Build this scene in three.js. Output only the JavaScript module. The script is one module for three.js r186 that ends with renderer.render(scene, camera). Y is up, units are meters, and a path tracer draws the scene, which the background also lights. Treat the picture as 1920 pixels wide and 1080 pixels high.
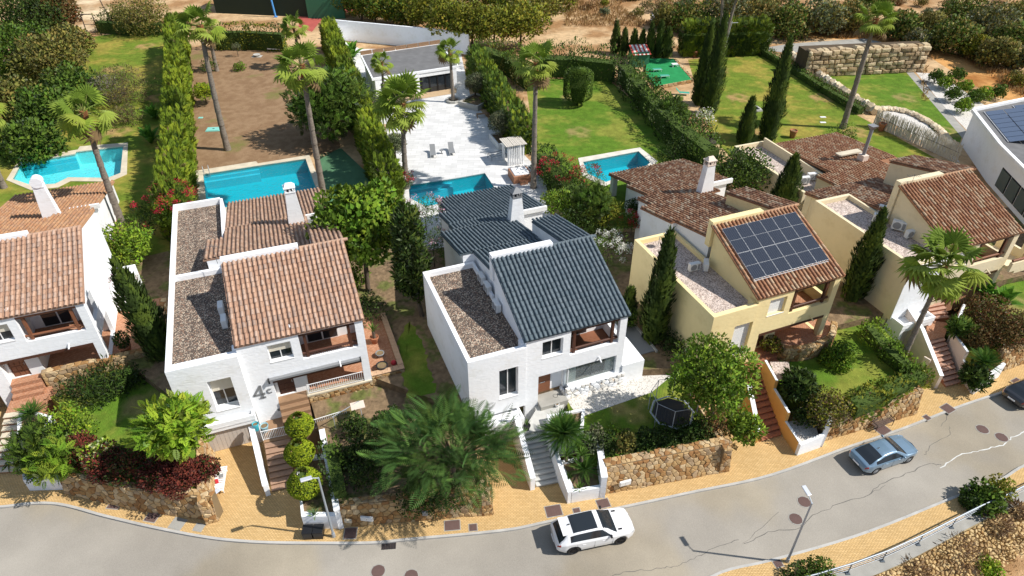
import * as THREE from 'three';
import { mergeGeometries } from 'three/addons/utils/BufferGeometryUtils.js';
import { RoundedBoxGeometry } from 'three/addons/geometries/RoundedBoxGeometry.js';

// ---------- camera, sky, sun, exposure ----------
const scene = new THREE.Scene();
const EYE = 36, FOC = 1280, PITCH = Math.atan(1280 / 1730);
const camera = new THREE.PerspectiveCamera(2 * Math.atan(540 / FOC) * 180 / Math.PI, 16 / 9, 0.5, 3000);
camera.position.set(0, EYE, 0); camera.rotation.x = -PITCH;
const renderer = new THREE.WebGLRenderer({ antialias: true });
renderer.setSize(1024, 576);
renderer.toneMapping = THREE.LinearToneMapping;
renderer.toneMappingExposure = 1.32;
renderer.shadowMap.enabled = true;
const SUN = new THREE.Vector3(0.684, 0.73, 0.10).normalize();
{ // clear-day sky: pale towards the horizon, blue overhead, the same all round
  const w = 256, h = 128, d = new Float32Array(w * h * 4);
  for (let j = 0; j < h; j++) { const e = Math.max(0, Math.sin(((j + .5) / h - .5) * Math.PI)), k = Math.pow(1 - e, 2.2); for (let i = 0; i < w; i++) { const q = (j * w + i) * 4; d[q] = .185 + .19 * k; d[q + 1] = .255 + .18 * k; d[q + 2] = .385 + .14 * k; d[q + 3] = 1; } }
  const t = new THREE.DataTexture(d, w, h, THREE.RGBAFormat, THREE.FloatType); t.mapping = THREE.EquirectangularReflectionMapping; t.magFilter = THREE.LinearFilter; t.needsUpdate = true; scene.background = t; scene.environment = t;
}
const sun = new THREE.DirectionalLight(new THREE.Color(1, 0.96, 0.90), 4.6);
sun.position.copy(SUN).multiplyScalar(200); sun.castShadow = true; sun.name = 'sun_light';
sun.shadow.mapSize.set(4096, 4096); sun.shadow.radius = 1;
Object.assign(sun.shadow.camera, { left: -120, right: 120, top: 140, bottom: -80, near: 1, far: 600 });
sun.target.position.set(0, 0, -60); sun.position.add(sun.target.position);
scene.add(sun, sun.target);

// ---------- helpers ----------
let seed = 7; const rnd = () => { seed |= 0; seed = seed + 0x6D2B79F5 | 0; let t = Math.imul(seed ^ seed >>> 15, 1 | seed); t = t + Math.imul(t ^ t >>> 7, 61 | t) ^ t; return ((t ^ t >>> 14) >>> 0) / 4294967296; };
const rr = (a, b) => a + (b - a) * rnd(), pick = a => a[Math.floor(rnd() * a.length)], R = d => d * Math.PI / 180;
const V = (x, y, z) => new THREE.Vector3(x, y, z), lerp = (a, b, t) => a + (b - a) * t;
const sP = Math.sin(PITCH), cP = Math.cos(PITCH);
// where the sight line through a point of the photograph meets the level y = h
function at(px, py, h = 0) { const u = (px - 960) / FOC, v = (py - 540) / FOC, dy = -sP - v * cP, t = (h - EYE) / dy; return [u * t, h, (-cP + v * sP) * t]; }
const xz = (px, py, h = 0) => { const p = at(px, py, h); return [p[0], p[2]]; };
const XZ = (list, h) => list.map(p => xz(p[0], p[1], h));
const used = {};
function numbered(n) { const k = used[n] = (used[n] || 0) + 1; return k === 1 ? n : n + '_' + String(k - 1).padStart(3, '0'); }
function boxUV(g) {
  const p = g.attributes.position, n = g.attributes.normal, uv = new Float32Array(p.count * 2);
  for (let i = 0; i < p.count; i++) {
    const ax = Math.abs(n.getX(i)), ay = Math.abs(n.getY(i)), az = Math.abs(n.getZ(i));
    if (ay >= ax && ay >= az) { uv[2 * i] = p.getX(i); uv[2 * i + 1] = -p.getZ(i); }
    else if (ax >= az) { uv[2 * i] = p.getZ(i); uv[2 * i + 1] = p.getY(i); }
    else { uv[2 * i] = p.getX(i); uv[2 * i + 1] = p.getY(i); }
  }
  g.setAttribute('uv', new THREE.BufferAttribute(uv, 2)); return g;
}
function mg(list) {
  list = (Array.isArray(list) ? list : [list]).filter(Boolean);
  const col = list.some(g => g.attributes.color);
  list = list.map(g => {
    g = g.index ? g.toNonIndexed() : g.clone();
    for (const k of Object.keys(g.attributes)) if (!['position', 'normal', 'color'].includes(k)) g.deleteAttribute(k);
    if (!g.attributes.normal) g.computeVertexNormals();
    if (col && !g.attributes.color) g.setAttribute('color', new THREE.BufferAttribute(new Float32Array(g.attributes.position.count * 3).fill(1), 3));
    g.groups = []; g.morphAttributes = {};
    return g;
  });
  return boxUV(list.length === 1 ? list[0] : mergeGeometries(list));
}
function part(name, geos, mat, parent) {
  const m = new THREE.Mesh(mg(geos), mat); m.name = parent === scene ? numbered(name) : name;
  m.castShadow = m.receiveShadow = true; parent.add(m); return m;
}
function inst(name, geo, mat, parent) { const m = new THREE.Mesh(geo, mat); m.name = name; m.castShadow = m.receiveShadow = true; parent.add(m); return m; }
function tag(o, label, category, group, kind) { Object.assign(o.userData, { label, category }); if (group) o.userData.group = group; if (kind) o.userData.kind = kind; return o; }
function thing(name, label, category, pos = [0, 0, 0], turn = 0, group) { const o = new THREE.Group(); o.name = numbered(name); o.position.set(...pos); o.rotation.y = turn; scene.add(o); return tag(o, label, category, group); }
function solo(name, geos, mat, label, category, group) { return tag(part(name, geos, mat, scene), label, category, group); }
function struct(name, geos, mat, label) { const m = part(name, geos, mat, scene); m.userData.kind = 'structure'; if (label) m.userData.label = label; return m; }
function copy(o, pos, turn, label, group) { const c = o.clone(); c.name = numbered(o.name.replace(/_\d{3}$/, '')); c.position.set(...pos); if (turn !== undefined) c.rotation.y = turn; c.userData = { ...o.userData }; if (label) c.userData.label = label; if (group) c.userData.group = group; scene.add(c); return c; }
// geometry
function bx(x0, x1, y0, y1, z0, z1) { const g = new THREE.BoxGeometry(Math.abs(x1 - x0), Math.abs(y1 - y0), Math.abs(z1 - z0)); g.translate((x0 + x1) / 2, (y0 + y1) / 2, (z0 + z1) / 2); return g; }
function rbx(w, h, d, x, y, z, r = 0.04, ry = 0) { const g = new RoundedBoxGeometry(w, h, d, 2, Math.min(r, w / 2.1, h / 2.1, d / 2.1)); if (ry) g.rotateY(ry); g.translate(x, y, z); return g; }
function bar(a, b, r0, r1 = r0, seg = 6) {
  const A = V(...a), B = V(...b), L = A.distanceTo(B), g = new THREE.CylinderGeometry(r1, r0, L, seg);
  g.applyQuaternion(new THREE.Quaternion().setFromUnitVectors(V(0, 1, 0), B.clone().sub(A).normalize())); g.translate(...A.add(B).multiplyScalar(.5).toArray()); return g;
}
function tube(pts, r, seg = 6, n = 16) { return new THREE.TubeGeometry(new THREE.CatmullRomCurve3(pts.map(p => V(...p))), n, r, seg); }
function tri(arr) { const g = new THREE.BufferGeometry(); g.setAttribute('position', new THREE.Float32BufferAttribute(arr, 3)); g.computeVertexNormals(); return g; }
// a solid with plan pts [[x,z],...] between y0 and y1 (y1 a number or one height per corner)
function prism(pts, y0, y1, holes = []) {
  const top = i => Array.isArray(y1) ? y1[i] : y1, a = [], v2 = l => l.map(p => new THREE.Vector2(p[0], p[1]));
  let P = pts, T = pts.map((_, i) => top(i));
  if (THREE.ShapeUtils.area(v2(P)) < 0) { P = [...P].reverse(); T = [...T].reverse(); }
  const all = [...P, ...holes.flat()], th = i => i < T.length ? T[i] : T[0];
  for (const [i, j, k] of THREE.ShapeUtils.triangulateShape(v2(P), holes.map(v2))) {
    a.push(all[i][0], th(i), all[i][1], all[k][0], th(k), all[k][1], all[j][0], th(j), all[j][1]);
    a.push(all[i][0], y0, all[i][1], all[j][0], y0, all[j][1], all[k][0], y0, all[k][1]);
  }
  const side = (L, hs, flip) => L.forEach((p, i) => { const j = (i + 1) % L.length, q = L[j], A = [p[0], y0, p[1]], B = [q[0], y0, q[1]], C = [q[0], hs(j), q[1]], D = [p[0], hs(i), p[1]]; flip ? a.push(...A, ...B, ...C, ...A, ...C, ...D) : a.push(...A, ...C, ...B, ...A, ...D, ...C); });
  side(P, i => T[i], false);
  for (const h of holes) side(h, () => T[0], THREE.ShapeUtils.area(v2(h)) > 0);
  return tri(a);
}
function sheet(pts, y, holes = []) {
  const v2 = l => l.map(p => new THREE.Vector2(p[0], p[1])), all = [...pts, ...holes.flat()], a = [];
  for (const t of THREE.ShapeUtils.triangulateShape(v2(pts), holes.map(v2))) {
    let [i, j, k] = t; const ar = (all[j][0] - all[i][0]) * (all[k][1] - all[i][1]) - (all[k][0] - all[i][0]) * (all[j][1] - all[i][1]); if (ar > 0) [j, k] = [k, j];
    for (const q of [i, j, k]) a.push(all[q][0], y, all[q][1]);
  }
  return tri(a);
}
// a wall along a plan line: thickness to its left, tops one height or one per point
function wallLine(pts, th, y0, y1) {
  const out = [];
  for (let i = 0; i < pts.length - 1; i++) {
    const [a, b] = [pts[i], pts[i + 1]], dx = b[0] - a[0], dz = b[1] - a[1], L = Math.hypot(dx, dz), n = [dz / L * th, -dx / L * th];
    const ta = Array.isArray(y1) ? y1[i] : y1, tb = Array.isArray(y1) ? y1[i + 1] : y1;
    out.push(prism([a, b, [b[0] + n[0], b[1] + n[1]], [a[0] + n[0], a[1] + n[1]]], y0, [ta, tb, tb, ta]));
  }
  return out;
}
function wallXY(outline, holes, z0, z1) {
  const s = new THREE.Shape(outline.map(p => new THREE.Vector2(...p)));
  for (const h of holes) s.holes.push(new THREE.Path(h.map(p => new THREE.Vector2(...p))));
  const g = new THREE.ExtrudeGeometry(s, { depth: z1 - z0, bevelEnabled: false }); g.translate(0, 0, z0); return g;
}
const rect = (x0, x1, y0, y1) => [[x0, y0], [x1, y0], [x1, y1], [x0, y1]];
// polygon in the (d, y) plane turned into a wall across x0..x1 (d runs to the back = -z)
function wallDY(pts, x0, x1, holes = []) { const s = new THREE.Shape(pts.map(p => new THREE.Vector2(p[0], p[1]))); for (const h of holes) s.holes.push(new THREE.Path(h.map(p => new THREE.Vector2(...p)))); const g = new THREE.ExtrudeGeometry(s, { depth: x1 - x0, bevelEnabled: false }); g.rotateY(Math.PI / 2); g.translate(x0, 0, 0); return g; }
function smooth(pts, n = 8) { const c = new THREE.CatmullRomCurve3(pts.map(p => V(p[0], 0, p[1])), false, 'centripetal'); return c.getPoints(pts.length * n).map(p => [p.x, p.z]); }
function offset(pts, d) { return pts.map((p, i) => { const a = pts[Math.max(0, i - 1)], b = pts[Math.min(pts.length - 1, i + 1)], dx = b[0] - a[0], dz = b[1] - a[1], L = Math.hypot(dx, dz) || 1; return [p[0] + dz / L * d, p[1] - dx / L * d]; }); }

// ---------- procedural textures ----------
const hash = (x, y, s) => { let h = Math.imul(x, 374761393) + Math.imul(y, 668265263) + Math.imul(s, 974711); h = Math.imul(h ^ h >>> 13, 1274126177); return ((h ^ h >>> 16) >>> 0) / 4294967296; };
function pn(x, y, p, s) { // periodic value noise, period p
  const xi = Math.floor(x), yi = Math.floor(y), fx = x - xi, fy = y - yi, m = a => ((a % p) + p) % p, u = fx * fx * (3 - 2 * fx), v = fy * fy * (3 - 2 * fy);
  return lerp(lerp(hash(m(xi), m(yi), s), hash(m(xi + 1), m(yi), s), u), lerp(hash(m(xi), m(yi + 1), s), hash(m(xi + 1), m(yi + 1), s), u), v);
}
function fbm(u, v, p, s, o = 4) { let a = .5, t = 0, w = 0; for (let i = 0; i < o; i++) { t += a * pn(u * p, v * p, p, s + i); w += a; a *= .55; p *= 2; } return t / w; }
function cells(u, v, p, s) { // distance to nearest and second point, id
  const x = u * p, y = v * p, xi = Math.floor(x), yi = Math.floor(y); let a = 9, b = 9, id = 0;
  for (let j = -1; j < 2; j++) for (let i = -1; i < 2; i++) { const cx = ((xi + i) % p + p) % p, cy = ((yi + j) % p + p) % p, d = Math.hypot(xi + i + hash(cx, cy, s) - x, yi + j + hash(cx, cy, s + 1) - y); if (d < a) { b = a; a = d; id = hash(cx, cy, s + 2); } else if (d < b) b = d; }
  return [a, b, id];
}
// fn(u, v) -> [r, g, b, height], colours linear 0..1
function tex(n, size, fn, sy = size) {
  const c = new Uint8Array(n * n * 4), b = new Uint8Array(n * n * 4), e = x => 255 * (x <= .0031308 ? x * 12.92 : 1.055 * Math.pow(Math.max(0, Math.min(1, x)), 1 / 2.4) - .055);
  for (let j = 0; j < n; j++) for (let i = 0; i < n; i++) { const k = (j * n + i) * 4, f = fn((i + .5) / n, (j + .5) / n); for (let q = 0; q < 3; q++) c[k + q] = e(f[q]); c[k + 3] = 255; b[k] = b[k + 1] = b[k + 2] = 255 * Math.max(0, Math.min(1, f[3] ?? .5)); b[k + 3] = 255; }
  const mk = (d, s) => { const t = new THREE.DataTexture(d, n, n); t.wrapS = t.wrapT = THREE.RepeatWrapping; t.magFilter = THREE.LinearFilter; t.minFilter = THREE.LinearMipmapLinearFilter; t.repeat.set(1 / size, 1 / sy); if (s) t.colorSpace = THREE.SRGBColorSpace; t.needsUpdate = true; return t; };
  return { map: mk(c, true), bump: mk(b, false) };
}
const mix = (a, b, t) => a.map((x, i) => lerp(x, b[i], t)), cl = x => Math.max(0, Math.min(1, x)), ss = (a, b, x) => { x = cl((x - a) / (b - a)); return x * x * (3 - 2 * x); };
const C = (r, g, b) => new THREE.Color().setRGB(r, g, b);
function mat(col, rough = .85, t, bump = .01, extra = {}) {
  const m = new THREE.MeshPhysicalMaterial({ color: C(...col), roughness: rough, specularIntensity: rough >= .75 ? .25 : .8, ...extra });
  if (t) { m.map = t.map; if (bump) { m.bumpMap = t.bump; m.bumpScale = bump; } }
  return m;
}
const T = {
  plaster: tex(512, 2.4, (u, v) => { const s = fbm(u, v * 1, 6, 3, 3), b = fbm(u * 1, v, 10, 9, 4), k = .6 * pn(u * 12 + 2 * s, v * 34, 2048, 5) + .4 * b, g = .965 + .05 * (s - .5); const st = ss(.6, .85, fbm(u, v, 3, 13, 4)) * .07; return [g - st, g - st * 1.2, g - st * 1.6, k]; }),
  gravel: tex(512, 3, (u, v) => { const [a, , id] = cells(u, v, 52, 11), p = fbm(u, v, 4, 2, 3), c = id < .18 ? [.34, .3, .26] : id < .3 ? [.2, .13, .1] : id < .72 ? [.105, .088, .08] : [.06, .052, .05]; return [...c.map(x => x * (.75 + .5 * p)), 1 - a]; }),
  gravelPale: tex(512, 3, (u, v) => { const [a, , id] = cells(u, v, 50, 21), p = fbm(u, v, 4, 2, 3), c = id < .3 ? [.62, .55, .5] : id < .75 ? [.46, .39, .34] : [.24, .2, .18]; return [...c.map(x => x * (.8 + .4 * p)), 1 - a]; }),
  gravelWhite: tex(512, 3, (u, v) => { const [a, , id] = cells(u, v, 46, 31), c = id < .8 ? [.8, .78, .74] : [.5, .48, .45]; return [...c, 1 - a]; }),
  asphalt: tex(1024, 21, (u, v) => { const p = fbm(u, v, 4, 41, 5), q = fbm(u, v, 9, 47, 3), n = hash(u * 1024 | 0, v * 1024 | 0, 4), d = .33 + .17 * (p - .5) + .08 * (n - .5) + .07 * (q - .5), y = ss(.5, .72, fbm(u, v, 3, 43, 4)); return [d * (1.1 + .03 * y), d * (1.03 - .02 * y), d * (.92 - .11 * y), n * .5 + p * .5]; }),
  paver: tex(512, 2.4, (u, v) => { const R0 = 24, C0 = 13, r = Math.floor(v * R0), x = u * C0 + (r % 2) * .5, c = Math.floor(x) % C0, fx = x - Math.floor(x), fy = v * R0 - r, j = Math.min(Math.min(fx, 1 - fx) * 1.6, Math.min(fy, 1 - fy)), w = ss(.05, .13, j), t = hash(c, r, 6), p = fbm(u, v, 5, 8, 4); const b = mix([.58, .38, .165], [.68, .46, .215], t).map(k => k * (.86 + .28 * p)); return [...mix([.36, .235, .10], b, w), w]; }),
  grass: tex(512, 11, (u, v) => { const p = fbm(u, v, 4, 51, 5), q = fbm(u, v, 24, 55, 3), n = hash(u * 512 | 0, v * 512 | 0, 3), k = .7 + .6 * q; const c = mix(mix([.10, .185, .018], [.22, .24, .04], ss(.38, .7, p)), [.33, .25, .10], ss(.62, .85, fbm(u, v, 3, 59, 4))); return [...c.map(x => x * k * (.75 + .5 * n)), .5 * q + .5 * n]; }),
  dryGrass: tex(512, 16, (u, v) => { const p = fbm(u, v, 4, 61, 5), q = fbm(u, v, 22, 65, 3), n = hash(u * 512 | 0, v * 512 | 0, 5), c = mix(mix([.215, .13, .07], [.285, .185, .105], ss(.15, .85, q)), [.17, .155, .05], ss(.58, .8, p)); return [...c.map(x => x * (.8 + .4 * n)), .5 * q + .5 * n]; }),
  earth: tex(512, 14, (u, v) => { const p = fbm(u, v, 4, 71, 5), q = fbm(u, v, 26, 75, 3), n = hash(u * 512 | 0, v * 512 | 0, 5), c = mix([.34, .19, .085], [.55, .38, .21], ss(.3, .7, p)); return [...c.map(x => x * (.65 + .5 * q + .2 * n)), .5 * q + .5 * n]; }),
  soil: tex(512, 6, (u, v) => { const q = fbm(u, v, 24, 85, 4), g = ss(.5, .7, fbm(u, v, 5, 88, 4)); return [...mix([.21, .145, .085], [.12, .13, .04], g).map(k => k * (.5 + q)), q]; }),
  terracotta: tex(512, 1.6, (u, v) => { const a = (u + v) * 8, b = (u - v) * 8, i = Math.floor(a), j = Math.floor(b), fa = a - i, fb = b - j, w = ss(.03, .1, Math.min(fa, 1 - fa, fb, 1 - fb)), t = hash(((i % 8) + 8) % 8, ((j % 8) + 8) % 8, 9); return [...mix([.3, .17, .11], mix([.42, .19, .10], [.52, .28, .17], t), w), w]; }),
  deck: tex(512, 7.2, (u, v) => { const R0 = 12, C0 = 6, r = Math.floor(v * R0), x = u * C0 + (r % 2) * .5, fx = x - Math.floor(x), fy = v * R0 - r, j = Math.min(Math.min(fx, 1 - fx) * 2, Math.min(fy, 1 - fy)), w = ss(.01, .035, j), s = fbm(u * 1, v, 5, 17, 3) * .6 + .4 * pn(u * 10, v * 60, 2048, 19), t = hash(Math.floor(x) % C0, r, 12); const g = .60 + .1 * (t - .5) + .2 * (s - .5); return [...mix([.42, .41, .39], [g, g * .985, g * .955], w), w]; }),
  stone: tex(256, .9, (u, v) => { const q = fbm(u, v, 8, 95, 5), c = ss(.62, .8, fbm(u, v, 5, 97, 3)); return [...mix([.8, .8, .8], [1.15, 1.1, 1.02], q).map((x, i) => x * (1 - [.1, .25, .4][i] * c)), q]; }),
  clay: tex(256, .8, (u, v) => { const q = fbm(u, v, 6, 105, 5), n = hash(u * 256 | 0, v * 256 | 0, 8), s = ss(.6, .75, fbm(u, v, 10, 107, 3)); const k = (.78 + .36 * q + .1 * (n - .5)) * (1 - .3 * s); return [k, k, k * .98, q]; }),
  bark: tex(256, .7, (u, v) => { const q = pn(u * 24, v * 5, 2048, 115) * .5 + fbm(u, v, 10, 117, 3) * .5, k = .55 + .8 * q; return [k, k, k, q]; }),
  rings: tex(256, 1, (u, v) => { const q = pn(u * 6, v * 13, 2048, 125), r = Math.abs(Math.sin(v * Math.PI * 9 + q * 1.4)), k = .6 + .5 * q + .12 * r; return [k, k * .98, k * .95, r]; }),
  wood: tex(256, 1, (u, v) => { const q = pn(u * 4, v * 40, 2048, 135) * .6 + fbm(u, v, 6, 137, 3) * .4, k = .7 + .55 * q; return [k, k, k, q]; }),
  water: tex(512, 4.6, (u, v) => { const w = fbm(u, v, 7, 145, 2), q = fbm(u + .08 * w, v + .06 * w, 12, 149, 3), n = 1 - 2 * Math.abs(q - .5); return [1, 1, 1, .6 * n + .4 * fbm(u, v, 24, 152, 2)]; }),
  mosaic: tex(512, 3, (u, v) => { const r = 60, x = u * r, y = v * r, fx = x % 1, fy = y % 1, w = ss(.04, .14, Math.min(fx, 1 - fx, fy, 1 - fy)), t = hash(Math.floor(x), Math.floor(y), 14); return [...mix([.3, .5, .52], mix([.07, .45, .55], [.13, .58, .66], t), w), w]; }),
  concrete: tex(512, 4, (u, v) => { const q = fbm(u, v, 6, 165, 5), n = hash(u * 512 | 0, v * 512 | 0, 8), k = .8 + .3 * (q - .5) + .12 * (n - .5); return [k, k * .985, k * .95, q]; }),
  cells: tex(256, 1, (u, v) => { const fx = (u * 6) % 1, fy = (v * 12) % 1, w = ss(.03, .07, Math.min(fx, 1 - fx)) * ss(.05, .1, Math.min(fy, 1 - fy)); return [...mix([.07, .075, .09], [.016, .020, .030], w), .5]; }),
};
const M = {
  white: mat([.88, .89, .90], .8, T.plaster, .012), whiteSmooth: mat([.84, .84, .83], .7, T.plaster, .004),
  yellow: mat([.85, .70, .37], .85, T.plaster, .012), beige: mat([.76, .65, .44], .85, T.plaster, .01), orange: mat([.72, .41, .13], .85, T.plaster, .01), pinkish: mat([.72, .60, .50], .85, T.plaster, .008),
  gravel: mat([1.5, 1.38, 1.2], .95, T.gravel, .02), gravelPale: mat([1.1, 1.05, 1.02], .95, T.gravelPale, .02), gravelWhite: mat([.8, .78, .75], .9, T.gravelWhite, .02),
  asphalt: mat([.87, .845, .805], .9, T.asphalt, .008), paver: mat([.95, .95, .95], .9, T.paver, .008), grass: mat([.95, .95, .95], .95, T.grass, .06), dryGrass: mat([1, 1, 1], .95, T.dryGrass, .05), earth: mat([1, 1, 1], .95, T.earth, .08), soil: mat([1, 1, 1], .95, T.soil, .05),
  terracotta: mat([.95, .95, .95], .75, T.terracotta, .004), deck: mat([1.05, 1.05, 1.05], .6, T.deck, .004), coping: mat([.72, .64, .50], .8, T.concrete, .006), kerb: mat([.55, .54, .52], .85, T.concrete, .006), concrete: mat([.42, .41, .38], .9, T.concrete, .01),
  greenCourt: mat([.10, .22, .12], .9, T.concrete, .002), greenTurf: mat([.03, .30, .10], .9, T.concrete, .01), redCourt: mat([.5, .12, .1], .9, T.concrete, .002),
  bark: mat([.13, .10, .075], .95, T.bark, .03), palmTrunk: mat([.24, .205, .17], .9, T.rings, .02), palmBoot: mat([.28, .12, .05], .9, T.bark, .03),
  darkWood: mat([.085, .032, .018], .55, T.wood, .003), brownWood: mat([.22, .085, .04], .6, T.wood, .003), paleWood: mat([.52, .37, .22], .7, T.wood, .003), greyWood: mat([.34, .31, .28], .8, T.wood, .004), deckWood: mat([.30, .18, .10], .7, T.wood, .004),
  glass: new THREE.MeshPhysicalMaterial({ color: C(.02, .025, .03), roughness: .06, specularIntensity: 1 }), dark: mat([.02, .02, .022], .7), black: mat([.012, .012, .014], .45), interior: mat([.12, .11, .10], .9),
  frame: mat([.78, .78, .77], .4), shutter: mat([.66, .61, .50], .6), curtain: mat([.62, .6, .55], .9), grey: mat([.22, .225, .23], .5), steel: mat([.42, .44, .46], .45, null, 0, { metalness: .6 }), galv: mat([.38, .42, .46], .5, null, 0, { metalness: .4 }), acWhite: mat([.74, .74, .72], .45), acGrille: mat([.28, .28, .28], .6),
  plasticWhite: mat([.8, .8, .8], .4), teal: mat([.05, .42, .5], .5), blue: mat([.02, .12, .55], .5), red: mat([.5, .03, .04], .6), clayPot: mat([.42, .17, .09], .85, T.clay, .003), iron: mat([.055, .04, .036], .7), cover: mat([.17, .11, .10], .8, T.concrete, .006),
  panel: new THREE.MeshPhysicalMaterial({ color: C(1, 1, 1), map: T.cells.map, roughness: .12, clearcoat: .8, clearcoatRoughness: .05 }), alu: mat([.72, .73, .74], .35, null, 0, { metalness: .5 }),
  water: new THREE.MeshPhysicalMaterial({ color: C(.5, .93, 1), roughness: .02, transmission: 1, specularIntensity: .7, thickness: 0, ior: 1.33, bumpMap: T.water.bump, bumpScale: .16 }),
  mosaic: mat([.09, .84, .82], .4, T.mosaic, .001), mosaicPale: mat([2.4, 1.42, 1.18], .4, T.mosaic, .001),
  chalk: mat([.6, .6, .57], .8), tar: mat([.12, .115, .105], .85), thatch: mat([.42, .37, .3], .95, T.bark, .03), cloth: mat([.6, .55, .47], .95), redFlower: mat([.5, .015, .05], .7),
};
const leafMat = new THREE.MeshPhysicalMaterial({ color: C(1, 1, 1), vertexColors: true, roughness: .6, side: THREE.DoubleSide, transmission: 0, specularIntensity: .3 });
M.grassDark = M.grass; M.sand = mat([1.15, 1.3, 1.5], .95, T.earth, .02); M.straw = mat([1.05, .8, .5], .95, T.earth, .1); M.copingPale = mat([.78, .74, .66], .8, T.concrete, .006);
M.stepPale = mat([.5, .95, .95], .5, T.mosaic, .001); M.stepWhite = mat([.62, .62, .60], .6, T.concrete, .004); M.brownTread = mat([.34, .21, .14], .65, T.wood, .003); M.treadPink = mat([.50, .30, .22], .8, T.clay, .004); M.mortar = mat([.26, .19, .11], .95, T.concrete, .02);
M.galvDark = mat([.10, .12, .14], .5, null, 0, { metalness: .4 }); M.mortarPale = mat([.42, .33, .19], .95, T.concrete, .02); M.mortarDark = mat([.12, .09, .06], .95, T.concrete, .02); M.greyWoodDark = mat([.10, .065, .05], .7, T.wood, .003); M.clothBlue = mat([.5, .56, .68], .9); M.tubBlue = mat([.28, .46, .52], .5); M.plasticGrey = mat([.45, .47, .48], .4); M.tubWood = mat([.36, .17, .09], .6, T.wood, .003); M.thatchPale = mat([.58, .53, .46], .9, T.bark, .02); M.roofGrey = mat([.20, .20, .205], .8, T.concrete, .004); M.copingGrey = mat([.55, .54, .51], .8, T.concrete, .006); M.hallGreen = mat([.035, .05, .035], .8); M.hallPanel = mat([.04, .17, .09], .7); M.poleBlue = mat([.08, .3, .68], .5); M.hatchTeal = mat([.22, .55, .48], .6); M.stripeWhite = mat([.7, .66, .6], .7); M.stripeRed = mat([.45, .06, .04], .7); M.loungeGreen = mat([.05, .32, .22], .7); M.reed = mat([.62, .57, .48], .9); M.windowGrey = new THREE.MeshPhysicalMaterial({ color: C(.10, .13, .12), roughness: .08 }); M.panelPale = new THREE.MeshPhysicalMaterial({ color: C(.08, .11, .17), roughness: .12, clearcoat: .8 });

M.yard = M.soil;
M.grassWarm = mat([1.3, 1.0, 1.15], .95, T.grass, .06);
// ---------- foliage ----------
leafMat.transmission = .3; leafMat.roughness = .85; leafMat.thickness = 0;
// leaf templates: flat lists of triangles; +z is the leaf's length, y its face
function leaf(w, l, bend = .15) { const h = w / 2; return [0, 0, 0, -h, bend * w, l * .45, 0, -bend * l * .3, l, 0, 0, 0, 0, -bend * l * .3, l, h, bend * w, l * .45]; }
function strap(w, l, droop, seg = 4) { // long leaf with a fold
  const a = [], p = t => [w / 2 * Math.sin(Math.PI * Math.min(1, .18 + t * .82)) , l * (.55 * t - droop * t * t), l * (t - .25 * droop * t * t)];
  for (let i = 0; i < seg; i++) { const [w0, y0, z0] = p(i / seg), [w1, y1, z1] = p((i + 1) / seg); for (const s of [-1, 1]) { const q = [[0, y0, z0], [s * w0, y0 + w0 * .35, z0], [s * w1, y1 + w1 * .35, z1], [0, y1, z1]]; a.push(...q[0], ...q[s > 0 ? 2 : 1], ...q[s > 0 ? 1 : 2], ...q[0], ...q[s > 0 ? 3 : 2], ...q[s > 0 ? 2 : 3]); } }
  return a;
}
function frond(l, n, lw, ll, droop = .25, lift = .15) { // rachis with two rows of leaflets
  const a = [], y = t => l * (lift * t - droop * t * t);
  for (let i = 1; i <= n; i++) { const t = i / n, z = l * t, k = Math.sin(Math.PI * (.16 + .8 * t)) * ll; for (const s of [-1, 1]) { const dx = s * k * .86, dz = k * .5, w = lw; a.push(0, y(t), z, dx, y(t) - k * .18, z + dz - w, dx * .6, y(t) - k * .04, z + dz * .6 + w, 0, y(t), z, dx, y(t) - k * .18, z + dz - w, dx * .45, y(t) - k * .06, z + dz * .3 - w * 1.2); } }
  a.push(-.012, 0, 0, .012, 0, 0, 0, y(1), l); return a;
}
const LF = { small: leaf(.10, .16), mid: leaf(.15, .26), big: leaf(.22, .40), wide: leaf(.3, .42, .2), narrow: leaf(.07, .34), needle: leaf(.15, .42, .05), spray: frond(.55, 6, .03, .24, .2), pinnate: frond(.62, 7, .045, .20, .35), pinnateBig: frond(1.15, 12, .035, .30, .4, .25), far: leaf(.34, .5), feather: frond(1.3, 11, .05, .3, .5, .2), plume: frond(1.35, 13, .017, .46, .34, .2), lobe: frond(.8, 6, .09, .27, .25, .2), up: frond(.6, 6, .05, .2, .1, .3) };
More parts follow.
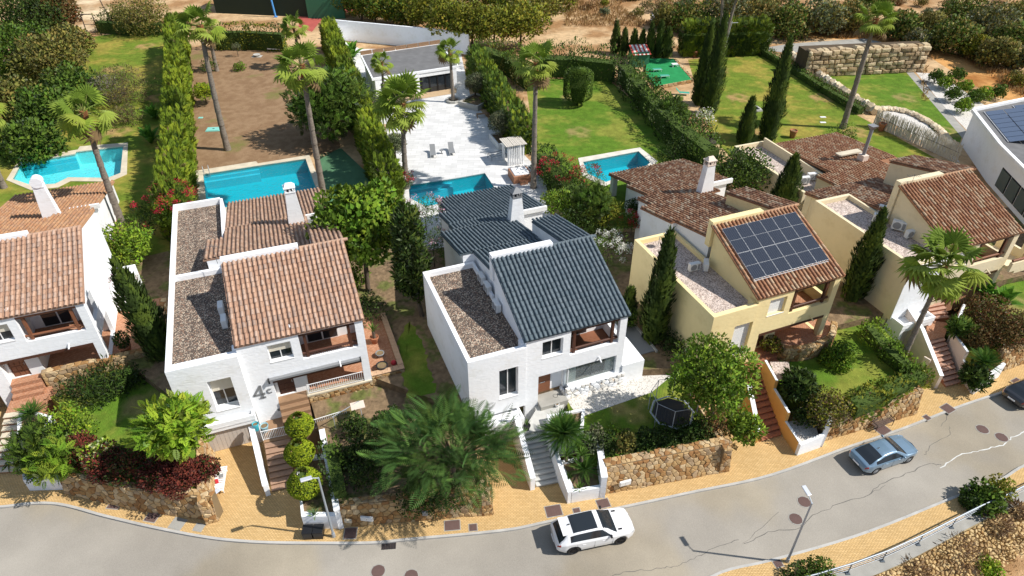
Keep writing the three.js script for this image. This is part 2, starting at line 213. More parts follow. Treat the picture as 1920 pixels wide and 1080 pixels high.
const GREEN = { feather: [[0.058, 0.133, 0.029], [0.077, 0.167, 0.036], [0.121, 0.229, 0.044]], deep: [[0.028, 0.058, 0.008], [0.045, 0.082, 0.011], [0.063, 0.107, 0.014]], mid: [[0.053, 0.1, 0.01], [0.085, 0.149, 0.014], [0.118, 0.189, 0.021]], bright: [[0.104, 0.187, 0.014], [0.156, 0.246, 0.02], [0.207, 0.297, 0.024]], lime: [[0.178, 0.293, 0.018], [0.251, 0.376, 0.022], [0.314, 0.439, 0.035]], olive: [[0.104, 0.124, 0.053], [0.155, 0.176, 0.088], [0.207, 0.228, 0.123]], yellow: [[0.13, 0.151, 0.014], [0.206, 0.216, 0.018], [0.292, 0.281, 0.027]], cypress: [[0.044, 0.073, 0.014], [0.066, 0.106, 0.015], [0.102, 0.145, 0.019]], hedge: [[0.111, 0.166, 0.011], [0.159, 0.23, 0.013], [0.239, 0.293, 0.017]], brown: [[0.138, 0.1, 0.043], [0.2, 0.15, 0.064], [0.125, 0.138, 0.043]], red: [[0.154, 0.033, 0.021], [0.22, 0.05, 0.028], [0.11, 0.028, 0.019]], bronze: [[0.173, 0.076, 0.023], [0.14, 0.097, 0.028], [0.097, 0.086, 0.023]], grey: [[.20, .17, .15], [.28, .24, .22], [.15, .12, .10]], scrub: [[0.114, 0.121, 0.029], [0.19, 0.181, 0.036], [0.266, 0.218, 0.051]], straw: [[.34, .22, .09], [.42, .28, .12], [.28, .16, .06]], flowerRed: [[.55, .02, .05], [.62, .03, .09], [.45, .015, .03]], flowerPink: [[.7, .42, .5], [.75, .55, .6], [.62, .3, .4]], flowerWhite: [[.8, .8, .76], [.75, .75, .66], [.8, .78, .7]], orange: [[.55, .22, .02]], sago: [[0.036, 0.101, 0.012], [0.06, 0.143, 0.018], [0.095, 0.178, 0.02]], topiary: [[0.179, 0.256, 0.013], [0.268, 0.341, 0.017], [0.356, 0.408, 0.022]] };
class Leaves { // collects leaves into one geometry
  constructor() { this.p = []; this.c = []; this.n = []; }
  put(t, o, dir, up, s, col, nr) {
    const z = dir, x = V().crossVectors(up, z); if (x.lengthSq() < 1e-6) x.set(1, 0, 0); x.normalize(); const y = V().crossVectors(z, x), k = .82 + .36 * rnd();
    const q = []; for (let i = 0; i < t.length; i += 3) { const a = t[i] * s, b = t[i + 1] * s, c = t[i + 2] * s; q.push([o.x + x.x * a + y.x * b + z.x * c, o.y + x.y * a + y.y * b + z.y * c, o.z + x.z * a + y.z * b + z.z * c]); }
    for (let i = 0; i < q.length; i += 3) { let [A, B, D] = [q[i], q[i + 1], q[i + 2]]; const e = [B[0] - A[0], B[1] - A[1], B[2] - A[2]], f = [D[0] - A[0], D[1] - A[1], D[2] - A[2]]; let n = [e[1] * f[2] - e[2] * f[1], e[2] * f[0] - e[0] * f[2], e[0] * f[1] - e[1] * f[0]]; const l = Math.hypot(...n) || 1; n = n.map(v => v / l);
      if (nr) { if (n[0] * nr.x + n[1] * nr.y + n[2] * nr.z < 0) { [B, D] = [D, B]; n = n.map(v => -v); } n = [n[0] * .5 + nr.x * .75, n[1] * .5 + nr.y * .75, n[2] * .5 + nr.z * .75]; const m = Math.hypot(...n); n = n.map(v => v / m); }
      this.p.push(...A, ...B, ...D); this.n.push(...n, ...n, ...n); for (let k2 = 0; k2 < 3; k2++) this.c.push(col[0] * k, col[1] * k, col[2] * k); }
  }
  // n leaves through the outer part of an ellipsoid; 'out' = how far they point outward
  blob(c, r, n, t, cols, o = {}) {
    const { s = 1, out = .6, inner = .62, up = .35, flat = 0, down = 0 } = o;
    for (let i = 0; i < n; i++) {
      const d = V(rr(-1, 1), rr(-1, 1), rr(-1, 1)); if (d.lengthSq() > 1 || d.lengthSq() < .02) { i--; continue; } d.normalize();
      if (flat && d.y < -flat) d.y *= -.5;
      const k = inner + (1 - inner) * Math.sqrt(rnd()), p = V(c[0] + d.x * r[0] * k, c[1] + d.y * r[1] * k, c[2] + d.z * r[2] * k);
      const dir = V(d.x * out + rr(-.7, .7), d.y * out + rr(-.7, .7) + up - down, d.z * out + rr(-.7, .7)).normalize(), u = V(d.x + rr(-.5, .5), d.y + .6 + rr(-.5, .5), d.z + rr(-.5, .5)).normalize();
      this.put(t, p, dir, u, s * rr(.75, 1.25), pick(cols), o.raw ? undefined : d);
    }
    return this;
  }
  geo() { const g = new THREE.BufferGeometry(); g.setAttribute('position', new THREE.Float32BufferAttribute(this.p, 3)); g.setAttribute('color', new THREE.Float32BufferAttribute(this.c, 3)); if (this.n.length === this.p.length) g.setAttribute('normal', new THREE.Float32BufferAttribute(this.n, 3)); else g.computeVertexNormals(); return g; }
}
function crownMesh(name, L, parent) { const m = new THREE.Mesh(L.geo(), leafMat); m.name = parent === scene ? numbered(name) : name; m.castShadow = m.receiveShadow = true; parent.add(m); return m; }
// a tree or shrub: trunk with limbs to clumps, and a crown of leaf clumps
function tree(name, label, o) {
  const { p, h = 5, r = 2, ry = r * .8, trunk = .12, clumps = 18, leaves = 120, t = LF.mid, cols = GREEN.mid, group, cat = 'tree', low = .25, s = 1, squash = .8, cr = .42, opt = {}, extra, lean = [0, 0], bark = M.bark } = o;
  const G = thing(name, label, cat, p, 0, group), L = new Leaves(), cy = h - ry, limbs = [];
  const top = [lean[0], Math.max(.2, cy - ry * .3), lean[1]];
  if (trunk) limbs.push(bar([0, -.3, 0], top, trunk, trunk * .65, 8));
  for (let i = 0; i < clumps; i++) {
    const a = i * 2.39996 + rr(-.3, .3), e = 1 - 2 * (i + .5) / clumps, q = Math.max(e, -1 + low) , w = Math.sqrt(Math.max(0, 1 - q * q)), k = rr(.5, .82);
    const c = [lean[0] + Math.cos(a) * w * r * k, cy + q * ry * k, lean[1] + Math.sin(a) * w * r * k], cs = r * cr * rr(.75, 1.2);
    const tone = cols.map(x => x.map(y => y * rr(.85, 1.12)));
    L.blob(c, [cs, cs * squash, cs], Math.round(leaves * 1.35), t, tone, { s: s * 1.08, ...opt });
    if (trunk && i % 2 === 0) limbs.push(bar(top, lerp3(top, c, .85), trunk * .45, trunk * .15, 5));
  }
  L.blob([lean[0], cy, lean[1]], [r * .62, ry * .62, r * .62], leaves * 2, t, cols, { s, inner: .2, ...opt });
  if (extra) extra(L, cy);
  if (limbs.length) part('trunk', limbs, bark, G);
  crownMesh('crown', L, G); return G;
}
const lerp3 = (a, b, t) => a.map((x, i) => lerp(x, b[i], t));
// a clipped or natural hedge along a line: leaves over a box with an uneven face, over a woody inside
function hedge(label, pts, o = {}) { const name = 'hedge';
  const { w = 1.4, h = 2, y = 2.5, n = 130, t = LF.spray, cols = GREEN.hedge, cat = 'hedge', group, s = 1, tips = .25, wob = .18, taper = .85, flowers, lay = .55 } = o, L = new Leaves(), core = [];
  for (let i = 0; i < pts.length - 1; i++) {
    const a = pts[i], b = pts[i + 1], dx = b[0] - a[0], dz = b[1] - a[1], len = Math.hypot(dx, dz), ux = dx / len, uz = dz / len, nx = -uz, nz = ux, hw = w / 2 * .6;
    core.push(prism([[a[0] + nx * hw, a[1] + nz * hw], [b[0] + nx * hw, b[1] + nz * hw], [b[0] - nx * hw, b[1] - nz * hw], [a[0] - nx * hw, a[1] - nz * hw]], y - .1, y + h * .74));
    const N = Math.round(len * (h * 2 + w) * n / 5), ends = (h * w * n / 5) | 0;
    for (let k = 0; k < N + 2 * ends; k++) {
      let al = rr(-.1, len + .1), side = rr(0, 2 * h + w), ac, hh, nn; 
      if (side < h) { hh = side; ac = -w / 2 * lerp(1, taper, hh / h); nn = [-nx, .35, -nz]; } else if (side < h + w) { ac = side - h - w / 2; hh = h; nn = [0, 1, 0]; } else { hh = side - h - w; ac = w / 2 * lerp(1, taper, hh / h); nn = [nx, .35, nz]; }
      if (k >= N) { al = k % 2 ? -.05 : len + .05; ac = rr(-w / 2, w / 2); hh = rr(0, h); nn = k % 2 ? [-ux, .3, -uz] : [ux, .3, uz]; }
      const m = (pn(al * .8 + i * 31, hh * .9 + ac, 4096, 7) - .5) * 2 * wob, d = V(nn[0] * lay + rr(-.5, .5), nn[1] * lay + rr(0, 1), nn[2] * lay + rr(-.5, .5)).normalize();
      const tip = nn[1] === 1 ? rr(0, tips) : 0;
      L.put(t, V(a[0] + ux * al + nx * ac + nn[0] * m, y + hh + (nn[1] === 1 ? m + tip : 0), a[1] + uz * al + nz * ac + nn[2] * m), d, V(nn[0], nn[1] + .4, nn[2]).normalize(), s * rr(.6, 1.45), flowers && rnd() < flowers.p ? pick(flowers.cols) : rnd() < .02 ? [.16, .11, .05] : cols[Math.max(0, Math.min(cols.length - 1, Math.floor(cols.length * (pn((a[0] + ux * al) * .9, (a[1] + uz * al) * .9 + hh, 4096, 15) * 1.5 - .25 + rr(-.25, .25)))))], V(...nn).normalize());
    }
  }
  const G = thing(name, label, cat, [0, 0, 0], 0, group); part('branches', core, M.twigs, G); crownMesh('foliage', L, G); return G;
}
M.twigs = mat([.065, .10, .022], .95, T.bark, .03);
function cypress(label, p, h, r, o = {}) {
  const { cols = GREEN.cypress, n = 1500, group, lean = [0, 0], name = 'cypress_tree', belly = .32, s = 1.0 } = o, L = new Leaves(), G = thing(name, label, 'cypress', p, 0, group);
  const rad = t => r * (t < belly ? lerp(.72, 1, t / belly) : Math.pow(1 - (t - belly) / (1 - belly), .75));
  for (let i = 0; i < n * 1.6; i++) {
    const t = 1 - Math.pow(rnd(), .7) * .99, a = rnd() * 6.283, lump = 1 + .3 * (pn(a * 1.9 + p[0], t * h * 1.3, 4096, 3) - .5) * 2, q = rad(t) * lump * rr(.7, 1.02);
    L.put(LF.needle, V(Math.cos(a) * q + lean[0] * t, t * h, Math.sin(a) * q + lean[1] * t), V(Math.cos(a) * .45 + rr(-.25, .25), 1, Math.sin(a) * .45 + rr(-.25, .25)).normalize(), V(Math.cos(a), .3, Math.sin(a)), s * rr(.7, 1.45), cols[Math.min(cols.length - 1, Math.floor(cols.length * cl(pn(a * 2.3 + p[0], t * h * .9, 4096, 5) * 1.5 - .25 + rr(-.2, .2))))] || cols[0], V(Math.cos(a), .25, Math.sin(a)));
  }
  part('trunk', [bar([0, -.2, 0], [lean[0] * belly, h * belly, lean[1] * belly], r * .45, r * .66, 9), bar([lean[0] * belly, h * belly, lean[1] * belly], [lean[0] * .9, h * .9, lean[1] * .9], r * .66, r * .08, 9)], M.twigs, G);
  crownMesh('crown', L, G); return G;
}
// fan palm
function fanLeaf(rad, n, droop) {
  const a = [], pl = rad * 1.05, put = (...q) => a.push(...q);
  const hub = [0, pl * .28, pl];
  for (let i = 0; i < n; i++) {
    const f = k => { const th = (k / n - .5) * 4.6, sp = Math.sin(th), cp = Math.cos(th); return rr => { const d = rad * rr, drop = droop * rad * rr * rr * (.35 + .65 * Math.abs(sp)); return [sp * d, hub[1] + d * .16 * cp - drop, hub[2] + cp * d * .92]; }; };
    const A = f(i), B = f(i + 1), m = f(i + .5), lift = (q, u) => [q[0], q[1] + u, q[2]], L = .82 + .22 * ((i * 7 % 5) / 5);
    const a1 = A(.55), b1 = B(.55), m1 = lift(m(.55), rad * .035), m2 = m(L);
    put(...hub, ...m1, ...a1, ...hub, ...b1, ...m1); put(...a1, ...m1, ...m2, ...m1, ...b1, ...m2);
  }
  return a;
}
function leafGeo(a, cols, petiole) {
  const L = new Leaves(); L.put(a, V(0, 0, 0), V(0, 0, 1), V(0, 1, 0), 1, [1, 1, 1]); const base = pick(cols);
  for (let i = 0; i < L.c.length; i += 3) { const k = .8 + .4 * hash(i / 18 | 0, 3, 5); L.c[i] = base[0] * k; L.c[i + 1] = base[1] * k; L.c[i + 2] = base[2] * k; }
  if (petiole) { const [w, e] = petiole, g = bar([0, 0, 0], e, w, w * .5, 4).toNonIndexed(), q = g.attributes.position; for (let i = 0; i < q.count; i++) { L.p.push(q.getX(i), q.getY(i), q.getZ(i)); L.c.push(.30, .32, .09); } }
  return L.geo();
}
const FAN = []; for (let i = 0; i < 6; i++) FAN.push(leafGeo(fanLeaf(1.1, 16, i % 2 ? .8 : .35), [[[.17, .25, .025], [.22, .30, .03], [.13, .20, .02], [.27, .34, .05], [.18, .25, .03], [.24, .29, .035]][i]], [.035, [0, 1.1 * 1.05 * .28, 1.1 * 1.05]]));
const FANDEAD = leafGeo(fanLeaf(1.1, 14, .9), [[.2, .13, .06]], [.03, [0, .25, .9]]);
function fanPalm(label, p, h, o = {}) {
  const { lean = [.3, 0], r = .2, n = 22, s = 1, wind = [-.25, .1], low = -1.0, group = 'fan palms in the gardens' } = o, G = thing('fan_palm', label, 'palm tree', p, 0, group), c = t => [lean[0] * t * t, h * t, lean[1] * t * t], segs = [];
  const K = 9; for (let i = 0; i < K; i++) segs.push(bar(c(i / K), c((i + 1) / K + .004), r * 1.15 * (1.3 - .5 * i / K - (i ? .1 : 0)), r * (1.15 - .5 * (i + 1) / K), 9));
  part('trunk', segs, M.palmTrunk, G);
  part('trunk_top', [bar(c(.93), c(1.02), r * .9, r * 1.25, 8)], M.palmBoot, G);
  const top = c(1);
  for (let i = 0; i < n; i++) {
    const e = lerp(1.3, low, Math.pow((i + .5) / n, .9)) + rr(-.18, .18), a = i * 2.39996 + rr(-.25, .25), m = inst('palm_leaf', i > n - 3 ? FANDEAD : FAN[2 * Math.floor(rnd() * 3) + (i > n * .45 ? 1 : 0)], leafMat, G);
    const dir = V(Math.cos(a) * Math.cos(e) + wind[0], Math.sin(e), Math.sin(a) * Math.cos(e) + wind[1]).normalize(), x = V().crossVectors(V(0, 1, 0), dir).normalize(), y = V().crossVectors(dir, x);
    m.quaternion.setFromRotationMatrix(new THREE.Matrix4().makeBasis(x, y, dir)); m.rotateZ(rr(-.8, .8)); m.position.set(top[0] + dir.x * .1, top[1] + .1 + dir.y * .15, top[2] + dir.z * .1); m.scale.setScalar(s * 1.2 * rr(.85, 1.15) * (i < 5 ? .8 : 1));
  }
  return G;
}
// rosette plants (sago palm, agave, banana): each leaf a part
function rosette(name, label, cat, p, geos, n, o = {}) {
  const { e0 = 1.3, e1 = .05, s = 1, stem, group, leafName = 'frond', pot } = o, G = thing(name, label, cat, p, 0, group); let y = 0;
  if (pot) { y = pot; part('pot', [potShape(pot * .55, pot)], o.potMat || M.clayPot, G); }
  if (stem) { part('stem', [bar([0, y - .1, 0], [0, y + stem, 0], .16 * s, .14 * s, 8)], M.bark, G); y += stem; }
  for (let i = 0; i < n; i++) { const e = lerp(e0, e1, (i + .5) / n) + rr(-.12, .12), a = i * 2.39996, m = inst(leafName, geos[i % geos.length], leafMat, G), d = V(Math.cos(a) * Math.cos(e), Math.sin(e), Math.sin(a) * Math.cos(e)), x = V().crossVectors(V(0, 1, 0), d).normalize(); m.quaternion.setFromRotationMatrix(new THREE.Matrix4().makeBasis(x, V().crossVectors(d, x), d)); m.position.set(d.x * .06, y + .02, d.z * .06); m.scale.setScalar(s * rr(.85, 1.1)); }
  return G;
}
function potShape(r, h) { return new THREE.LatheGeometry([[0, 0], [r * .7, 0], [r * .95, h * .8], [r * 1.08, h * .82], [r * 1.08, h], [r * .9, h], [r * .85, h * .85], [0, h * .85]].map(q => new THREE.Vector2(...q)), 16); }
const SAGO = [0, 1, 2].map(i => leafGeo(frond(1.25, 22, .02, .26, .35, .1), [GREEN.sago[i]])), AGAVE = [0, 1].map(i => leafGeo(strap(.16, .8, .35), [[[.12, .2, .08], [.18, .27, .12]][i]])), BANANA = [0, 1].map(i => leafGeo(strap(.62, 2.1, .42, 5), [[[.09, .22, .02], [.14, .3, .03]][i]])), DRACO = [0, 1].map(i => leafGeo(strap(.09, .85, .35), [[[.08, .17, .02], [.14, .24, .04]][i]]));

// ---------- stonework: every stone a solid of its own ----------
const STONE = [[.42, .275, .13], [.51, .36, .19], [.36, .21, .09], [.46, .325, .18], [.31, .165, .07], [.55, .42, .255], [.38, .275, .17]].map(c => mat(c, .9, T.stone, .02));
const STONEGREY = [[.40, .34, .27], [.48, .42, .34], [.33, .27, .21], [.54, .46, .36], [.45, .36, .26]].map(c => mat(c, .9, T.stone, .03));
function clipPoly(P, nx, ny, d) { const o = []; for (let i = 0; i < P.length; i++) { const a = P[i], b = P[(i + 1) % P.length], da = a[0] * nx + a[1] * ny - d, db = b[0] * nx + b[1] * ny - d; if (da <= 0) o.push(a); if (da * db < 0) { const t = da / (da - db); o.push([a[0] + (b[0] - a[0]) * t, a[1] + (b[1] - a[1]) * t]); } } return o; }
function blockCells(w, h, cw, ch) { const out = [], ny = Math.round(h / ch); for (let j = 0; j < ny; j++) { let x = -rr(0, cw); const y0 = j * h / ny, y1 = (j + 1) * h / ny; while (x < w) { const l = cw * rr(.5, 1.5), a = Math.max(0, x), b = Math.min(w, x + l), e = () => rr(-.09, .09); if (b - a > .25) out.push([[a + .03, y0 + .02], [(a + b) / 2, y0 + .02 + e() * .3], [b - .03, y0 + .02], [b - .02 + e() * .4, (y0 + y1) / 2], [b - .05, y1 + e() * .7], [(a + b) / 2, y1 + e()], [a + .05, y1 + e() * .7], [a + .02 + e() * .4, (y0 + y1) / 2]]); x += l; } } return out; }
function stoneCells(w, h, cw, ch = cw, jit = .36) { // irregular stones over a w x h face
  const nx = Math.max(1, Math.round(w / cw)), ny = Math.max(1, Math.round(h / ch)), P = [];
  for (let j = -1; j <= ny; j++) for (let i = -1; i <= nx; i++) P.push([(i + .5 + (j % 2 ? .25 : -.25) + rr(-jit, jit)) * w / nx, (j + .5 + rr(-jit, jit)) * h / ny, i, j]);
  const out = [];
  for (const p of P) {
    let poly = [[0, 0], [w, 0], [w, h], [0, h]];
    for (const q of P) if (q !== p && Math.abs(q[2] - p[2]) < 3 && Math.abs(q[3] - p[3]) < 3) { const nxx = q[0] - p[0], nyy = q[1] - p[1]; poly = clipPoly(poly, nxx, nyy, (q[0] * q[0] + q[1] * q[1] - p[0] * p[0] - p[1] * p[1]) / 2); if (poly.length < 3) break; }
    if (poly.length > 2) out.push(poly);
  }
  return out;
}
// one stone: polygon on a face (origin O, along S, up U, outward N)
function stoneGeo(poly, O, S, U, N, dep, gap = .93) {
  const cx = poly.reduce((a, p) => a + p[0], 0) / poly.length, cy = poly.reduce((a, p) => a + p[1], 0) / poly.length, a = [], e = dep * rr(.6, 1.2), tx = rr(-.12, .12), ty = rr(-.12, .12);
  const q = (p, k, n) => { const s = cx + (p[0] - cx) * k, t = cy + (p[1] - cy) * k, m = n + (n > 0 ? (p[0] - cx) * tx + (p[1] - cy) * ty : 0); return [O[0] + S[0] * s + U[0] * t + N[0] * m, O[1] + S[1] * s + U[1] * t + N[1] * m, O[2] + S[2] * s + U[2] * t + N[2] * m]; };
  const c = q([cx, cy], 1, e * 1.12);
  poly.forEach((p, i) => { const r = poly[(i + 1) % poly.length], b0 = q(p, gap, -.05), b1 = q(r, gap, -.05), m0 = q(p, gap, e * .55), m1 = q(r, gap, e * .55), f0 = q(p, gap * .8, e), f1 = q(r, gap * .8, e); a.push(...b0, ...b1, ...m1, ...b0, ...m1, ...m0, ...m0, ...m1, ...f1, ...m0, ...f1, ...f0, ...f0, ...f1, ...c); });
  return tri(a);
}
// a rubble wall with faces {O, S, U, N, w, h}; stones are children of 'parent'
function stones(parent, faces, o = {}) {
  const { cw = .38, ch = .32, dep = .06, mats = STONE, name = 'stone', most = 300, jit, gap, brick } = o, all = [];
  for (const f of faces) for (const poly of (brick ? blockCells : stoneCells)(f.w, f.h, f.cw || cw, f.ch || ch, jit)) { let P = poly; if (f.clip) { for (const c of f.clip) P = clipPoly(P, ...c); if (P.length < 3) continue; } all.push(stoneGeo(P, f.O, f.S, f.U, f.N, dep, gap)); }
  const rest = mats.map(() => []);
  all.forEach((g, i) => { const k = Math.floor(rnd() * mats.length); if (i < most) part(name, [g], mats[k], parent); else rest[k].push(g); });
  rest.forEach((l, k) => { if (l.length) part(name + 's', l, mats[k], parent).userData.kind = 'stuff'; });
}
// a straight battered garden wall from a to b ([x, z]), the garden on its left when walking a -> b reversed; tops ta, tb
function stoneWall(label, a, b, y0, ta, tb, o = {}) {
  const { th = .45, batter = .12, side = 1, ends = [0, 1], group, top = true } = o, G = thing('stone_wall', label, 'wall', [0, 0, 0], 0, group);
  const dx = b[0] - a[0], dz = b[1] - a[1], L = Math.hypot(dx, dz), S = [dx / L, 0, dz / L], N = [-S[2] * side, 0, S[0] * side], hm = Math.max(ta, tb) - y0, B = batter * hm;
  const inn = (p, k) => [p[0] - N[0] * k, p[1] - N[2] * k];
  const q0 = inn(a, B), q1 = inn(b, B);
  const C8 = [[a, y0], [b, y0]], p = []; const P3 = (xzp, y) => [xzp[0], y, xzp[1]];
  const f0 = P3(a, y0), f1 = P3(b, y0), f2 = P3(q1, tb), f3 = P3(q0, ta), g0 = P3(inn(a, th + B), y0), g1 = P3(inn(b, th + B), y0), g2 = P3(inn(b, th + B), tb), g3 = P3(inn(a, th + B), ta), qd = (w, x, y, z) => p.push(...w, ...x, ...y, ...w, ...y, ...z);
  if (side > 0) { qd(f0, f1, f2, f3); qd(g1, g0, g3, g2); qd(f3, f2, g2, g3); qd(g0, f0, f3, g3); qd(f1, g1, g2, f2); } else { qd(f1, f0, f3, f2); qd(g0, g1, g2, g3); qd(f2, f3, g3, g2); qd(f0, g0, g3, f3); qd(g1, f1, f2, g2); }
  part('mortar', [tri(p)], M.mortar, G);
  const U0 = [-N[0] * B, hm, -N[2] * B], ul = Math.hypot(...U0), U = U0.map(x => x / ul), NN = V(...S).cross(V(...U)).multiplyScalar(side).toArray(), faces = [{ O: f0, S, U, N: side > 0 ? NN.map((x, i) => x) : NN, w: L, h: ul, clip: Math.abs(ta - tb) > .02 ? [[(ta - tb) / L, 1, (ta - y0)]].map(([nx, ny, d]) => [nx, ny, d]) : null }];
  const NNo = V(...NN).dot(V(...N)) < 0 ? NN.map(x => -x) : NN; faces[0].N = NNo;
  if (top) { const sl = Math.hypot(L, tb - ta); faces.push({ O: f3, S: [dx / sl, (tb - ta) / sl, dz / sl], U: [-N[0], 0, -N[2]], N: [0, 1, 0], w: sl, h: th, ch: .26 }); }
  for (const e of ends) { const c = e ? b : a, hh = (e ? tb : ta) - y0; faces.push({ O: P3(c, y0), S: [-N[0], 0, -N[2]], U: [0, 1, 0], N: e ? S : S.map(x => -x), w: th + B, h: hh, clip: [[-hh, B, 0]] }); }
  stones(G, faces, o); return G;
}
const STONEBLOCK = [[.48, .37, .23], [.56, .45, .30], [.40, .29, .17], [.52, .42, .27], [.60, .49, .32], [.36, .27, .17]].map(c => mat(c, .9, T.stone, .05));
const STONEPALE = [[.48, .34, .165], [.56, .42, .225], [.40, .27, .125], [.52, .385, .20], [.33, .22, .11]].map(c => mat(c, .95, T.stone, .02)), STONEPALE2 = [[.62, .52, .36], [.68, .6, .46], [.55, .45, .32]].map(c => mat(c, .9, T.stone, .02));
// ---------- houses ----------
M.garage = mat([.52, .47, .42], .6);
M.glassClear = new THREE.MeshPhysicalMaterial({ color: C(.8, .85, .85), roughness: .03, transmission: .9, thickness: 0 });
M.clayStep = mat([.36, .15, .085], .8, T.clay, .004);
M.whiteRock = mat([.74, .73, .71], .9, T.stone, .01); M.clayPot2 = mat([.55, .36, .23], .85, T.clay, .004);
const TILE = {
  pink: [[0.444, 0.278, 0.193], [0.498, 0.322, 0.228], [0.401, 0.242, 0.167], [0.462, 0.322, 0.246], [0.373, 0.26, 0.203]], tan: [[0.397, 0.252, 0.171], [0.454, 0.294, 0.21], [0.35, 0.218, 0.155], [0.416, 0.286, 0.21], [0.312, 0.21, 0.155]], orange: [[0.468, 0.248, 0.13], [0.432, 0.224, 0.122], [0.504, 0.288, 0.158], [0.387, 0.216, 0.13], [0.45, 0.264, 0.158]],
  slate: [[.115, .145, .165], [.13, .16, .18], [.10, .13, .15], [.12, .15, .17], [.14, .17, .19]],
  red: [[0.386, 0.205, 0.116], [0.432, 0.258, 0.157], [0.331, 0.162, 0.089], [0.46, 0.323, 0.208], [0.305, 0.151, 0.089]], brown: [[0.332, 0.183, 0.108], [0.387, 0.237, 0.15], [0.258, 0.129, 0.075], [0.432, 0.324, 0.226], [0.203, 0.108, 0.069]],
};
const tileMats = {}; for (const k in TILE) { tileMats[k] = TILE[k].map(c => mat(c, .85, T.clay, .004)); tileMats[k].pan = mat(TILE[k][2], .95, T.clay, .004); }
const COURSE = .41, PITCHU = .31;
const TILEGEO = (() => { const a = [], n = 5, z0 = -COURSE * .56, z1 = COURSE * .56, r0 = .092, r1 = .115; const P = (t, r, y, z) => [Math.cos(t) * r, Math.sin(t) * r * .95 + y, z]; for (let i = 0; i < n; i++) { const t0 = Math.PI * i / n, t1 = Math.PI * (i + 1) / n, A = P(t0, r0, 0, z0), B = P(t1, r0, 0, z0), Cc = P(t1, r1, .02, z1), D = P(t0, r1, .02, z1), E = P(t1, r1 - .022, .02, z1), F = P(t0, r1 - .022, .02, z1); a.push(...A, ...B, ...Cc, ...A, ...Cc, ...D, ...D, ...Cc, ...E, ...D, ...E, ...F); } const g = tri(a), nn = g.attributes.normal; const p = g.attributes.position; for (let i = 0; i < p.count; i++) if (i % 12 < 6) { const v = V(p.getX(i), p.getY(i) - (p.getZ(i) > 0 ? .02 : 0), 0).normalize(); nn.setXYZ(i, v.x, v.y, v.z); } return boxUV(g); })();
const TILEVAR = [0, 1, 2].map(i => { const g = TILEGEO.clone(), u = g.attributes.uv.clone(); for (let k = 0; k < u.count; k++) u.setXY(k, u.getX(k) + i * .27, u.getY(k) + i * .33); g.setAttribute('uv', u); return g; });
// plane y(d) = y0 + k (d - d0); rows [u, dA, dB]
function tileField(parent, pl, rows, pal, single) {
  const th = Math.atan(pl.k), s = Math.sin(Math.abs(th)), c = Math.cos(th), f = pl.k > 0 ? 1 : -1, list = [];
  const mx = new THREE.Matrix4().makeBasis(V(f, 0, 0), V(0, c, f * s), V(0, -s, f * c));
  for (const [u, dA, dB] of rows) { const L = (dB - dA) / c, n = Math.max(1, Math.round(L / COURSE)); for (let i = 0; i < n; i++) { const d = f > 0 ? dA + (i + .5) * (dB - dA) / n : dB - (i + .5) * (dB - dA) / n; list.push({ i, m: mx.clone().multiply(new THREE.Matrix4().makeRotationY(rr(-.05, .05))).setPosition(u + rr(-.014, .014), pl.y0 + pl.k * (d - pl.d0) + .02 + rr(-.006, .01), -d + rr(-.015, .015)) }); } }
  const mats = tileMats[pal]; let lone = [], rest = list;
  if (single) { list.sort((a, b) => a.i - b.i); lone = list.slice(0, 300); rest = list.slice(300); }
  for (const t of lone) { const q = inst('roof_tile', TILEVAR[Math.floor(rnd() * 3)], mats[Math.floor(rnd() * 5)], parent); q.matrixAutoUpdate = true; t.m.decompose(q.position, q.quaternion, q.scale); }
  const by = mats.map(() => []); for (const t of rest) by[Math.floor(rnd() * 5)].push(t.m);
  by.forEach((ms, k) => { if (!ms.length) return; const g = mergeGeometries(ms.map(m => TILEVAR[Math.floor(rnd() * 3)].clone().applyMatrix4(m))); inst('roof_tiles', g, mats[k], parent).userData.kind = 'stuff'; });
}
function slab(u0, u1, dA, dB, pl, t = .14) { const y = d => pl.y0 + pl.k * (d - pl.d0), a = [], P = (u, d, o) => [u, y(d) + o, -d], q = (A, B, Cc, D) => a.push(...A, ...B, ...Cc, ...A, ...Cc, ...D); const T0 = [P(u0, dA, 0), P(u1, dA, 0), P(u1, dB, 0), P(u0, dB, 0)], B0 = [P(u0, dA, -t), P(u1, dA, -t), P(u1, dB, -t), P(u0, dB, -t)]; q(...T0); q(B0[3], B0[2], B0[1], B0[0]); for (let i = 0; i < 4; i++) { const j = (i + 1) % 4; q(B0[i], B0[j], T0[j], T0[i]); } return tri(a); }
function frustum(cx, cz, w0, d0, y0, w1, d1, y1) { const b = [[-1, -1], [1, -1], [1, 1], [-1, 1]], P = i => [cx + b[i][0] * w0 / 2, y0, cz + b[i][1] * d0 / 2], Q = i => [cx + b[i][0] * w1 / 2, y1, cz + b[i][1] * d1 / 2], a = []; for (let i = 0; i < 4; i++) { const j = (i + 1) % 4; a.push(...P(i), ...Q(j), ...P(j), ...P(i), ...Q(i), ...Q(j)); } a.push(...Q(0), ...Q(2), ...Q(1), ...Q(0), ...Q(3), ...Q(2)); return tri(a); }
const rowsOf = (u0, u1, dA, dB) => { const n = Math.round((u1 - u0) / PITCHU), o = []; for (let i = 0; i < n; i++) { const u = u0 + (i + .5) * (u1 - u0) / n; o.push([u, typeof dA === 'function' ? dA(u) : dA, typeof dB === 'function' ? dB(u) : dB]); } return o; };
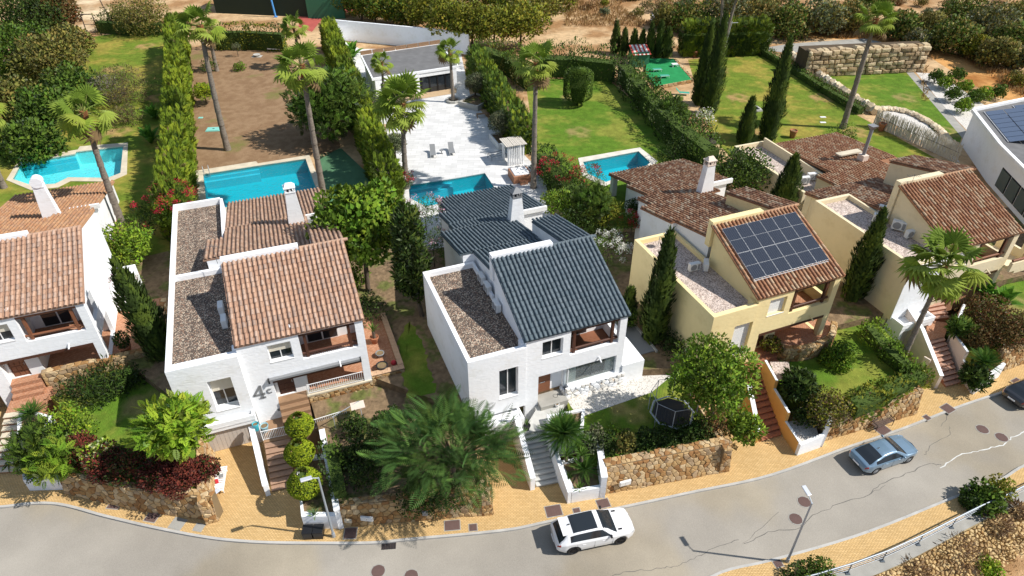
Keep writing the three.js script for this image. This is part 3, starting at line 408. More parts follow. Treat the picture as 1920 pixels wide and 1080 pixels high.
// a window in a reveal: x0..x1, y0..y1, its outer face at z
function windowPart(parent, x0, x1, y0, y1, z, o = {}) {
  const { panes = 2, shut = .5, fm = M.frame, fw = .06, sill = true, curtain = false, wallMat = M.whiteSmooth } = o, f = [bx(x0, x1, y0, y0 + fw, z - .06, z), bx(x0, x1, y1 - fw, y1, z - .06, z), bx(x0, x0 + fw, y0 + fw, y1 - fw, z - .06, z), bx(x1 - fw, x1, y0 + fw, y1 - fw, z - .06, z)];
  const W = (x1 - x0 - 2 * fw) / panes; for (let i = 1; i < panes; i++) { const x = x0 + fw + i * W; f.push(bx(x - fw / 2, x + fw / 2, y0 + fw, y1 - fw, z - .055, z + .006)); }
  const w = part('window', f, fm, parent);
  for (let i = 0; i < panes; i++) part('pane', [bx(x0 + fw + i * W + .01, x0 + fw + (i + 1) * W - .01, y0 + fw, y1 - fw, z - .045, z - .03)], M.glass, w);
  if (shut) { const ys = y1 - (y1 - y0) * shut, sl = []; for (let y = ys; y < y1 - .01; y += .075) sl.push(bx(x0 + fw, x1 - fw, y + .004, Math.min(y1, y + .071), z - .02, z + .012)); part('shutter', sl, o.shutMat || M.shutter, w); }
  if (curtain) for (const [a, b] of [[x0 + fw, x0 + fw + W * .34], [x1 - fw - W * .34, x1 - fw]]) { const c = []; for (let x = a; x < b; x += .1) c.push(bar([x, y0, z - .13], [x, y1, z - .13], .055, .055, 6)); part('curtain', c, M.curtain, w); }
  if (sill) part('sill', [bx(x0 - .02, x1 + .02, y0 - .06, y0 - .004, z - .02, o.sillOut ?? (z + .34))], wallMat, w);
  return w;
}
function railing(G, pts, h, m, name = 'railing', gap = .14) { // pts 3d
  const r = []; for (let i = 0; i < pts.length - 1; i++) { const a = pts[i], b = pts[i + 1]; r.push(bar([a[0], a[1] + h, a[2]], [b[0], b[1] + h, b[2]], .028, .028, 6), bar([a[0], a[1] + .09, a[2]], [b[0], b[1] + .09, b[2]], .02, .02, 5)); for (const q of [a, b]) r.push(bar([q[0], q[1] - .02, q[2]], [q[0], q[1] + h + .03, q[2]], .03, .03, 6)); }
  const R0 = part(name, r, m, G);
  for (let i = 0; i < pts.length - 1; i++) { const a = pts[i], b = pts[i + 1], L = Math.hypot(b[0] - a[0], b[2] - a[2]), n = Math.round(L / gap); for (let k = 1; k < n; k++) { const p = lerp3(a, b, k / n); part('baluster', [bx(p[0] - .012, p[0] + .012, p[1] + .09, p[1] + h, p[2] - .012, p[2] + .012)], m, R0); } }
  return R0;
}
function makeHouse(o) {
  const { label, C: [cx, cz], yaw, wall, tile, wingTile = tile, gravel = M.gravel, blk = [-11.1, -7.2], proud = .06, lower = 'porch', wing, small = [-2, .2, 11.5], mainU = [-7.4, .15], woodM = M.darkWood, ridge = [-7.35, -2.9], frontWall = wall, doorM = M.darkWood, single = true, blkBottom = 2.35, wingWall = wall, wingY } = o;
  const G = thing('house', label, 'house', [cx, 0, cz], R(yaw), 'hillside houses of one design'), oL = -6.3, oR = -.5;
  const main = { y0: 8.16, k: .405, d0: 0 }, sm = { y0: 10.48, k: -.25, d0: 5.95 }, wg = wingY || { y0: 9.3, k: -.235, d0: 6 }, wy = d => wg.y0 + wg.k * (d - wg.d0), sy = d => sm.y0 + sm.k * (d - sm.d0), myy = d => main.y0 + main.k * d;
  // street front
  part('front_wall', [wallXY([[blk[1], .3], [oL, .3], [oL, 4.62], [oR, 4.62], [oR, .3], [0, .3], [0, 7.98], [blk[1], 7.98]], [rect(-6.08, -4.63, 6.15, 7.52), rect(-4.1, -.52, 5.78, 7.86)], -.32, 0)], frontWall, G);
  part('side_wall', [wallDY([[.325, .3], [.325, myy(.32) - .15], [5.9, myy(5.9) - .15], [small[2], sy(small[2]) - .15], [small[2], .3]], -.28, 0, lower === 'porch' ? [rect(.6, 3.7, 2.62, 4.6), rect(.6, 2.3, 5.8, 7.5)] : [rect(.6, 2.3, 5.8, 7.5)])], wall, G);
  part('gable_wall', [wallDY([[.325, 4.9], [.325, myy(.32) - .15], [5.75, myy(5.75) - .15], [5.75, 4.9]], blk[1], blk[1] + .25)], wall, G);
  // block with the flat roof
  const [bL, bR] = blk, bw = o.blkWin || [-9.1, -7.75, 3.55, 6.2];
  part('block_wall', [wallXY(rect(bL, bR - .005, blkBottom, 7.5), [rect(...bw)], -.3, proud), bx(bL, bL + .28, .3, 7.5, -10.05, -.305), bx(bL + .285, bR - .005, .3, 7.5, -10.33, -10.05), bx(bR - .26, bR - .008, 6.4, 7.62, -.75, -.31), bx(bL, bL + .279, .3, 7.5, -10.33, -10.055), bx(bR - .2, bR - .006, 6.9, 7.5, -10.045, -5.8)], wall, G);
  part('block_floor', [bx(bL + .285, bR - .01, blkBottom, blkBottom + .2, -9.9, -.31)], wall, G);
  part('flat_roof', [bx(bL + .283, bR - .012, 6.9, 7.12, -10.04, -.305)], gravel, G);
  windowPart(G, bw[0], bw[1], bw[2], bw[3], -.2, { shut: o.blkShut ?? .5, sillOut: proud + .04, shutMat: o.shutMat, curtain: o.blkCurtain });
  windowPart(G, -6.08, -4.63, 6.15, 7.52, -.22, { shut: o.upShut ?? .5, sillOut: .03, shutMat: o.shutMat });
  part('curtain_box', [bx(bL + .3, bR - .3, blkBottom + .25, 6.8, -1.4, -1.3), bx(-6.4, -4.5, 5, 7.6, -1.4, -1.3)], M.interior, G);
  // floors, porch and balcony recess
  part('upper_floor', [bx(-6.94, -.29, 4.63, 4.9, -5.7, -.33)], frontWall, G);
  part('balcony_wall', [bx(-4.5, -4.3, 4.905, 8.4, -2.6, -.33), bx(-4.3, -.29, 4.905, 8.7, -2.8, -2.6)], o.recess || wall, G);
  part('balcony_floor', [bx(-4.29, -.29, 4.905, 4.95, -2.59, -.33)], o.floorM || M.terracotta, G);
  { const bd = part('balcony_door', [bx(-3.7, -1.5, 4.96, 7.05, -2.59, -2.55)], o.recess || M.frame, G); part('pane', [bx(-3.6, -2.65, 5.05, 6.95, -2.55, -2.53)], M.glass, bd); part('pane', [bx(-2.55, -1.6, 5.05, 6.95, -2.55, -2.53)], M.glass, bd); }
  part('beam', [bx(-4.1, -.52, 7.66, 7.855, -.3, -.06)], woodM, G);
  for (const u of [-3.75, -.95]) part('post', [bx(u - .09, u + .09, 5.785, 7.655, -.3, -.12)], woodM, G);
  { const rl = part('rail', [bar([-4.1, 6.13, -.2], [-.52, 6.13, -.2], .09, .09, 8)], o.railM || woodM, G); if (o.rails) for (let i = 0; i < 26; i++) { const u = -4 + i * .135; part('baluster', [bx(u - .02, u + .02, 5.785, 6.05, -.22, -.18)], woodM, rl); } }
  if (lower === 'porch') {
    part('porch_wall', [wallXY([[-6.29, 1.2], [-4.4, 1.2], [-4.4, 4.625], [-6.29, 4.625]], [rect(-6.1, -5.05, 2.62, 4.5)], -.8, -.56), bx(-4.4, -4.2, 1.2, 4.625, -4, -.56), bx(-4.195, -.29, 1.2, 4.625, -4.2, -4), bx(-6.5, -6.3, .3, 4.625, -1.7, -.33)], o.recess || wall, G);
    part('porch_floor', [bx(-4.19, -.005, 1, 2.6, -3.99, -.33)], o.floorM || M.terracotta, G);
    const dr = part('door', [bx(-6.1, -5.05, 2.62, 4.5, -.74, -.68)], doorM, G); for (let i = 0; i < 3; i++) for (let j = 0; j < 4; j++) part('panel', [rbx(.27, .38, .04, -5.88 + i * .32, 2.87 + j * .46, -.67, .015)], doorM, dr); part('handle', [bar([-5.17, 3.55, -.63], [-5.17, 3.75, -.63], .02)], M.steel, dr);
    part('fascia', [bx(oL, oR, 4.4, 4.62, -.3, .02)], M.darkWood, G);
  } else {
    part('porch_wall', [bx(-6.29, -4.3, 1.2, 4.625, -.9, -.66), bx(-4.3, -4.08, 2, 4.625, -.9, -.33), bx(-6.5, -6.3, .3, 4.625, -1.7, -.33)], wall, G);
    const dr = part('door', [bx(-6.2, -5.15, 2.32, 4.45, -.655, -.6)], M.brownWood, G); part('handle', [bar([-5.95, 3.4, -.57], [-5.55, 3.4, -.57], .018)], M.steel, dr);
    part('low_wall', [bx(-4.08, oR, .3, 3.0, -.3, .04)], wall, G);
    const w = part('window', [bx(-4.08, oR, 3.01, 3.07, -.22, -.14), bx(-4.08, -4.02, 3.07, 4.61, -.22, -.14)], M.frame, G); for (let i = 0; i < 4; i++) part('pane', [bx(-4.0 + i * .87, -3.15 + i * .87, 3.07, 4.6, -.2, -.185)], M.glassClear, w);
    for (const [a, b] of [[-4, -3.35], [-1.05, -.55]]) { const c = []; for (let x = a; x < b; x += .1) c.push(bar([x, 2.4, -.42], [x, 4.6, -.42], .06, .06, 6)); part('curtain', c, M.curtain, w); }
    part('living_floor', [bx(-4.07, -.29, 2.2, 2.4, -4, -.33)], M.deck, G); part('living_wall', [bx(-4.07, -.29, 2.4, 4.62, -4.2, -4)], wall, G);
  }
  part('spout', [bar([-1.9, 4.95, 0], [-1.9, 4.78, .42], .06, .05, 8)], frontWall, G);
  // roofs
  const mr = part('roof', [slab(mainU[0], mainU[1], -.12, 5.92, main)], tileMats[tile].pan, G); tileField(mr, main, rowsOf(mainU[0] + .02, mainU[1], -.16, 5.9), tile, single);
  part('ridge_wall', [bx(ridge[0], ridge[1], wy(6) - .6, 10.78, -6.3, -5.8)], frontWall, G);
  const rt = []; for (let u = ridge[1] + .05; u < mainU[1] - .1; u += .36) rt.push(bar([u, 10.53, -5.95], [u + .4, 10.54, -5.95], .13, .115, 8)); rt.forEach(g => part('ridge_tile', [g], tileMats[tile][1], G));
  const sr = part('rear_roof', [slab(small[0], small[1], 6, small[2] + .1, sm)], tileMats[wingTile].pan, G); tileField(sr, sm, rowsOf(small[0] + .02, small[1], 6.05, small[2] + .25), wingTile);
  part('valley_wall', [wallDY([[6.31, wy(6) - .6], [6.31, sy(6.31) - .15], [small[2], sy(small[2]) - .15], [small[2], wy(small[2]) - .5]], small[0] + .02, small[0] + .2)], wall, G);
  const bodies = [], rows = [], slabs = [];
  wing.forEach(([dA, dB, uL, uR], i) => { slabs.push(slab(uL, uR, dA, dB, wg)); rows.push(...rowsOf(uL + .02, uR - .02, dA, dB)); const bd = Math.min(dB, 22.4), i2 = .22 + .004 * i; if (bd > dA) bodies.push(prism([[uL + i2, -dA - .01], [uR - i2, -dA - .01], [uR - i2, -bd], [uL + i2, -bd]], .3, [wy(dA) - .16, wy(dA) - .16, wy(bd) - .16, wy(bd) - .16])); });
  part('wing_wall', bodies, wingWall, G);
  const last = wing[wing.length - 1]; for (const u of [last[2] + .45, last[3] - .45]) part('pillar', [bx(u - .25, u + .25, 2.3, wy(last[1] - .4) - .16, -last[1] + .2, -last[1] + .75)], wingWall, G);
  // rows that run on over two strips become one
  const key = {}; const wr = part('wing_roof', slabs, tileMats[wingTile].pan, G); tileField(wr, wg, rows, wingTile);
  if (o.fascia) part('fascia_board', [bx(o.fascia[0], o.fascia[1], wy(17.2) - .3, wy(17.2) + .1, -17.19, -16.98)], M.whiteSmooth, G);
  const ch = o.chimney; if (ch) {
    const top = ch.top || 9.7, y0 = wy(ch.d) - .5, w1 = .78, cM = ch.m || M.white, c = part('chimney', [frustum(ch.u, -ch.d, 1.35, .75, y0, w1, .6, top)], cM, G);
    const hd = [bx(ch.u - .42, ch.u + .42, top + .002, top + .1, -ch.d - .34, -ch.d + .34)]; for (const s of [-1, 0, 1]) for (const q of [-1, 1]) hd.push(bx(ch.u + s * .33 - .07, ch.u + s * .33 + .07, top + .1, top + .42, -ch.d + q * .26 - .06, -ch.d + q * .26 + .06));
    if (ch.kind === 'round') { const g = new THREE.CylinderGeometry(.42, .42, .72, 14, 1, false, 0, Math.PI); g.rotateX(Math.PI / 2); g.rotateZ(Math.PI / 2 * 0); g.rotateY(0); g.translate(ch.u, top + .42, -ch.d); g.rotateZ(0); const g2 = new THREE.CylinderGeometry(.44, .44, .74, 16); g2.rotateX(Math.PI / 2); g2.translate(ch.u, top + .45, -ch.d); hd.push(g2); } else if (ch.kind === 'pyramid') hd.push(frustum(ch.u, -ch.d, .92, .75, top + .42, .1, .1, top + .85)); else hd.push(bx(ch.u - .46, ch.u + .46, top + .42, top + .5, -ch.d - .38, -ch.d + .38), frustum(ch.u, -ch.d, .8, .66, top + .5, .5, .12, top + .78));
    part('chimney_cap', hd, ch.capM || cM, c); part('flue', [bx(ch.u - .2, ch.u + .2, top + .1, top + .4, -ch.d - .17, -ch.d + .17)], M.black, c);
  }
  if (o.extra) o.extra(G, { wy, sy, myy });
  return G;
}
const L2W = (C0, yaw, u, d) => { const a = R(yaw); return [C0[0] + u * Math.cos(a) - d * Math.sin(a), C0[1] - u * Math.sin(a) - d * Math.cos(a)]; };
// garage under the block: door in a projecting white box with a planter ledge
function garage(G, u0, u1, yTop = 2.2, d = -1.1) {
  part('garage_wall', [bx(u0 - .3, u0, .1, yTop, -.2, -d), bx(u1, u1 + .3, .1, yTop, -.2, -d), bx(u0, u1, yTop - .3, yTop, -.19, -d)], M.white, G);
  part('garage_top', [bx(u0 - .32, u1 + .32, yTop + .002, yTop + .12, -.25, -d + .04), bx(u0 - .32, u1 + .32, yTop + .12, yTop + .42, -d - .14, -d + .035), bx(u0 - .32, u0 - .16, yTop + .12, yTop + .42, -.25, -d - .14), bx(u1 + .16, u1 + .32, yTop + .12, yTop + .42, -.25, -d - .14)], M.white, G);
  const s = part('garage_door', [bx(u0 + .005, u1 - .005, .12, yTop - .31, -d - .3, -d - .24)], M.garage, G);
  for (let i = 0; i < 12; i++) { const x = u0 + .02 + i * (u1 - u0 - .04) / 12; part('slat', [bx(x, x + (u1 - u0 - .04) / 12 - .02, .14, yTop - .33, -d - .239, -d - .22)], M.garage, s); }
}

const HC = { one: [-28.77, -36.2], two: [-9.75, -34.45], three: [7.61, -34.88], four: [23.35, -39.3], five: [39.45, -45.1] }, HY = { one: 21, two: 20.5, three: 21.3, four: 22, five: 20.5 };
const houseOne = makeHouse({ label: 'white house with pale terracotta roofs at the left edge of the photo', C: HC.one, yaw: HY.one, wall: M.white, tile: 'pink', wingTile: 'orange', proud: .06, wing: [[6.3, 10.4, -7.2, -2], [10.4, 17.2, -9.6, -1.6], [17.2, 26, -9.6, -1.0]], small: [-2.9, .1, 11], ridge: [-7.35, -3.2], woodM: M.brownWood, doorM: M.brownWood, fascia: [-3.4, -.9], chimney: { u: -4.1, d: 15.3, top: 9.9, kind: 'round' }, recess: M.whiteSmooth });
const houseTwo = makeHouse({ label: 'white house with terracotta roofs and a large grey number four on its front', C: HC.two, yaw: HY.two, wall: M.white, tile: 'pink', wingTile: 'tan', proud: .3, blk: [-12.0, -7.85], blkWin: [-10.0, -8.6, 3.4, 6.0], mainU: [-7.9, .15], wing: [[6.3, 10.4, -7.86, -2], [10.4, 11.2, -9.55, -2], [11.2, 14.8, -9.55, -1.7], [14.8, 17.2, -8.3, -1.7], [17.2, 25.4, -8.2, .2]], small: [-2, .2, 11], ridge: [-7.9, -2.9], fascia: [-1.8, .3], rails: true, chimney: { u: -2.6, d: 15.6, top: 9.9, kind: 'gable' }, recess: M.whiteSmooth,
  extra: (G, f) => {
    garage(G, -11.4, -8.2, 2.35, -.75);
    const pw = part('parapet', [bx(-12.2, -11.95, .5, 6.9, -22.6, -10.6), bx(-11.949, -8.4, .5, 6.9, -22.6, -22.35), bx(-11.949, -9.6, .5, 6.9, -10.85, -10.6), bx(-8.42, -8.2, 5.4, 6.9, -22.34, -15.2)], M.white, G); part('rear_flat_roof', [bx(-11.948, -8.43, 5.9, 6.35, -22.34, -10.86)], M.gravel, G);
    // number on the wall
    const ng = []; const Z0 = .004, Z1 = .045; const bb = (x0, y0, x1, y1, w) => { const g = new THREE.BoxGeometry(Math.hypot(x1 - x0, y1 - y0) + w * .6, w, Z1 - Z0); g.rotateZ(Math.atan2(y1 - y0, x1 - x0)); g.translate((x0 + x1) / 2, (y0 + y1) / 2, (Z0 + Z1) / 2); return g; };
    const four = part('number_four', [bb(-7.62, 3.72, -7.14, 4.42, .15), bb(-7.66, 3.7, -6.98, 3.7, .15), bb(-7.14, 4.42, -7.14, 3.36, .16), bb(-7.3, 3.38, -6.98, 3.38, .12)], M.grey, G);
    const cg = new THREE.TorusGeometry(.16, .06, 6, 16, 4.4); cg.rotateZ(.9); cg.scale(1, 1, .4); cg.translate(-6.62, 3.82, .03); part('letter', [cg], M.grey, G);
    part('intercom', [rbx(.16, .2, .04, -6.42, 1.95, .03, .01)], M.grey, G);
    part('awning', [bar([-6.45, 4.78, .16], [-.6, 4.78, .16], .1, .1, 10), bx(-6.45, -.6, 4.86, 4.9, .02, .26)], M.grey, G);
    part('awning_bracket', [bx(-6.55, -6.45, 4.6, 4.9, .005, .26)], M.dark, G); part('awning_bracket', [bx(-.6, -.5, 4.6, 4.9, .005, .26)], M.dark, G);
    part('step', [bx(-6.29, -4.4, .7, 2.58, -0.550, 0.100)], M.deckWood, G); part('step', [bx(-6.29, -4.4, .7, 2.30, 0.101, 0.450)], M.deckWood, G); part('step', [bx(-6.29, -4.4, .7, 2.02, 0.451, 0.800)], M.deckWood, G); part('step', [bx(-6.29, -4.4, .7, 1.74, 0.801, 1.150)], M.deckWood, G); part('step', [bx(-6.29, -4.4, .7, 1.47, 1.151, 1.5)], M.deckWood, G);
    const st = part('stone_base', [bx(-4.35, .0, .8, 2.5, -.3, 0.02)], M.mortar, G); stones(st, [{ O: [-4.35, .8, .02], S: [1, 0, 0], U: [0, 1, 0], N: [0, 0, 1], w: 4.35, h: 1.68 }, { O: [-4.35, .8, -1.4], S: [0, 0, 1], U: [0, 1, 0], N: [-1, 0, 0], w: 1.4, h: 1.68 }], { cw: .36, ch: .3 });
    part('base_coping', [bx(-4.42, -.0, 2.501, 2.62, -.42, .1)], M.coping, G);
    railing(G, [[-4.3, 2.62, -.05], [-.08, 2.62, -.05]], .85, M.plasticWhite);
    part('terrace_floor', [bx(.01, 2.0, 1, 2.58, -7.2, -.5)], M.terracotta, G);
    const tw = part('terrace_wall', [bx(.01, 2.35, .8, 2.78, -.5, -.1), bx(2.0, 2.35, .8, 2.78, -7.2, -.501)], M.mortar, G); stones(tw, [{ O: [.03, .8, -.1], S: [1, 0, 0], U: [0, 1, 0], N: [0, 0, 1], w: 2.3, h: 1.9 }], {});
    for (let i = 0; i < 6; i++) part('coping_tile', [bx(.02 + i * .39, .4 + i * .39, 2.782, 2.84, -.52, -.07)], M.clayPot2, tw); for (let i = 0; i < 10; i++) part('coping_tile', [bx(1.98, 2.38, 2.782, 2.84, -1.18 - i * .62, -.57 - i * .62)], M.clayPot2, tw);
  } });
const houseThree = makeHouse({ label: 'white house with slate grey tile roofs in the middle of the row', C: HC.three, yaw: HY.three, wall: M.white, tile: 'slate', wingTile: 'slate', lower: 'glazed', proud: .04, blkWin: [-9.05, -7.75, 3.6, 6.1], blkShut: 0, upShut: 0, blkCurtain: true, railM: M.darkWood, floorM: M.brownWood, wing: [[6.3, 10.4, -7.2, -1.95], [10.4, 15.7, -8.2, -1.8], [15.7, 17.2, -7.1, -1.6], [17.2, 20.6, -7.0, 1.6], [20.6, 25, -6.1, 1.6]], small: [-2, .25, 11.6], fascia: [-1.3, 1.7], chimney: { u: -1.85, d: 15.3, top: 9.3, kind: 'pyramid', capM: M.grey },
  extra: (G) => {
    garage(G, -10.8, -8.0, 1.9, -1.0);
    const rk = part('stone_base', [bx(-4.3, .2, .6, 2.9, .05, .12)], M.white, G); stones(rk, [{ O: [-4.3, .7, .12], S: [1, 0, 0], U: [0, 1, 0], N: [0, 0, 1], w: 4.5, h: 2.2 }, { O: [-4.32, .7, -1.2], S: [0, 0, 1], U: [0, 1, 0], N: [-1, 0, 0], w: 1.3, h: 1.9 }], { mats: [M.white, M.whiteRock], dep: .1, cw: .42 });
    part('low_wall_side', [bx(-4.3, -4.1, .6, 2.75, -1.25, -.33)], M.white, G);
    part('terrace_box', [bx(.02, 1.75, .5, 3.55, -4.6, .1)], M.white, G);
    part('pathway', [bx(-6.29, -4.31, .3, 2.3, -.65, .6)], M.concrete, G);
    const dk = part('garden_ramp', [bx(2.0, 3.6, 2.0, 2.56, -7.4, -1.4)], M.grey, G); part('edging', [bx(3.601, 3.75, 2.0, 2.66, -7.6, -1.2)], M.concrete, dk);
  } });
const houseFour = makeHouse({ label: 'yellow house with solar panels on its red tile roof', C: HC.four, yaw: HY.four, wall: M.yellow, tile: 'red', wingTile: 'brown', gravel: M.gravelPale, blk: [-10.75, -7.1], blkWin: [-8.5, -6.98, 3.45, 6.1].map((x, i) => i < 2 ? x - .25 : x), shutMat: M.acWhite, blkShut: .95, upShut: .95, single: false, wingWall: M.whiteSmooth, wing: [[6.3, 10.4, -7.1, -1.6], [10.4, 14.9, -7.5, -.4], [14.9, 17.2, -6.4, .6], [17.2, 21, -5.2, 3.4], [21, 25.6, -4.5, 4.3]], small: [-1.6, .6, 11.5], fascia: [.5, 3.6], chimney: { u: -.7, d: 15.4, top: 9.7, kind: 'gable', m: M.whiteSmooth, capM: M.pinkish },
  extra: (G, f) => {
    const fr = part('solar_array', [bx(-7.1, -.5, 0, .02, 0, .02)], M.alu, G); fr.geometry = mg([0, 1, 2, 3].map(i => { const d = 1.05 + i * 1.35; return bx(-7.0, -.55, f.myy(d) + .12, f.myy(d) + .16, -d - .03, -d + .03); }));
    for (let r = 0; r < 2; r++) for (let c = 0; c < 6; c++) { const d = 2.12 + r * 2.06, place = q => { q.position.set(-6.47 + c * 1.09, f.myy(d) + .22, -d); q.rotation.x = Math.atan(.405); }; place(part('solar_panel', [bx(-.53, .53, -.02, .02, -1.1, 1.1)], M.alu, fr)); place(part('cell_sheet', [bx(-.522, .522, .0205, .024, -1.09, -.006), bx(-.522, .522, .0205, .024, .006, 1.09)], M.panel, fr)); }
    part('step', [bx(-6.29, -4.4, .7, 2.58, -0.550, 0.100)], M.clayStep, G); part('step', [bx(-6.29, -4.4, .7, 2.30, 0.101, 0.450)], M.clayStep, G); part('step', [bx(-6.29, -4.4, .7, 2.02, 0.451, 0.800)], M.clayStep, G); part('step', [bx(-6.29, -4.4, .7, 1.74, 0.801, 1.150)], M.clayStep, G);
  } });
const houseFive = makeHouse({ label: 'beige house with red tile roofs and four air conditioners at the right', C: HC.five, yaw: HY.five, wall: M.beige, tile: 'red', wingTile: 'brown', gravel: M.gravelPale, blk: [-10.75, -7.2], single: false, frontWall: M.beige, shutMat: M.acWhite, blkShut: .95, wing: [[6.3, 10.5, -7.2, -1.2], [10.5, 13, -9.4, -1.2]], small: [-2.1, 1.0, 11.5], wingY: { y0: 8.0, k: -.2, d0: 6 }, railM: M.brownWood,
  extra: (G) => {
    const pl = { y0: 6.25, k: -.09, d0: 12 }, a = part('lower_roof', [slab(-3.2, 5.4, 13.0, 25, pl), slab(-5.0, 3.2, 13.0, 16.4, { ...pl, y0: 6.256 })], tileMats.red.pan, G); tileField(a, pl, [...rowsOf(-3.2, 5.4, u => u < 3.2 ? 16.4 : 17, 25), ...rowsOf(-5, 3.2, 13, 16.4)], 'red');
    part('lower_wall', [prism([[-2.9, -16.5], [5.1, -16.5], [5.1, -24.6], [-2.9, -24.6]], .5, 5.0), prism([[-4.7, -13.1], [2.9, -13.1], [2.9, -16.49], [-4.7, -16.49]], .5, 5.75)], M.beige, G);
    part('parapet', [bx(-6.9, -3.25, .5, 4.9, -26.5, -26.25), bx(-6.9, -6.6, .5, 4.9, -26.249, -15.5), bx(-3.45, -3.25, 4.2, 5.4, -26.2, -16.5)], M.beige, G); part('rear_flat_roof', [bx(-6.6, -3.46, 4.0, 4.4, -26.24, -15.5)], M.gravelPale, G);
    part('stove_pipe', [bar([1.6, 6.2, -17.6], [1.6, 9.1, -17.6], .17, .17, 10), frustum(1.6, -17.6, .3, .3, 9.1, .75, .75, 9.5)], M.grey, G); part('pipe_base', [bx(1.3, 1.95, 5.4, 6.45, -18, -17.2)], M.pinkish, G); part('slab_ledge', [bx(-.2, 2.6, 6.0, 6.14, -19.4, -18.7)], M.coping, G);
    part('corner_balcony', [bx(.02, 2.1, 4.7, 4.95, -2.4, .9), bx(-.6, 2.1, 4.951, 5.75, .65, .9), bx(1.85, 2.1, 4.951, 5.75, -2.4, .649), bx(1.75, 2.1, 4.951, 8.0, -.35, 0)], M.beige, G);
    part('log_rail', [bar([-.6, 5.95, .77], [1.75, 5.95, .77], .1, .1, 8)], M.brownWood, G);
    part('front_panel', [bx(-10.73, -7.22, 2.36, 7.35, .062, .09)], M.white, G);
    garage(G, -10.3, -7.7, 2.2, -1.2);
  } });
// ---------- ground, road, pavements, gardens ----------
const kerbUp = smooth([[-70, -24.5], [-45, -25.6], ...XZ([[0, 954], [50, 948], [105, 948], [200, 972], [300, 995], [400, 1013], [480, 1020], [590, 1022], [705, 1021], [755, 1016], [960, 996], [1027, 982], [1170, 954], [1295, 927], [1440, 896], [1590, 842], [1690, 808], [1800, 765], [1915, 725]], 0), [44, -39.4], [62, -48]], 5);
const kerbLow = smooth([[-14, -8], [0, -13.5], [7.5, -18.9], ...XZ([[1342, 1076], [1440, 1051], [1610, 1002], [1787, 932], [1872, 900], [1920, 872]], 0), [44, -32], [64, -41]], 5);
struct('ground', [bx(-900, 900, -14, -.9, -1400, -20)], M.earth);
struct('road', [sheet([...kerbUp, [70, -44], [64, -41], ...[...kerbLow].reverse(), [-70, -2]], 0)], M.asphalt);
const roadBase = struct('road_bed', [sheet([[-90, -60], [90, -60], [90, -20], [64, -41], ...[...kerbLow].reverse(), [-14, 0], [-90, 0]].map(p => p), -.3)], M.soil);
// pavement of yellow pavers along the houses, running up to the garages
const kIn = offset(kerbUp, .16);
struct('pavement', [prism([...kIn, [62, -60], [30, -50], [-70, -40]], -.3, .12)], M.paver, 'yellow brick pavement in front of the houses');
const kerbStone = (name, line, w, lab) => { const out = thing(name, lab, 'kerb'); out.userData.kind = 'structure'; delete out.userData.category; const inner = offset(line, w); let acc = 0, i0 = 0; for (let i = 1; i < line.length; i++) { acc += Math.hypot(line[i][0] - line[i - 1][0], line[i][1] - line[i - 1][1]); if (acc > 1 || i === line.length - 1) { const s = [...line.slice(i0, i + 1)], t = [...inner.slice(i0, i + 1)].reverse(); part('kerb_stone', [prism([...s, ...t], -.25, .124 + rr(-.004, .004))], M.kerb, out); i0 = i; acc = 0; } } };
kerbStone('kerb', kerbUp, .16, 'pale kerb along the house side of the road'); kerbStone('far_kerb', kerbLow, -.16, 'pale kerb along the railing side of the road');
const low = v => { const a = offset(kerbLow, -1); return kerbLow.map((p, i) => { const k = v * (1 - .3 * ss(17, 33, p[0]) * ss(.2, 1.5, v)); return [lerp(p[0], a[i][0], k), lerp(p[1], a[i][1], k)]; }); };
const lowIn = low(.16), lowOut = low(1.75);
struct('far_pavement', [prism([...lowIn, ...[...lowOut].reverse()], -.3, .12)], M.paver, 'narrow yellow brick pavement along the railing');
const slopeTop = low(2.5);
struct('railing_footing', [prism([...low(1.752), ...[...slopeTop].reverse()], -1, .05)], M.concrete);

// ground behind and between the houses
const pools = {
  a: { lip: [[12, 338], [36, 300], [146, 281], [150, 275], [240, 268], [238, 327], [206, 341], [132, 340], [108, 352], [58, 357]], water: [[24, 336], [40, 306], [140, 289], [143, 285], [231, 275], [226, 325], [202, 334], [128, 333], [104, 345], [60, 348]] },
  b: { lip: [[366, 321], [480, 303], [484, 307], [580, 291], [612, 372], [470, 398], [376, 400]], water: [[381, 327], [484, 311], [573, 298], [597, 366], [470, 388], [388, 390]] },
  c: { lip: [[735, 352], [846, 334], [912, 322], [938, 356], [936, 372], [800, 400], [742, 384]], water: [[766, 348], [846, 336], [909, 325], [931, 358], [800, 388], [768, 372]] },
  d: { lip: [[1084, 297], [1200, 277], [1233, 303], [1222, 312], [1132, 350], [1092, 330]], water: [[1093, 304], [1197, 284], [1219, 305], [1210, 314], [1136, 342], [1102, 326]] },
};
const HB = 2.5; for (const k in pools) for (const j of ['lip', 'water']) pools[k][j] = XZ(pools[k][j], HB);
const fr = (c, u, d) => L2W(HC[c], HY[c], u, d);
const backFront = [[-90, -31], fr('one', -12, .9), fr('one', .3, .9), fr('two', -11.6, .8), fr('two', -11.6, .6), fr('two', -.2, .6), fr('three', -11, .6), fr('three', -.1, .6), fr('four', -11, .6), fr('four', -.1, .6), fr('five', -11, .6), fr('five', 2.5, .6), [70, -56]];
const split = [[70, -62], [20, -54], [-90, -54]];
struct('garden_soil', [prism([...backFront, ...split], -.8, HB)], M.soil, 'ground between and around the houses');
struct('garden_ground', [prism([...[...split].reverse(), [300, -90], [420, -900], [-420, -900], [-420, -60]], -.8, HB, Object.values(pools).map(p => p.lip))], M.earth, 'dry earth around and behind the gardens');
const lawn = (name, px, m, lab, y = HB + .004, holes = []) => struct(name, [sheet(px, y, holes)], m, lab);
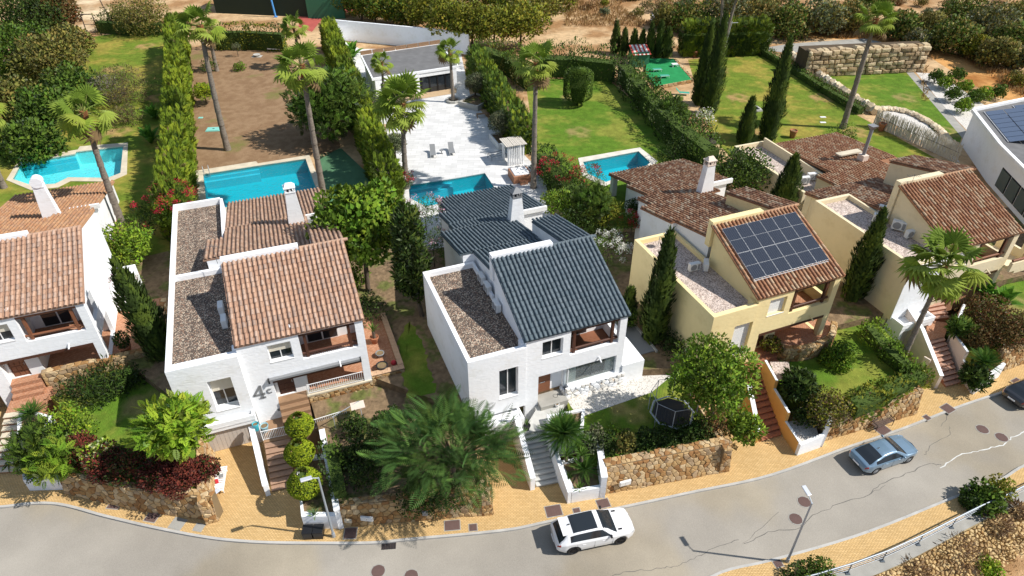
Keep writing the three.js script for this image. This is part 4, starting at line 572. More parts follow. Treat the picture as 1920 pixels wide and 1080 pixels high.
lawn('lawn', XZ([[-60, 150], [150, 72], [306, 52], [312, 250], [318, 470], [-60, 560]], HB), M.grassWarm, 'lawn of the leftmost garden', HB + .004, [pools.a.lip]);
lawn('dry_lawn', XZ([[352, 88], [536, 90], [560, 130], [640, 275], [598, 300], [585, 292], [363, 322]], HB), M.dryGrass, 'dry brown lawn above the second pool', HB + .004);
lawn('sports_court', XZ([[590, 292], [640, 278], [700, 335], [716, 420], [630, 440]], HB), M.greenCourt, 'dark green court beside the second pool');
lawn('pool_terrace', XZ([[612, 60], [676, 92], [862, 90], [884, 190], [1022, 330], [1035, 420], [800, 470], [720, 360], [640, 150]], HB), M.deck, 'white tiled terrace around the third pool', HB + .006, [pools.c.lip]);
lawn('lawn', XZ([[985, 150], [1132, 144], [1160, 165], [1320, 310], [1230, 420], [1080, 440], [1010, 330]], HB), M.grass, 'lawn around the round clipped bush', HB + .004, [pools.d.lip]);
lawn('lawn', XZ([[1290, 112], [1425, 100], [1600, 212], [1760, 300], [1700, 330], [1400, 330], [1330, 250]], HB), M.grassWarm, 'lawn behind the beige house');
lawn('upper_lawn', XZ([[1538, 142], [1695, 131], [1806, 247], [1800, 268], [1760, 250], [1650, 205]], HB), M.grassDark, 'dark green lawn below the block stone wall', HB + .01);
lawn('white_gravel', XZ([[1718, 136], [1760, 138], [1850, 200], [1830, 262], [1770, 200]], HB), M.gravelWhite, 'white gravel bed with small citrus trees', HB + .008);
lawn('gravel_strip', XZ([[1628, 205], [1720, 213], [1790, 290], [1800, 306], [1740, 270]], HB), M.gravelWhite, 'white gravel behind the reed screen', HB + .012);
lawn('gravel_path', XZ([[1420, 92], [1480, 82], [1620, 72], [1722, 94], [1718, 102], [1620, 84], [1480, 100]], HB), M.concrete, 'grey gravel strip above the block stone wall', HB + .014);
lawn('path', XZ([[1696, 132], [1708, 130], [1826, 262], [1812, 268]], HB), M.concrete, 'stone path beside the citrus bed', HB + .016);
lawn('sand_track', XZ([[108, 0], [206, -6], [205, 55], [160, 60], [112, 44]], HB), M.sand, 'pale sandy ground at the top left', HB + .004);
lawn('red_court', XZ([[560, -14], [690, -14], [690, 10], [600, 40], [585, 60], [560, 50]], HB), M.redCourt, 'red court surface near the green padel hall', HB + .004);
lawn('sand_patch', XZ([[640, 8], [880, 14], [1000, 60], [1100, 80], [1240, 62], [1420, 20], [1420, -20], [640, -20]], HB), M.earth, 'dry ground under the row of yellowing trees', HB + .005);
lawn('dry_slope', XZ([[1420, 70], [1500, 40], [1700, 70], [1960, 160], [1960, 205], [1860, 180], [1722, 94], [1600, 74]], HB), M.straw, 'orange dry grass slope above the stone wall', HB + .005);
lawn('side_path', XZ([[150, 470], [200, 400], [222, 395], [235, 520], [210, 560]], HB), M.terracotta, 'terracotta path beside the leftmost house', HB + .007);
const ragged = pts => { const o = []; pts.forEach((p, i) => { const q = pts[(i + 1) % pts.length], n = Math.max(2, Math.ceil(Math.hypot(q[0] - p[0], q[1] - p[1]) / .35)); for (let k = 0; k < n; k++) o.push([lerp(p[0], q[0], k / n) + rr(-.18, .18), lerp(p[1], q[1], k / n) + rr(-.18, .18)]); }); return o; };
lawn('side_yard', ragged(XZ([[742, 640], [770, 600], [792, 640], [818, 735], [765, 745]], HB)), M.grassDark, 'shaded lawn between the numbered house and the slate house', HB + .007);
lawn('side_gravel', [fr('three', -4.2, -.25), fr('three', 3.9, .5), fr('three', 4.2, -.6), fr('three', 1.6, -1.7), fr('three', -4.2, -2.0)], M.gravelWhite, 'white gravel at the foot of the slate house', 1.908);

// pools: coping, mosaic shell and water
const poolLabel = { a: 'turquoise pool of the leftmost garden, palest of the four', b: 'blue pool with a cream edge beside the dry lawn', c: 'pool on the white terrace with the loungers', d: 'small pool with a white edge on the green lawn' };
for (const k in pools) {
  const p = pools[k], G = thing('swimming_pool', poolLabel[k], 'pool'), n = 4;
  part('coping', [prism(p.lip, 2.3, HB + .05, [p.water])], k === 'c' ? M.deck : k === 'd' ? M.copingPale : M.coping, G);
  part('basin', [...wallLine([...p.water, p.water[0]], THREE.ShapeUtils.area(p.water.map(q => new THREE.Vector2(...q))) > 0 ? .2 : -.2, .9, 2.5), sheet(p.water, .95)], k === 'a' ? M.mosaicPale : M.mosaic, G);
  const q = k === 'a' ? [p.water[1], p.water[2]] : k === 'b' ? [p.water[0], p.water[1]] : k === 'c' ? [p.water[0], p.water[1]] : null;
  if (q) { const [A, B] = q, sgn = 1, ln = Math.hypot(B[0] - A[0], B[1] - A[1]), nx = -(B[1] - A[1]) / ln, nz = (B[0] - A[0]) / ln, s = nz > 0 ? 1 : -1; for (let i = 0; i < 2; i++) part('step', [prism([A, B, [B[0] + nx * s * (.3 + .35 * i), B[1] + nz * s * (.3 + .35 * i)], [A[0] + nx * s * (.3 + .35 * i), A[1] + nz * s * (.3 + .35 * i)]], .96, 2.15 - i * .35)], M.stepPale, G); }
  part('water', [sheet(p.water, 2.4)], M.water, G);
}
const ladder = (k, px, turn, lab) => { const p = at(...px, HB), G = thing('pool_ladder', lab, 'ladder', [p[0], HB, p[2]], turn); for (const s of [-.28, .28]) part('rail', [tube([[s, .05, -.4], [s, .75, -.3], [s, .85, 0], [s, .6, .25], [s, -.9, .3]], .03, 6, 14)], M.steel, G); for (let i = 0; i < 3; i++) part('rung', [bx(-.28, .28, -.25 - i * .25, -.21 - i * .25, .24, .36)], M.steel, G); };
ladder('a', [48, 307], 2.4, 'steel ladder in the palest pool'); ladder('b', [388, 325], .4, 'steel ladder at the left end of the pool by the dry lawn');

// ---------- front gardens ----------
const GT = 1.9;
const garden = (name, pts, m, lab, y = GT) => struct(name, [prism(pts, -.3, y)], m, lab);
const wA0 = xz(123, 925, .12), wA1 = xz(409, 977, .12), wAb = xz(402, 850, .12), wAm = xz(262, 958, .12);
const IN = (p, dx, dz) => [p[0] + dx, p[1] + dz];
garden('front_garden', [IN(wA0, .1, -.5), IN(wAm, 0, -.5), IN(wA1, -.6, -.6), IN(wAb, -.3, 0), fr('two', -11.6, .8), fr('one', .3, .9), fr('one', -3.9, -1.5), IN(wA0, .0, -4)], M.grassDark, 'shaded front lawn between the leftmost house and the numbered house');
stoneWall('low stone garden wall under the red shrubs, left half', wA0, wAm, .12, 1.75, 1.95, { ends: [], side: 1, cw: .5, ch: .3 });
stoneWall('low stone garden wall under the red shrubs, right half with a sharp corner', wAm, wA1, .12, 1.95, 2.1, { ends: [], side: 1, cw: .5, ch: .3 });
stoneWall('sunlit stone wall along the left side of the garage driveway', wA1, wAb, .12, 2.1, 1.9, { ends: [0], side: 1, top: true });
const wB0 = xz(640, 988, .12), wB1 = xz(925, 964, .12), wB2 = xz(905, 830, .12);
garden('front_garden', [IN(wB0, .0, -.5), IN(wB1, -.5, -.5), IN(wB2, -.5, 0), fr('three', -11.2, .6), fr('two', .2, .6), fr('two', -4.3, .0), xz(596, 800, 1.9)], M.yard, 'shaded garden bed under the large feathery tree');
stoneWall('stone retaining wall under the large feathery tree', wB0, wB1, .12, 1.85, 2.15, { ends: [], side: 1, cw: .4 });
stoneWall('stone wall along the right side of the feathery tree bed', wB1, wB2, .12, 2.15, 2.1, { ends: [0], side: 1 });
const wC0 = xz(1135, 926, .12), wC1 = xz(1367, 883, .12), wC2 = xz(1300, 770, .12);
garden('front_garden', [IN(wC0, .3, -.5), IN(wC1, -.5, -.5), wC2, fr('four', -11.2, .6), fr('three', -.1, .6), fr('three', -4.2, .1), xz(1085, 830, 1.9)], M.grassDark, 'lawn with the trampoline in front of the slate house');
stoneWall('golden stone retaining wall behind the white car', wC0, wC1, .12, 2.2, 2.35, { ends: [], side: 1, batter: .2, th: .6, cw: .36, ch: .32 });
stoneWall('stone wall turning back along the driveway under the orange tree', wC1, wC2, .12, 2.35, 2.3, { ends: [0], th: .5, side: 1 });
const wD0 = xz(1538, 828, .12), wD1 = xz(1718, 776, .12), wD2 = xz(1690, 690, .12);
garden('front_garden', [IN(wD0, 0, -.5), IN(wD1, -.5, -.5), IN(wD2, -.3, 0), fr('five', -11.4, .6), fr('four', .2, .6), fr('four', -4.3, .2), xz(1440, 700, 2)], M.grass, 'small lawn with clipped bush in front of the yellow house');
stoneWall('stone retaining wall behind the park bench', wD0, wD1, .12, 2.0, 2.2, { ends: [1], side: 1, batter: .15, cw: .36, ch: .3 });
const wE0 = xz(1868, 700, .12), wE1 = [46, -41.5];
garden('front_garden', [IN(wE0, -3, -.5), IN(wE0, .3, -.5), IN(wE1, 0, -.5), [60, -52], fr('five', 2.5, .6), fr('five', -3.2, -.6), xz(1775, 610, 2)], M.grass, 'garden at the right edge with red-brown shrubs');
stoneWall('stone retaining wall at the right edge of the photo', wE0, wE1, .12, 2.1, 2.3, { ends: [0], side: 1, cw: .36, ch: .3 });

// flights of steps: corners bottom-left, bottom-right, top-left, top-right
function flight(label, bl, br, tl, tr, h0, h1, n, m, opt = {}) {
  const G = thing('flight_of_steps', label, 'steps'), L2 = (a, b, t) => [lerp(a[0], b[0], t), lerp(a[1], b[1], t)];
  for (let i = 0; i < n; i++) { const t0 = i / n, t1 = (i + 1) / n, y = lerp(h0, h1, (i + 1) / n); const s = part('step', [prism([L2(bl, tl, t0), L2(br, tr, t0), L2(br, tr, t1 + .002), L2(bl, tl, t1 + .002)], -.1, y - .04)], m, G); part('tread', [prism([L2(bl, tl, t0 - .12 / n), L2(br, tr, t0 - .12 / n), L2(br, tr, t1 - .01), L2(bl, tl, t1 - .01)], y - .039, y)], opt.tread || m, s); }
  return G;
}
// a garden wall in plain plaster with a white coping
function plasterWall(label, pts, th, y0, tops, m, cap = M.white, cat = 'wall') { const G = thing('garden_wall', label, cat); part('wall', wallLine(pts, th, y0, tops), m, G); if (cap) part('coping', wallLine(offset(pts, -.03), th + .06, y0, tops).map((g, i) => prismTop(pts, th, tops, i)), cap, G); return G; }
function prismTop(pts, th, tops, i) { const a = pts[i], b = pts[i + 1], dx = b[0] - a[0], dz = b[1] - a[1], L = Math.hypot(dx, dz), n = [dz / L, -dx / L], ta = Array.isArray(tops) ? tops[i] : tops, tb = Array.isArray(tops) ? tops[i + 1] : tops, o = .03, P = [[a[0] - n[0] * o, a[1] - n[1] * o], [b[0] - n[0] * o, b[1] - n[1] * o], [b[0] + n[0] * (th + o), b[1] + n[1] * (th + o)], [a[0] + n[0] * (th + o), a[1] + n[1] * (th + o)]], ys = [ta, tb, tb, ta], p = []; const q = (A, B, Cc, D) => p.push(...A, ...B, ...Cc, ...A, ...Cc, ...D), Tt = P.map((v, k) => [v[0], ys[k] + .05, v[1]]), Bt = P.map((v, k) => [v[0], ys[k] + .002, v[1]]); q(Tt[0], Tt[3], Tt[2], Tt[1]); q(Bt[0], Bt[1], Bt[2], Bt[3]); for (let k = 0; k < 4; k++) { const j = (k + 1) % 4; q(Bt[k], Tt[k], Tt[j], Bt[j]); } return tri(p); }
// box planter: plan polygon, walls of thickness th, soil inside
function planter(label, pts, y0, y1, m, o = {}) { const { th = .18, soil = M.soil, soilY = y1 - .18, name = 'planter_box' } = o, G = thing(name, label, 'planter'), ar = THREE.ShapeUtils.area(pts.map(q => new THREE.Vector2(...q))), c = pts.reduce((a, p) => [a[0] + p[0] / pts.length, a[1] + p[1] / pts.length], [0, 0]); const inn = pts.map(p => { const dx = p[0] - c[0], dz = p[1] - c[1], L = Math.hypot(dx, dz); return [p[0] - dx / L * th * 1.4, p[1] - dz / L * th * 1.4]; }); part('box', [prism(pts, y0, y1, [inn])], m, G); part('soil', [sheet(inn, soilY)], soil, G); return G; }
// leftmost house
flight('terracotta steps at the left edge climbing to the carved door', xz(-6, 888, .12), xz(49, 884, .12), xz(10, 775, 1.7), xz(60, 768, 1.7), .12, 1.75, 9, M.terracotta, { tread: M.coping });
struct('landing', [prism([xz(10, 775, 1.75), xz(60, 768, 1.75), xz(100, 735, 1.75), fr('one', -4.2, .5), fr('one', -6.4, .5)], -.1, 1.75)], M.terracotta);
{ const G = houseOne; part('step', [bx(-6.29, -4.4, .7, 2.58, -0.550, 0.100)], M.terracotta, G); part('step', [bx(-6.29, -4.4, .7, 2.30, 0.101, 0.450)], M.terracotta, G); part('step', [bx(-6.29, -4.4, .7, 2.02, 0.451, 0.800)], M.terracotta, G); part('step', [bx(-6.29, -4.4, .7, 1.74, 0.801, 1.150)], M.terracotta, G);
  part('terrace_floor', [bx(.01, 3.2, 1, 2.58, -7, -.35)], M.terracotta, G);
  const tw = part('terrace_wall', [bx(-4.3, 3.2, .8, 3.0, -.32, .1), bx(3.2, 3.7, .8, 3.1, -6.0, .1)], M.mortar, G); stones(tw, [{ O: [-4.3, .8, .1], S: [1, 0, 0], U: [0, 1, 0], N: [0, 0, 1], w: 8, h: 2.2 }, { O: [-4.3, 3.0, .1], S: [1, 0, 0], U: [0, 0, -1], N: [0, 1, 0], w: 7.5, h: .42 }, { O: [3.2, 3.1, .1], S: [0, 0, -1], U: [1, 0, 0], N: [0, 1, 0], w: 6.1, h: .5 }, { O: [3.7, .8, .1], S: [0, 0, -1], U: [0, 1, 0], N: [1, 0, 0], w: 6.1, h: 2.3 }], { cw: .44, ch: .34 });
  part('buttress', [wallDY([[6.0, .5], [6.6, 4.6], [9.5, 4.6], [9.5, .5]], .05, 1.7)], M.white, G); }
planter('white planter box at the foot of the leftmost steps', [xz(56, 920, .12), xz(122, 918, .12), xz(116, 880, .12), xz(52, 884, .12)], .1, 1.15, M.white);
planter('round-ended white planter with a sago palm beside the carved door', [xz(38, 800, 1.8), xz(42, 786, 1.8), xz(54, 778, 1.8), xz(76, 782, 1.8), xz(105, 790, 1.8), xz(80, 830, 1.8), xz(40, 840, 1.8)], .5, 2.3, M.white);
// numbered house: steps, side walls, landing, planter
flight('wooden-looking brown steps up to the numbered house', xz(510, 922, .12), xz(552, 912, .12), xz(496, 832, 1.15), xz(545, 822, 1.15), .12, 1.2, 8, M.deckWood, { tread: M.brownTread });
struct('landing', [prism([xz(494, 830, 1.2), xz(600, 812, 1.2), xz(600, 760, 1.2), fr('two', -4.3, .2), fr('two', -7.4, .2), fr('two', -7.4, -.3)], -.1, 1.2)], M.deckWood, 'brown landing in front of the numbered house');
{ const G = thing('stair_railing', 'white railing across the landing above the brown steps', 'railing'); const A = at(494, 826, 1.2), B = at(545, 815, 1.2); railing(G, [A, B], .85, M.plasticWhite, 'railing', .11); }
plasterWall('white wall along the left side of the brown steps', [xz(508, 928, .12), xz(483, 822, 1.0)], .28, .05, [1.1, 2.2], M.white);
planter('long white planter with clipped cone bushes beside the brown steps', [xz(572, 992, .12), xz(643, 991, .12), xz(618, 858, .9), xz(556, 865, .9)], .1, 1.35, M.white, { th: .25 });
plasterWall('white wall between the cone bushes and the feathery tree bed', [xz(645, 990, .12), xz(612, 822, 1.4)], .3, .05, [1.9, 2.3], M.white);
// slate house
flight('white marble-like steps up to the slate house', xz(1006, 914, .12), xz(1048, 905, .12), xz(982, 806, 1.95), xz(1030, 796, 1.95), .12, 2.0, 11, M.stepWhite);
struct('landing', [prism([xz(982, 806, 2), xz(1030, 796, 2), fr('three', -4.32, -.4), fr('three', -4.32, .5), fr('three', -6.4, .5), fr('three', -6.6, -.4)], -.1, 2)], M.stepWhite, 'pale landing in front of the slate house door');
plasterWall('white wall along the left side of the pale steps', [xz(1003, 918, .12), xz(970, 805, 1.2)], .3, .05, [1.25, 3.0], M.white);
planter('stepped white planter at the foot of the pale steps', [xz(1071, 943, .12), xz(1134, 932, .12), xz(1124, 868, .12), xz(1046, 884, .12)], .1, 1.15, M.white, { th: .22 });
planter('high white planter box carrying the big sago palm', [xz(1036, 845, 1.3), xz(1092, 832, 1.3), xz(1094, 790, 1.3), xz(1024, 802, 1.3)], .5, 2.55, M.white, { th: .2 });
plasterWall('white side wall between the stepped planter and the golden stone wall', [xz(1134, 934, .12), xz(1124, 872, .12)], .35, .1, [2.1, 2.2], M.white);
plasterWall('white wall along the right side of the pale steps', [xz(1070, 943, .12), xz(1030, 835, 1.0)], .22, .1, [1.2, 2.4], M.white);
// yellow house
flight('red-brown steps below the yellow house', xz(1426, 828, .12), xz(1464, 816, .12), xz(1393, 690, 2.0), xz(1440, 680, 2.0), .12, 2.0, 12, M.clayStep);
struct('landing', [prism([xz(1393, 692, 2.05), xz(1440, 682, 2.05), xz(1460, 655, 2.05), fr('four', -4.3, .5), fr('four', -6.4, .5)], -.1, 2.05)], M.clayStep);
plasterWall('orange wall with white coping on the left of the red-brown steps', [xz(1420, 830, .12), xz(1400, 752, .9)], .25, .05, [1.2, 2.4], M.orange);
{ const G = thing('planter_box', 'stepped orange planter wall with white rim beside the red-brown steps', 'planter'), P = [[1490, 850, .12], [1466, 805, .5], [1442, 752, 1.0], [1424, 705, 1.5]].map(q => xz(...q)), tops = [1.2, 1.3, 2.0, 2.9];
  part('wall', [...wallLine([P[0], P[1]], -.22, .05, [1.15, 1.25]), ...wallLine([P[1], P[2]], -.22, .05, [2.1, 2.2]), ...wallLine([P[2], P[3]], -.22, .05, [2.95, 3.0])], M.orange, G);
  part('front_wall', [...wallLine([xz(1490, 850, .12), xz(1533, 835, .12)], -.22, .05, [1.15, 1.35]), ...wallLine([xz(1533, 835, .12), xz(1538, 818, .12)], -.3, .05, [2.3, 2.4])], M.white, G);
  part('rim', [prismTop([P[0], P[1]], -.22, [1.15, 1.25], 0), prismTop([P[1], P[2]], -.22, [2.1, 2.2], 0), prismTop([P[2], P[3]], -.22, [2.95, 3.0], 0)], M.white, G);
  part('gravel', [sheet([xz(1492, 848, .2), xz(1530, 835, .2), xz(1520, 800, .2), xz(1470, 806, .2)], 1.0)], M.gravelWhite, G); part('gravel', [sheet([xz(1440, 690, 2), xz(1475, 690, 2), xz(1480, 720, 2), xz(1452, 725, 2)], 2.6)], M.gravelPale, G); }
{ const c = fr('four', -3.9, -.15), G = thing('stone_wall', 'low curved stone wall around the terrace of the yellow house', 'wall'), line = smooth([fr('four', -4.25, 1.2), fr('four', -4.2, -.6), fr('four', -2.2, -1.3), fr('four', .2, -.9), fr('four', 1.6, .3)], 4);
  part('mortar', wallLine(line, .4, .8, 3.05), M.mortar, G); const faces = []; for (let i = 0; i < line.length - 1; i += 2) { const a = line[i], b = line[Math.min(i + 2, line.length - 1)], dx = b[0] - a[0], dz = b[1] - a[1], L = Math.hypot(dx, dz); faces.push({ O: [a[0], 1.2, a[1]], S: [dx / L, 0, dz / L], U: [0, 1, 0], N: [-dz / L, 0, dx / L], w: L, h: 1.85 }, { O: [a[0], 3.05, a[1]], S: [dx / L, 0, dz / L], U: [dz / L, 0, -dx / L], N: [0, 1, 0], w: L, h: .42 }); } stones(G, faces, { cw: .36, ch: .3 });
  struct('terrace', [prism([fr('four', -4.2, 4), ...line.map(p => p), fr('four', 1.6, 4)], .8, 2.58)], M.terracotta, 'terracotta terrace of the yellow house'); }
// beige house
flight('long brick-red steps up to the beige house', xz(1772, 726, .12), xz(1800, 718, .12), xz(1738, 640, 1.7), xz(1768, 632, 1.7), .12, 1.75, 10, M.clayStep, { tread: M.treadPink });
struct('landing', [prism([xz(1736, 642, 1.75), xz(1770, 634, 1.75), xz(1780, 605, 1.75), xz(1738, 600, 1.75)], -.1, 1.75)], M.terracotta);
flight('short upper brick-red steps near the palm', xz(1738, 602, 1.75), xz(1778, 598, 1.75), xz(1742, 572, 2.6), xz(1768, 565, 2.6), 1.75, 2.6, 4, M.clayStep, { tread: M.treadPink });
plasterWall('tall pinkish wall with white coping left of the brick-red steps', [xz(1757, 728, .12), xz(1716, 655, .6), xz(1672, 600, .9)], .24, -.1, [1.35, 2.6, 3.4], M.pinkish);
plasterWall('pinkish stepped wall right of the brick-red steps, lower part', [xz(1818, 735, .12), xz(1796, 690, .6)], -.22, -.1, [1.2, 1.4], M.pinkish); plasterWall('pinkish stepped wall right of the brick-red steps, middle part', [xz(1796, 690, .6), xz(1775, 650, 1.1)], -.22, -.1, [2.2, 2.4], M.pinkish); plasterWall('pinkish stepped wall right of the brick-red steps, upper part', [xz(1775, 640, 1.3), xz(1790, 600, 1.6)], -.22, -.1, [3.0, 3.2], M.pinkish);
plasterWall('white front of the planter under the dark sago palm', [xz(1818, 736, .12), xz(1866, 703, .12)], -.25, -.1, [1.15, 1.4], M.white);
// ---------- planting ----------
// base seen at (px, py) on level y; a point above it seen at (tx, ty) gives height and lean
function stand(b, t, y = HB) { const p = at(b[0], b[1], y), u = (t[0] - 960) / FOC, v = (t[1] - 540) / FOC, k = p[2] / (-cP + v * sP); return { p, h: EYE + (-sP - v * cP) * k - y, dx: u * k - p[0] }; }
const palm = (label, b, t, o = {}) => { const s = stand(b, t, o.y ?? HB); return fanPalm(label, s.p, s.h, { lean: [s.dx, o.dz || 0], ...o }); };
seed = 101;
palm('fan palm leaning over the palest pool at the left', [230, 422], [157, 212], { s: 1.0, r: .27 });
palm('tall fan palm in the dry brown garden, its base beside the teal cover', [427, 281], [376, 52], { s: 1.0, r: .28 });
palm('fan palm standing behind the tallest palm of the dry garden', [407, 133], [394, 62], { s: .8, r: .24, n: 18 });
palm('tall fan palm between the blue pool and the green court', [608, 372], [566, 126], { s: 1.05, r: .26 });
palm('fan palm behind the bench at the top of the dry garden', [566, 128], [550, 52], { s: .85, r: .2 });
palm('fan palm at the near edge of the white terrace beside the pool', [763, 353], [756, 196], { s: 1.15, r: .25, n: 30 });
palm('small fan palm before the flat roof of the pool house', [724, 215], [716, 118], { s: .62, r: .17, n: 22 });
palm('slim fan palm at the right corner of the pool house', [850, 192], [843, 96], { s: .7, r: .2, n: 24 });
palm('fan palm rising behind the slate house near the hot tub', [1000, 352], [1005, 122], { s: .9, r: .24, wind: [-.2, .25] });
palm('tall leaning fan palm on the right lawn before the reed screen', [1580, 240], [1642, 38], { s: .95, r: .28, wind: [.05, .3] });
palm('left one of two palm trunks that leave the top of the photo', [1344, 124], [1352, -40], { s: .9, r: .2 });
palm('right one of two palm trunks that leave the top of the photo, leaning right', [1350, 122], [1392, -36], { s: .9, r: .2 });
palm('fan palm beside the brick-red steps at the front right', [1689, 680], [1772, 500], { y: GT, s: 1.02, r: .17, n: 30, wind: [-.35, .05] });
palm('palm at the left edge of the photo beside the white chimney', [8, 352], [-34, 215], { s: .9, r: .24 });

const sh = (label, px, py, o = {}) => tree(o.name || 'shrub', label, { p: at(px, py, o.y ?? HB), trunk: o.trunk ?? .06, h: 2, r: 1.2, cat: o.cat || 'shrub', clumps: 10, leaves: 70, t: LF.small, low: .5, ...o });
const td = (o, b, t) => { const s = stand(b, t, o.y ?? HB); return { p: s.p, h: s.h, lean: [s.dx * .6, 0], ...o }; };
seed = 202;
// top left thicket
[['nearest to the pool', [55, 290], [50, 232], 3.2, 'mid'], ['at the left edge beside the banana-like plant', [10, 225], [14, 150], 4.2, 'scrub'], ['just above the leaning palm crown', [85, 235], [90, 165], 4, 'mid'], ['behind the leaning palm', [125, 200], [128, 128], 3.6, 'mid'], ['left edge upper', [15, 130], [20, 40], 5.2, 'mid'], ['centre', [85, 150], [85, 62], 4.6, 'scrub'], ['beside the sandy ground', [118, 110], [125, 48], 3.4, 'scrub'], ['top left corner', [40, 60], [45, -20], 5.5, 'deep'], ['brownish at the sandy ground edge', [95, 45], [92, -12], 4, 'bronze']].forEach(([w, b, t, r, c]) => tree('broadleaf_tree', `dense green tree of the top left thicket, ${w}`, td({ r, ry: r * .75, clumps: 28, leaves: 130, t: LF.far, cols: GREEN[c], trunk: .22, s: .8, cr: .38, low: .3 }, b, t)));
tree('broadleaf_tree', 'grey-green tree behind the left hedge at the top', td({ r: 4.6, ry: 3, clumps: 30, leaves: 100, t: LF.mid, s: 1.1, cols: GREEN.scrub, trunk: .2 }, [268, 62], [262, -8]));
tree('broadleaf_tree', 'grey-green tree left of the metal gate frame', td({ r: 3, ry: 2.4, clumps: 20, leaves: 90, t: LF.mid, cols: GREEN.scrub, trunk: .18 }, [215, 48], [226, 5]));
sh('big brownish half-dead shrub on the left lawn', 238, 192, { h: 5, r: 3.6, clumps: 26, leaves: 110, cols: GREEN.brown, t: LF.narrow, s: .9, extra: L => L.blob([-1.2, 2.2, 1.6], [2.2, 1.8, 1.8], 900, LF.narrow, GREEN.grey, { s: .9 }) });
sh('low brownish bush below the half-dead shrub', 242, 232, { h: 2.6, r: 1.9, cols: GREEN.brown, t: LF.narrow });
sh('olive-coloured round bush on a stem in the dry garden', 388, 196, { h: 3, r: 1.55, ry: 1.25, cols: GREEN.topiary, clumps: 22, leaves: 110, trunk: .1, cr: .3 });
sh('thin young olive tree near the blue float', 447, 106, { h: 2.1, r: .7, cols: GREEN.olive, t: LF.narrow, s: .6, leaves: 30 }); sh('small bright bush in the dry garden', 450, 132, { h: 1.3, r: .9, cols: GREEN.bright, leaves: 50 }); sh('loose green bush beside the twin palms', 394, 134, { h: 2, r: 1.3, cols: GREEN.mid, leaves: 50 });
tree('broadleaf_tree', 'green tree beside the long hedge above the sports court', td({ r: 4.3, ry: 3.2, clumps: 34, leaves: 95, t: LF.pinnate, cols: GREEN.mid, trunk: .2, s: 1 }, [626, 262], [606, 138]));
tree('broadleaf_tree', 'bright green chestnut-like tree between the numbered and the slate house', td({ r: 3.7, ry: 2.9, clumps: 44, leaves: 90, t: LF.wide, cols: GREEN.bright, trunk: .22, cr: .3, s: 1.05, low: .2 }, [690, 545], [672, 350]));
tree('juniper_tree', 'dark ragged juniper between the bright green tree and the slate house', { p: at(792, 592, HB), h: stand([782, 592], [754, 350]).h, r: 1.3, ry: stand([782, 592], [754, 350]).h * .48, clumps: 44, leaves: 105, t: LF.needle, s: .95, squash: 1.5, cr: .34, cols: GREEN.cypress.concat(GREEN.deep), trunk: .2, low: .1, lean: [-.5, 0], opt: { up: .8 } });
// oleanders and bougainvilleas
const bloom = (label, px, py, fl, o = {}) => sh(label, px, py, { h: 2.6, r: 1.7, cols: GREEN.mid, t: LF.narrow, s: .8, name: 'flowering_shrub', cat: 'shrub', ...o, extra: (L, cy) => { const q = o.r || 1.7; for (let i = 0; i < (o.fn || 12); i++) { const a = rr(0, 6.28), e = rr(-.1, 1.2); L.blob([Math.cos(a) * Math.cos(e) * q * .95, cy + Math.sin(e) * q * .75, Math.sin(a) * Math.cos(e) * q * .95], [.32, .25, .32], 34, LF.small, GREEN[fl], { s: .75, inner: 0 }); } } });
bloom('pale pink oleander at the end of the long terrace hedge', 735, 362, 'flowerPink', { h: 3 }); bloom('red bougainvillea bush at the edge of the white terrace', 757, 352, 'flowerRed', { h: 2, r: 1.2, fn: 20 });
bloom('pale pink oleander behind the juniper, upper one', 800, 440, 'flowerPink', { h: 4, r: 2 }); bloom('pale pink oleander behind the juniper, lower one', 815, 500, 'flowerPink', { h: 3.6, r: 1.8 });
bloom('crimson bougainvillea climbing over the flat roof of the numbered house', 345, 440, 'flowerRed', { h: 5.4, r: 2.1, fn: 34, clumps: 16 }); bloom('dark red flowering shrub between the leftmost house and the bougainvillea', 290, 440, 'flowerRed', { h: 3.6, r: 2.2, fn: 10, cols: GREEN.deep });
bloom('red bougainvillea hedge bush beside the hot tub', 1045, 355, 'flowerRed', { h: 3.8, r: 2.2, fn: 22 }); bloom('red flowered bush above the small pool', 1098, 370, 'flowerRed', { h: 3.6, r: 2, fn: 20 }); bloom('red climber on the white side wall of the yellow house', 1182, 445, 'flowerRed', { h: 2.6, r: 1, fn: 16 });
bloom('white flowered shrub between the slate house and the yellow house', 1138, 500, 'flowerWhite', { h: 3.4, r: 1.9, fn: 30 }); bloom('pink oleander beside the side wall of the leftmost house', 240, 565, 'flowerPink', { h: 2.6, r: 1.3, fn: 10 });
// between the houses
seed = 303;
sh('yellow-green shrub beside the white gable of the leftmost house', 246, 492, { h: 3.6, r: 2.3, cols: GREEN.lime.concat(GREEN.bright), clumps: 20, leaves: 110, t: LF.mid });
cypress('dark conifer leaning between the leftmost and the numbered house', at(312, 672, 2.0), stand([312, 672], [276, 490], 2.0).h, 1.25, { n: 2200, lean: [-.9, 0], cols: GREEN.cypress, belly: .4 });
sh('dark shrub at the rear of the numbered house', 690, 600, { h: 2.6, r: 1.6, cols: GREEN.deep }); sh('green shrub below the bright tree', 655, 540, { h: 2.4, r: 1.6, cols: GREEN.bright, t: LF.mid });
sh('light green citrus bush behind the slate house', 1048, 415, { h: 3.4, r: 1.7, cols: GREEN.bright, t: LF.mid, clumps: 14 }); sh('dark shrub right of the slate house roof', 1080, 440, { h: 3, r: 2, cols: GREEN.deep }); sh('green feathery shrub left of the terrace passage', 1108, 425, { h: 4, r: 1.8, cols: GREEN.mid, t: LF.spray, leaves: 60 }); sh('brownish yellow bush near the white pillar', 1140, 428, { h: 2.8, r: 1.5, cols: GREEN.yellow, t: LF.narrow });
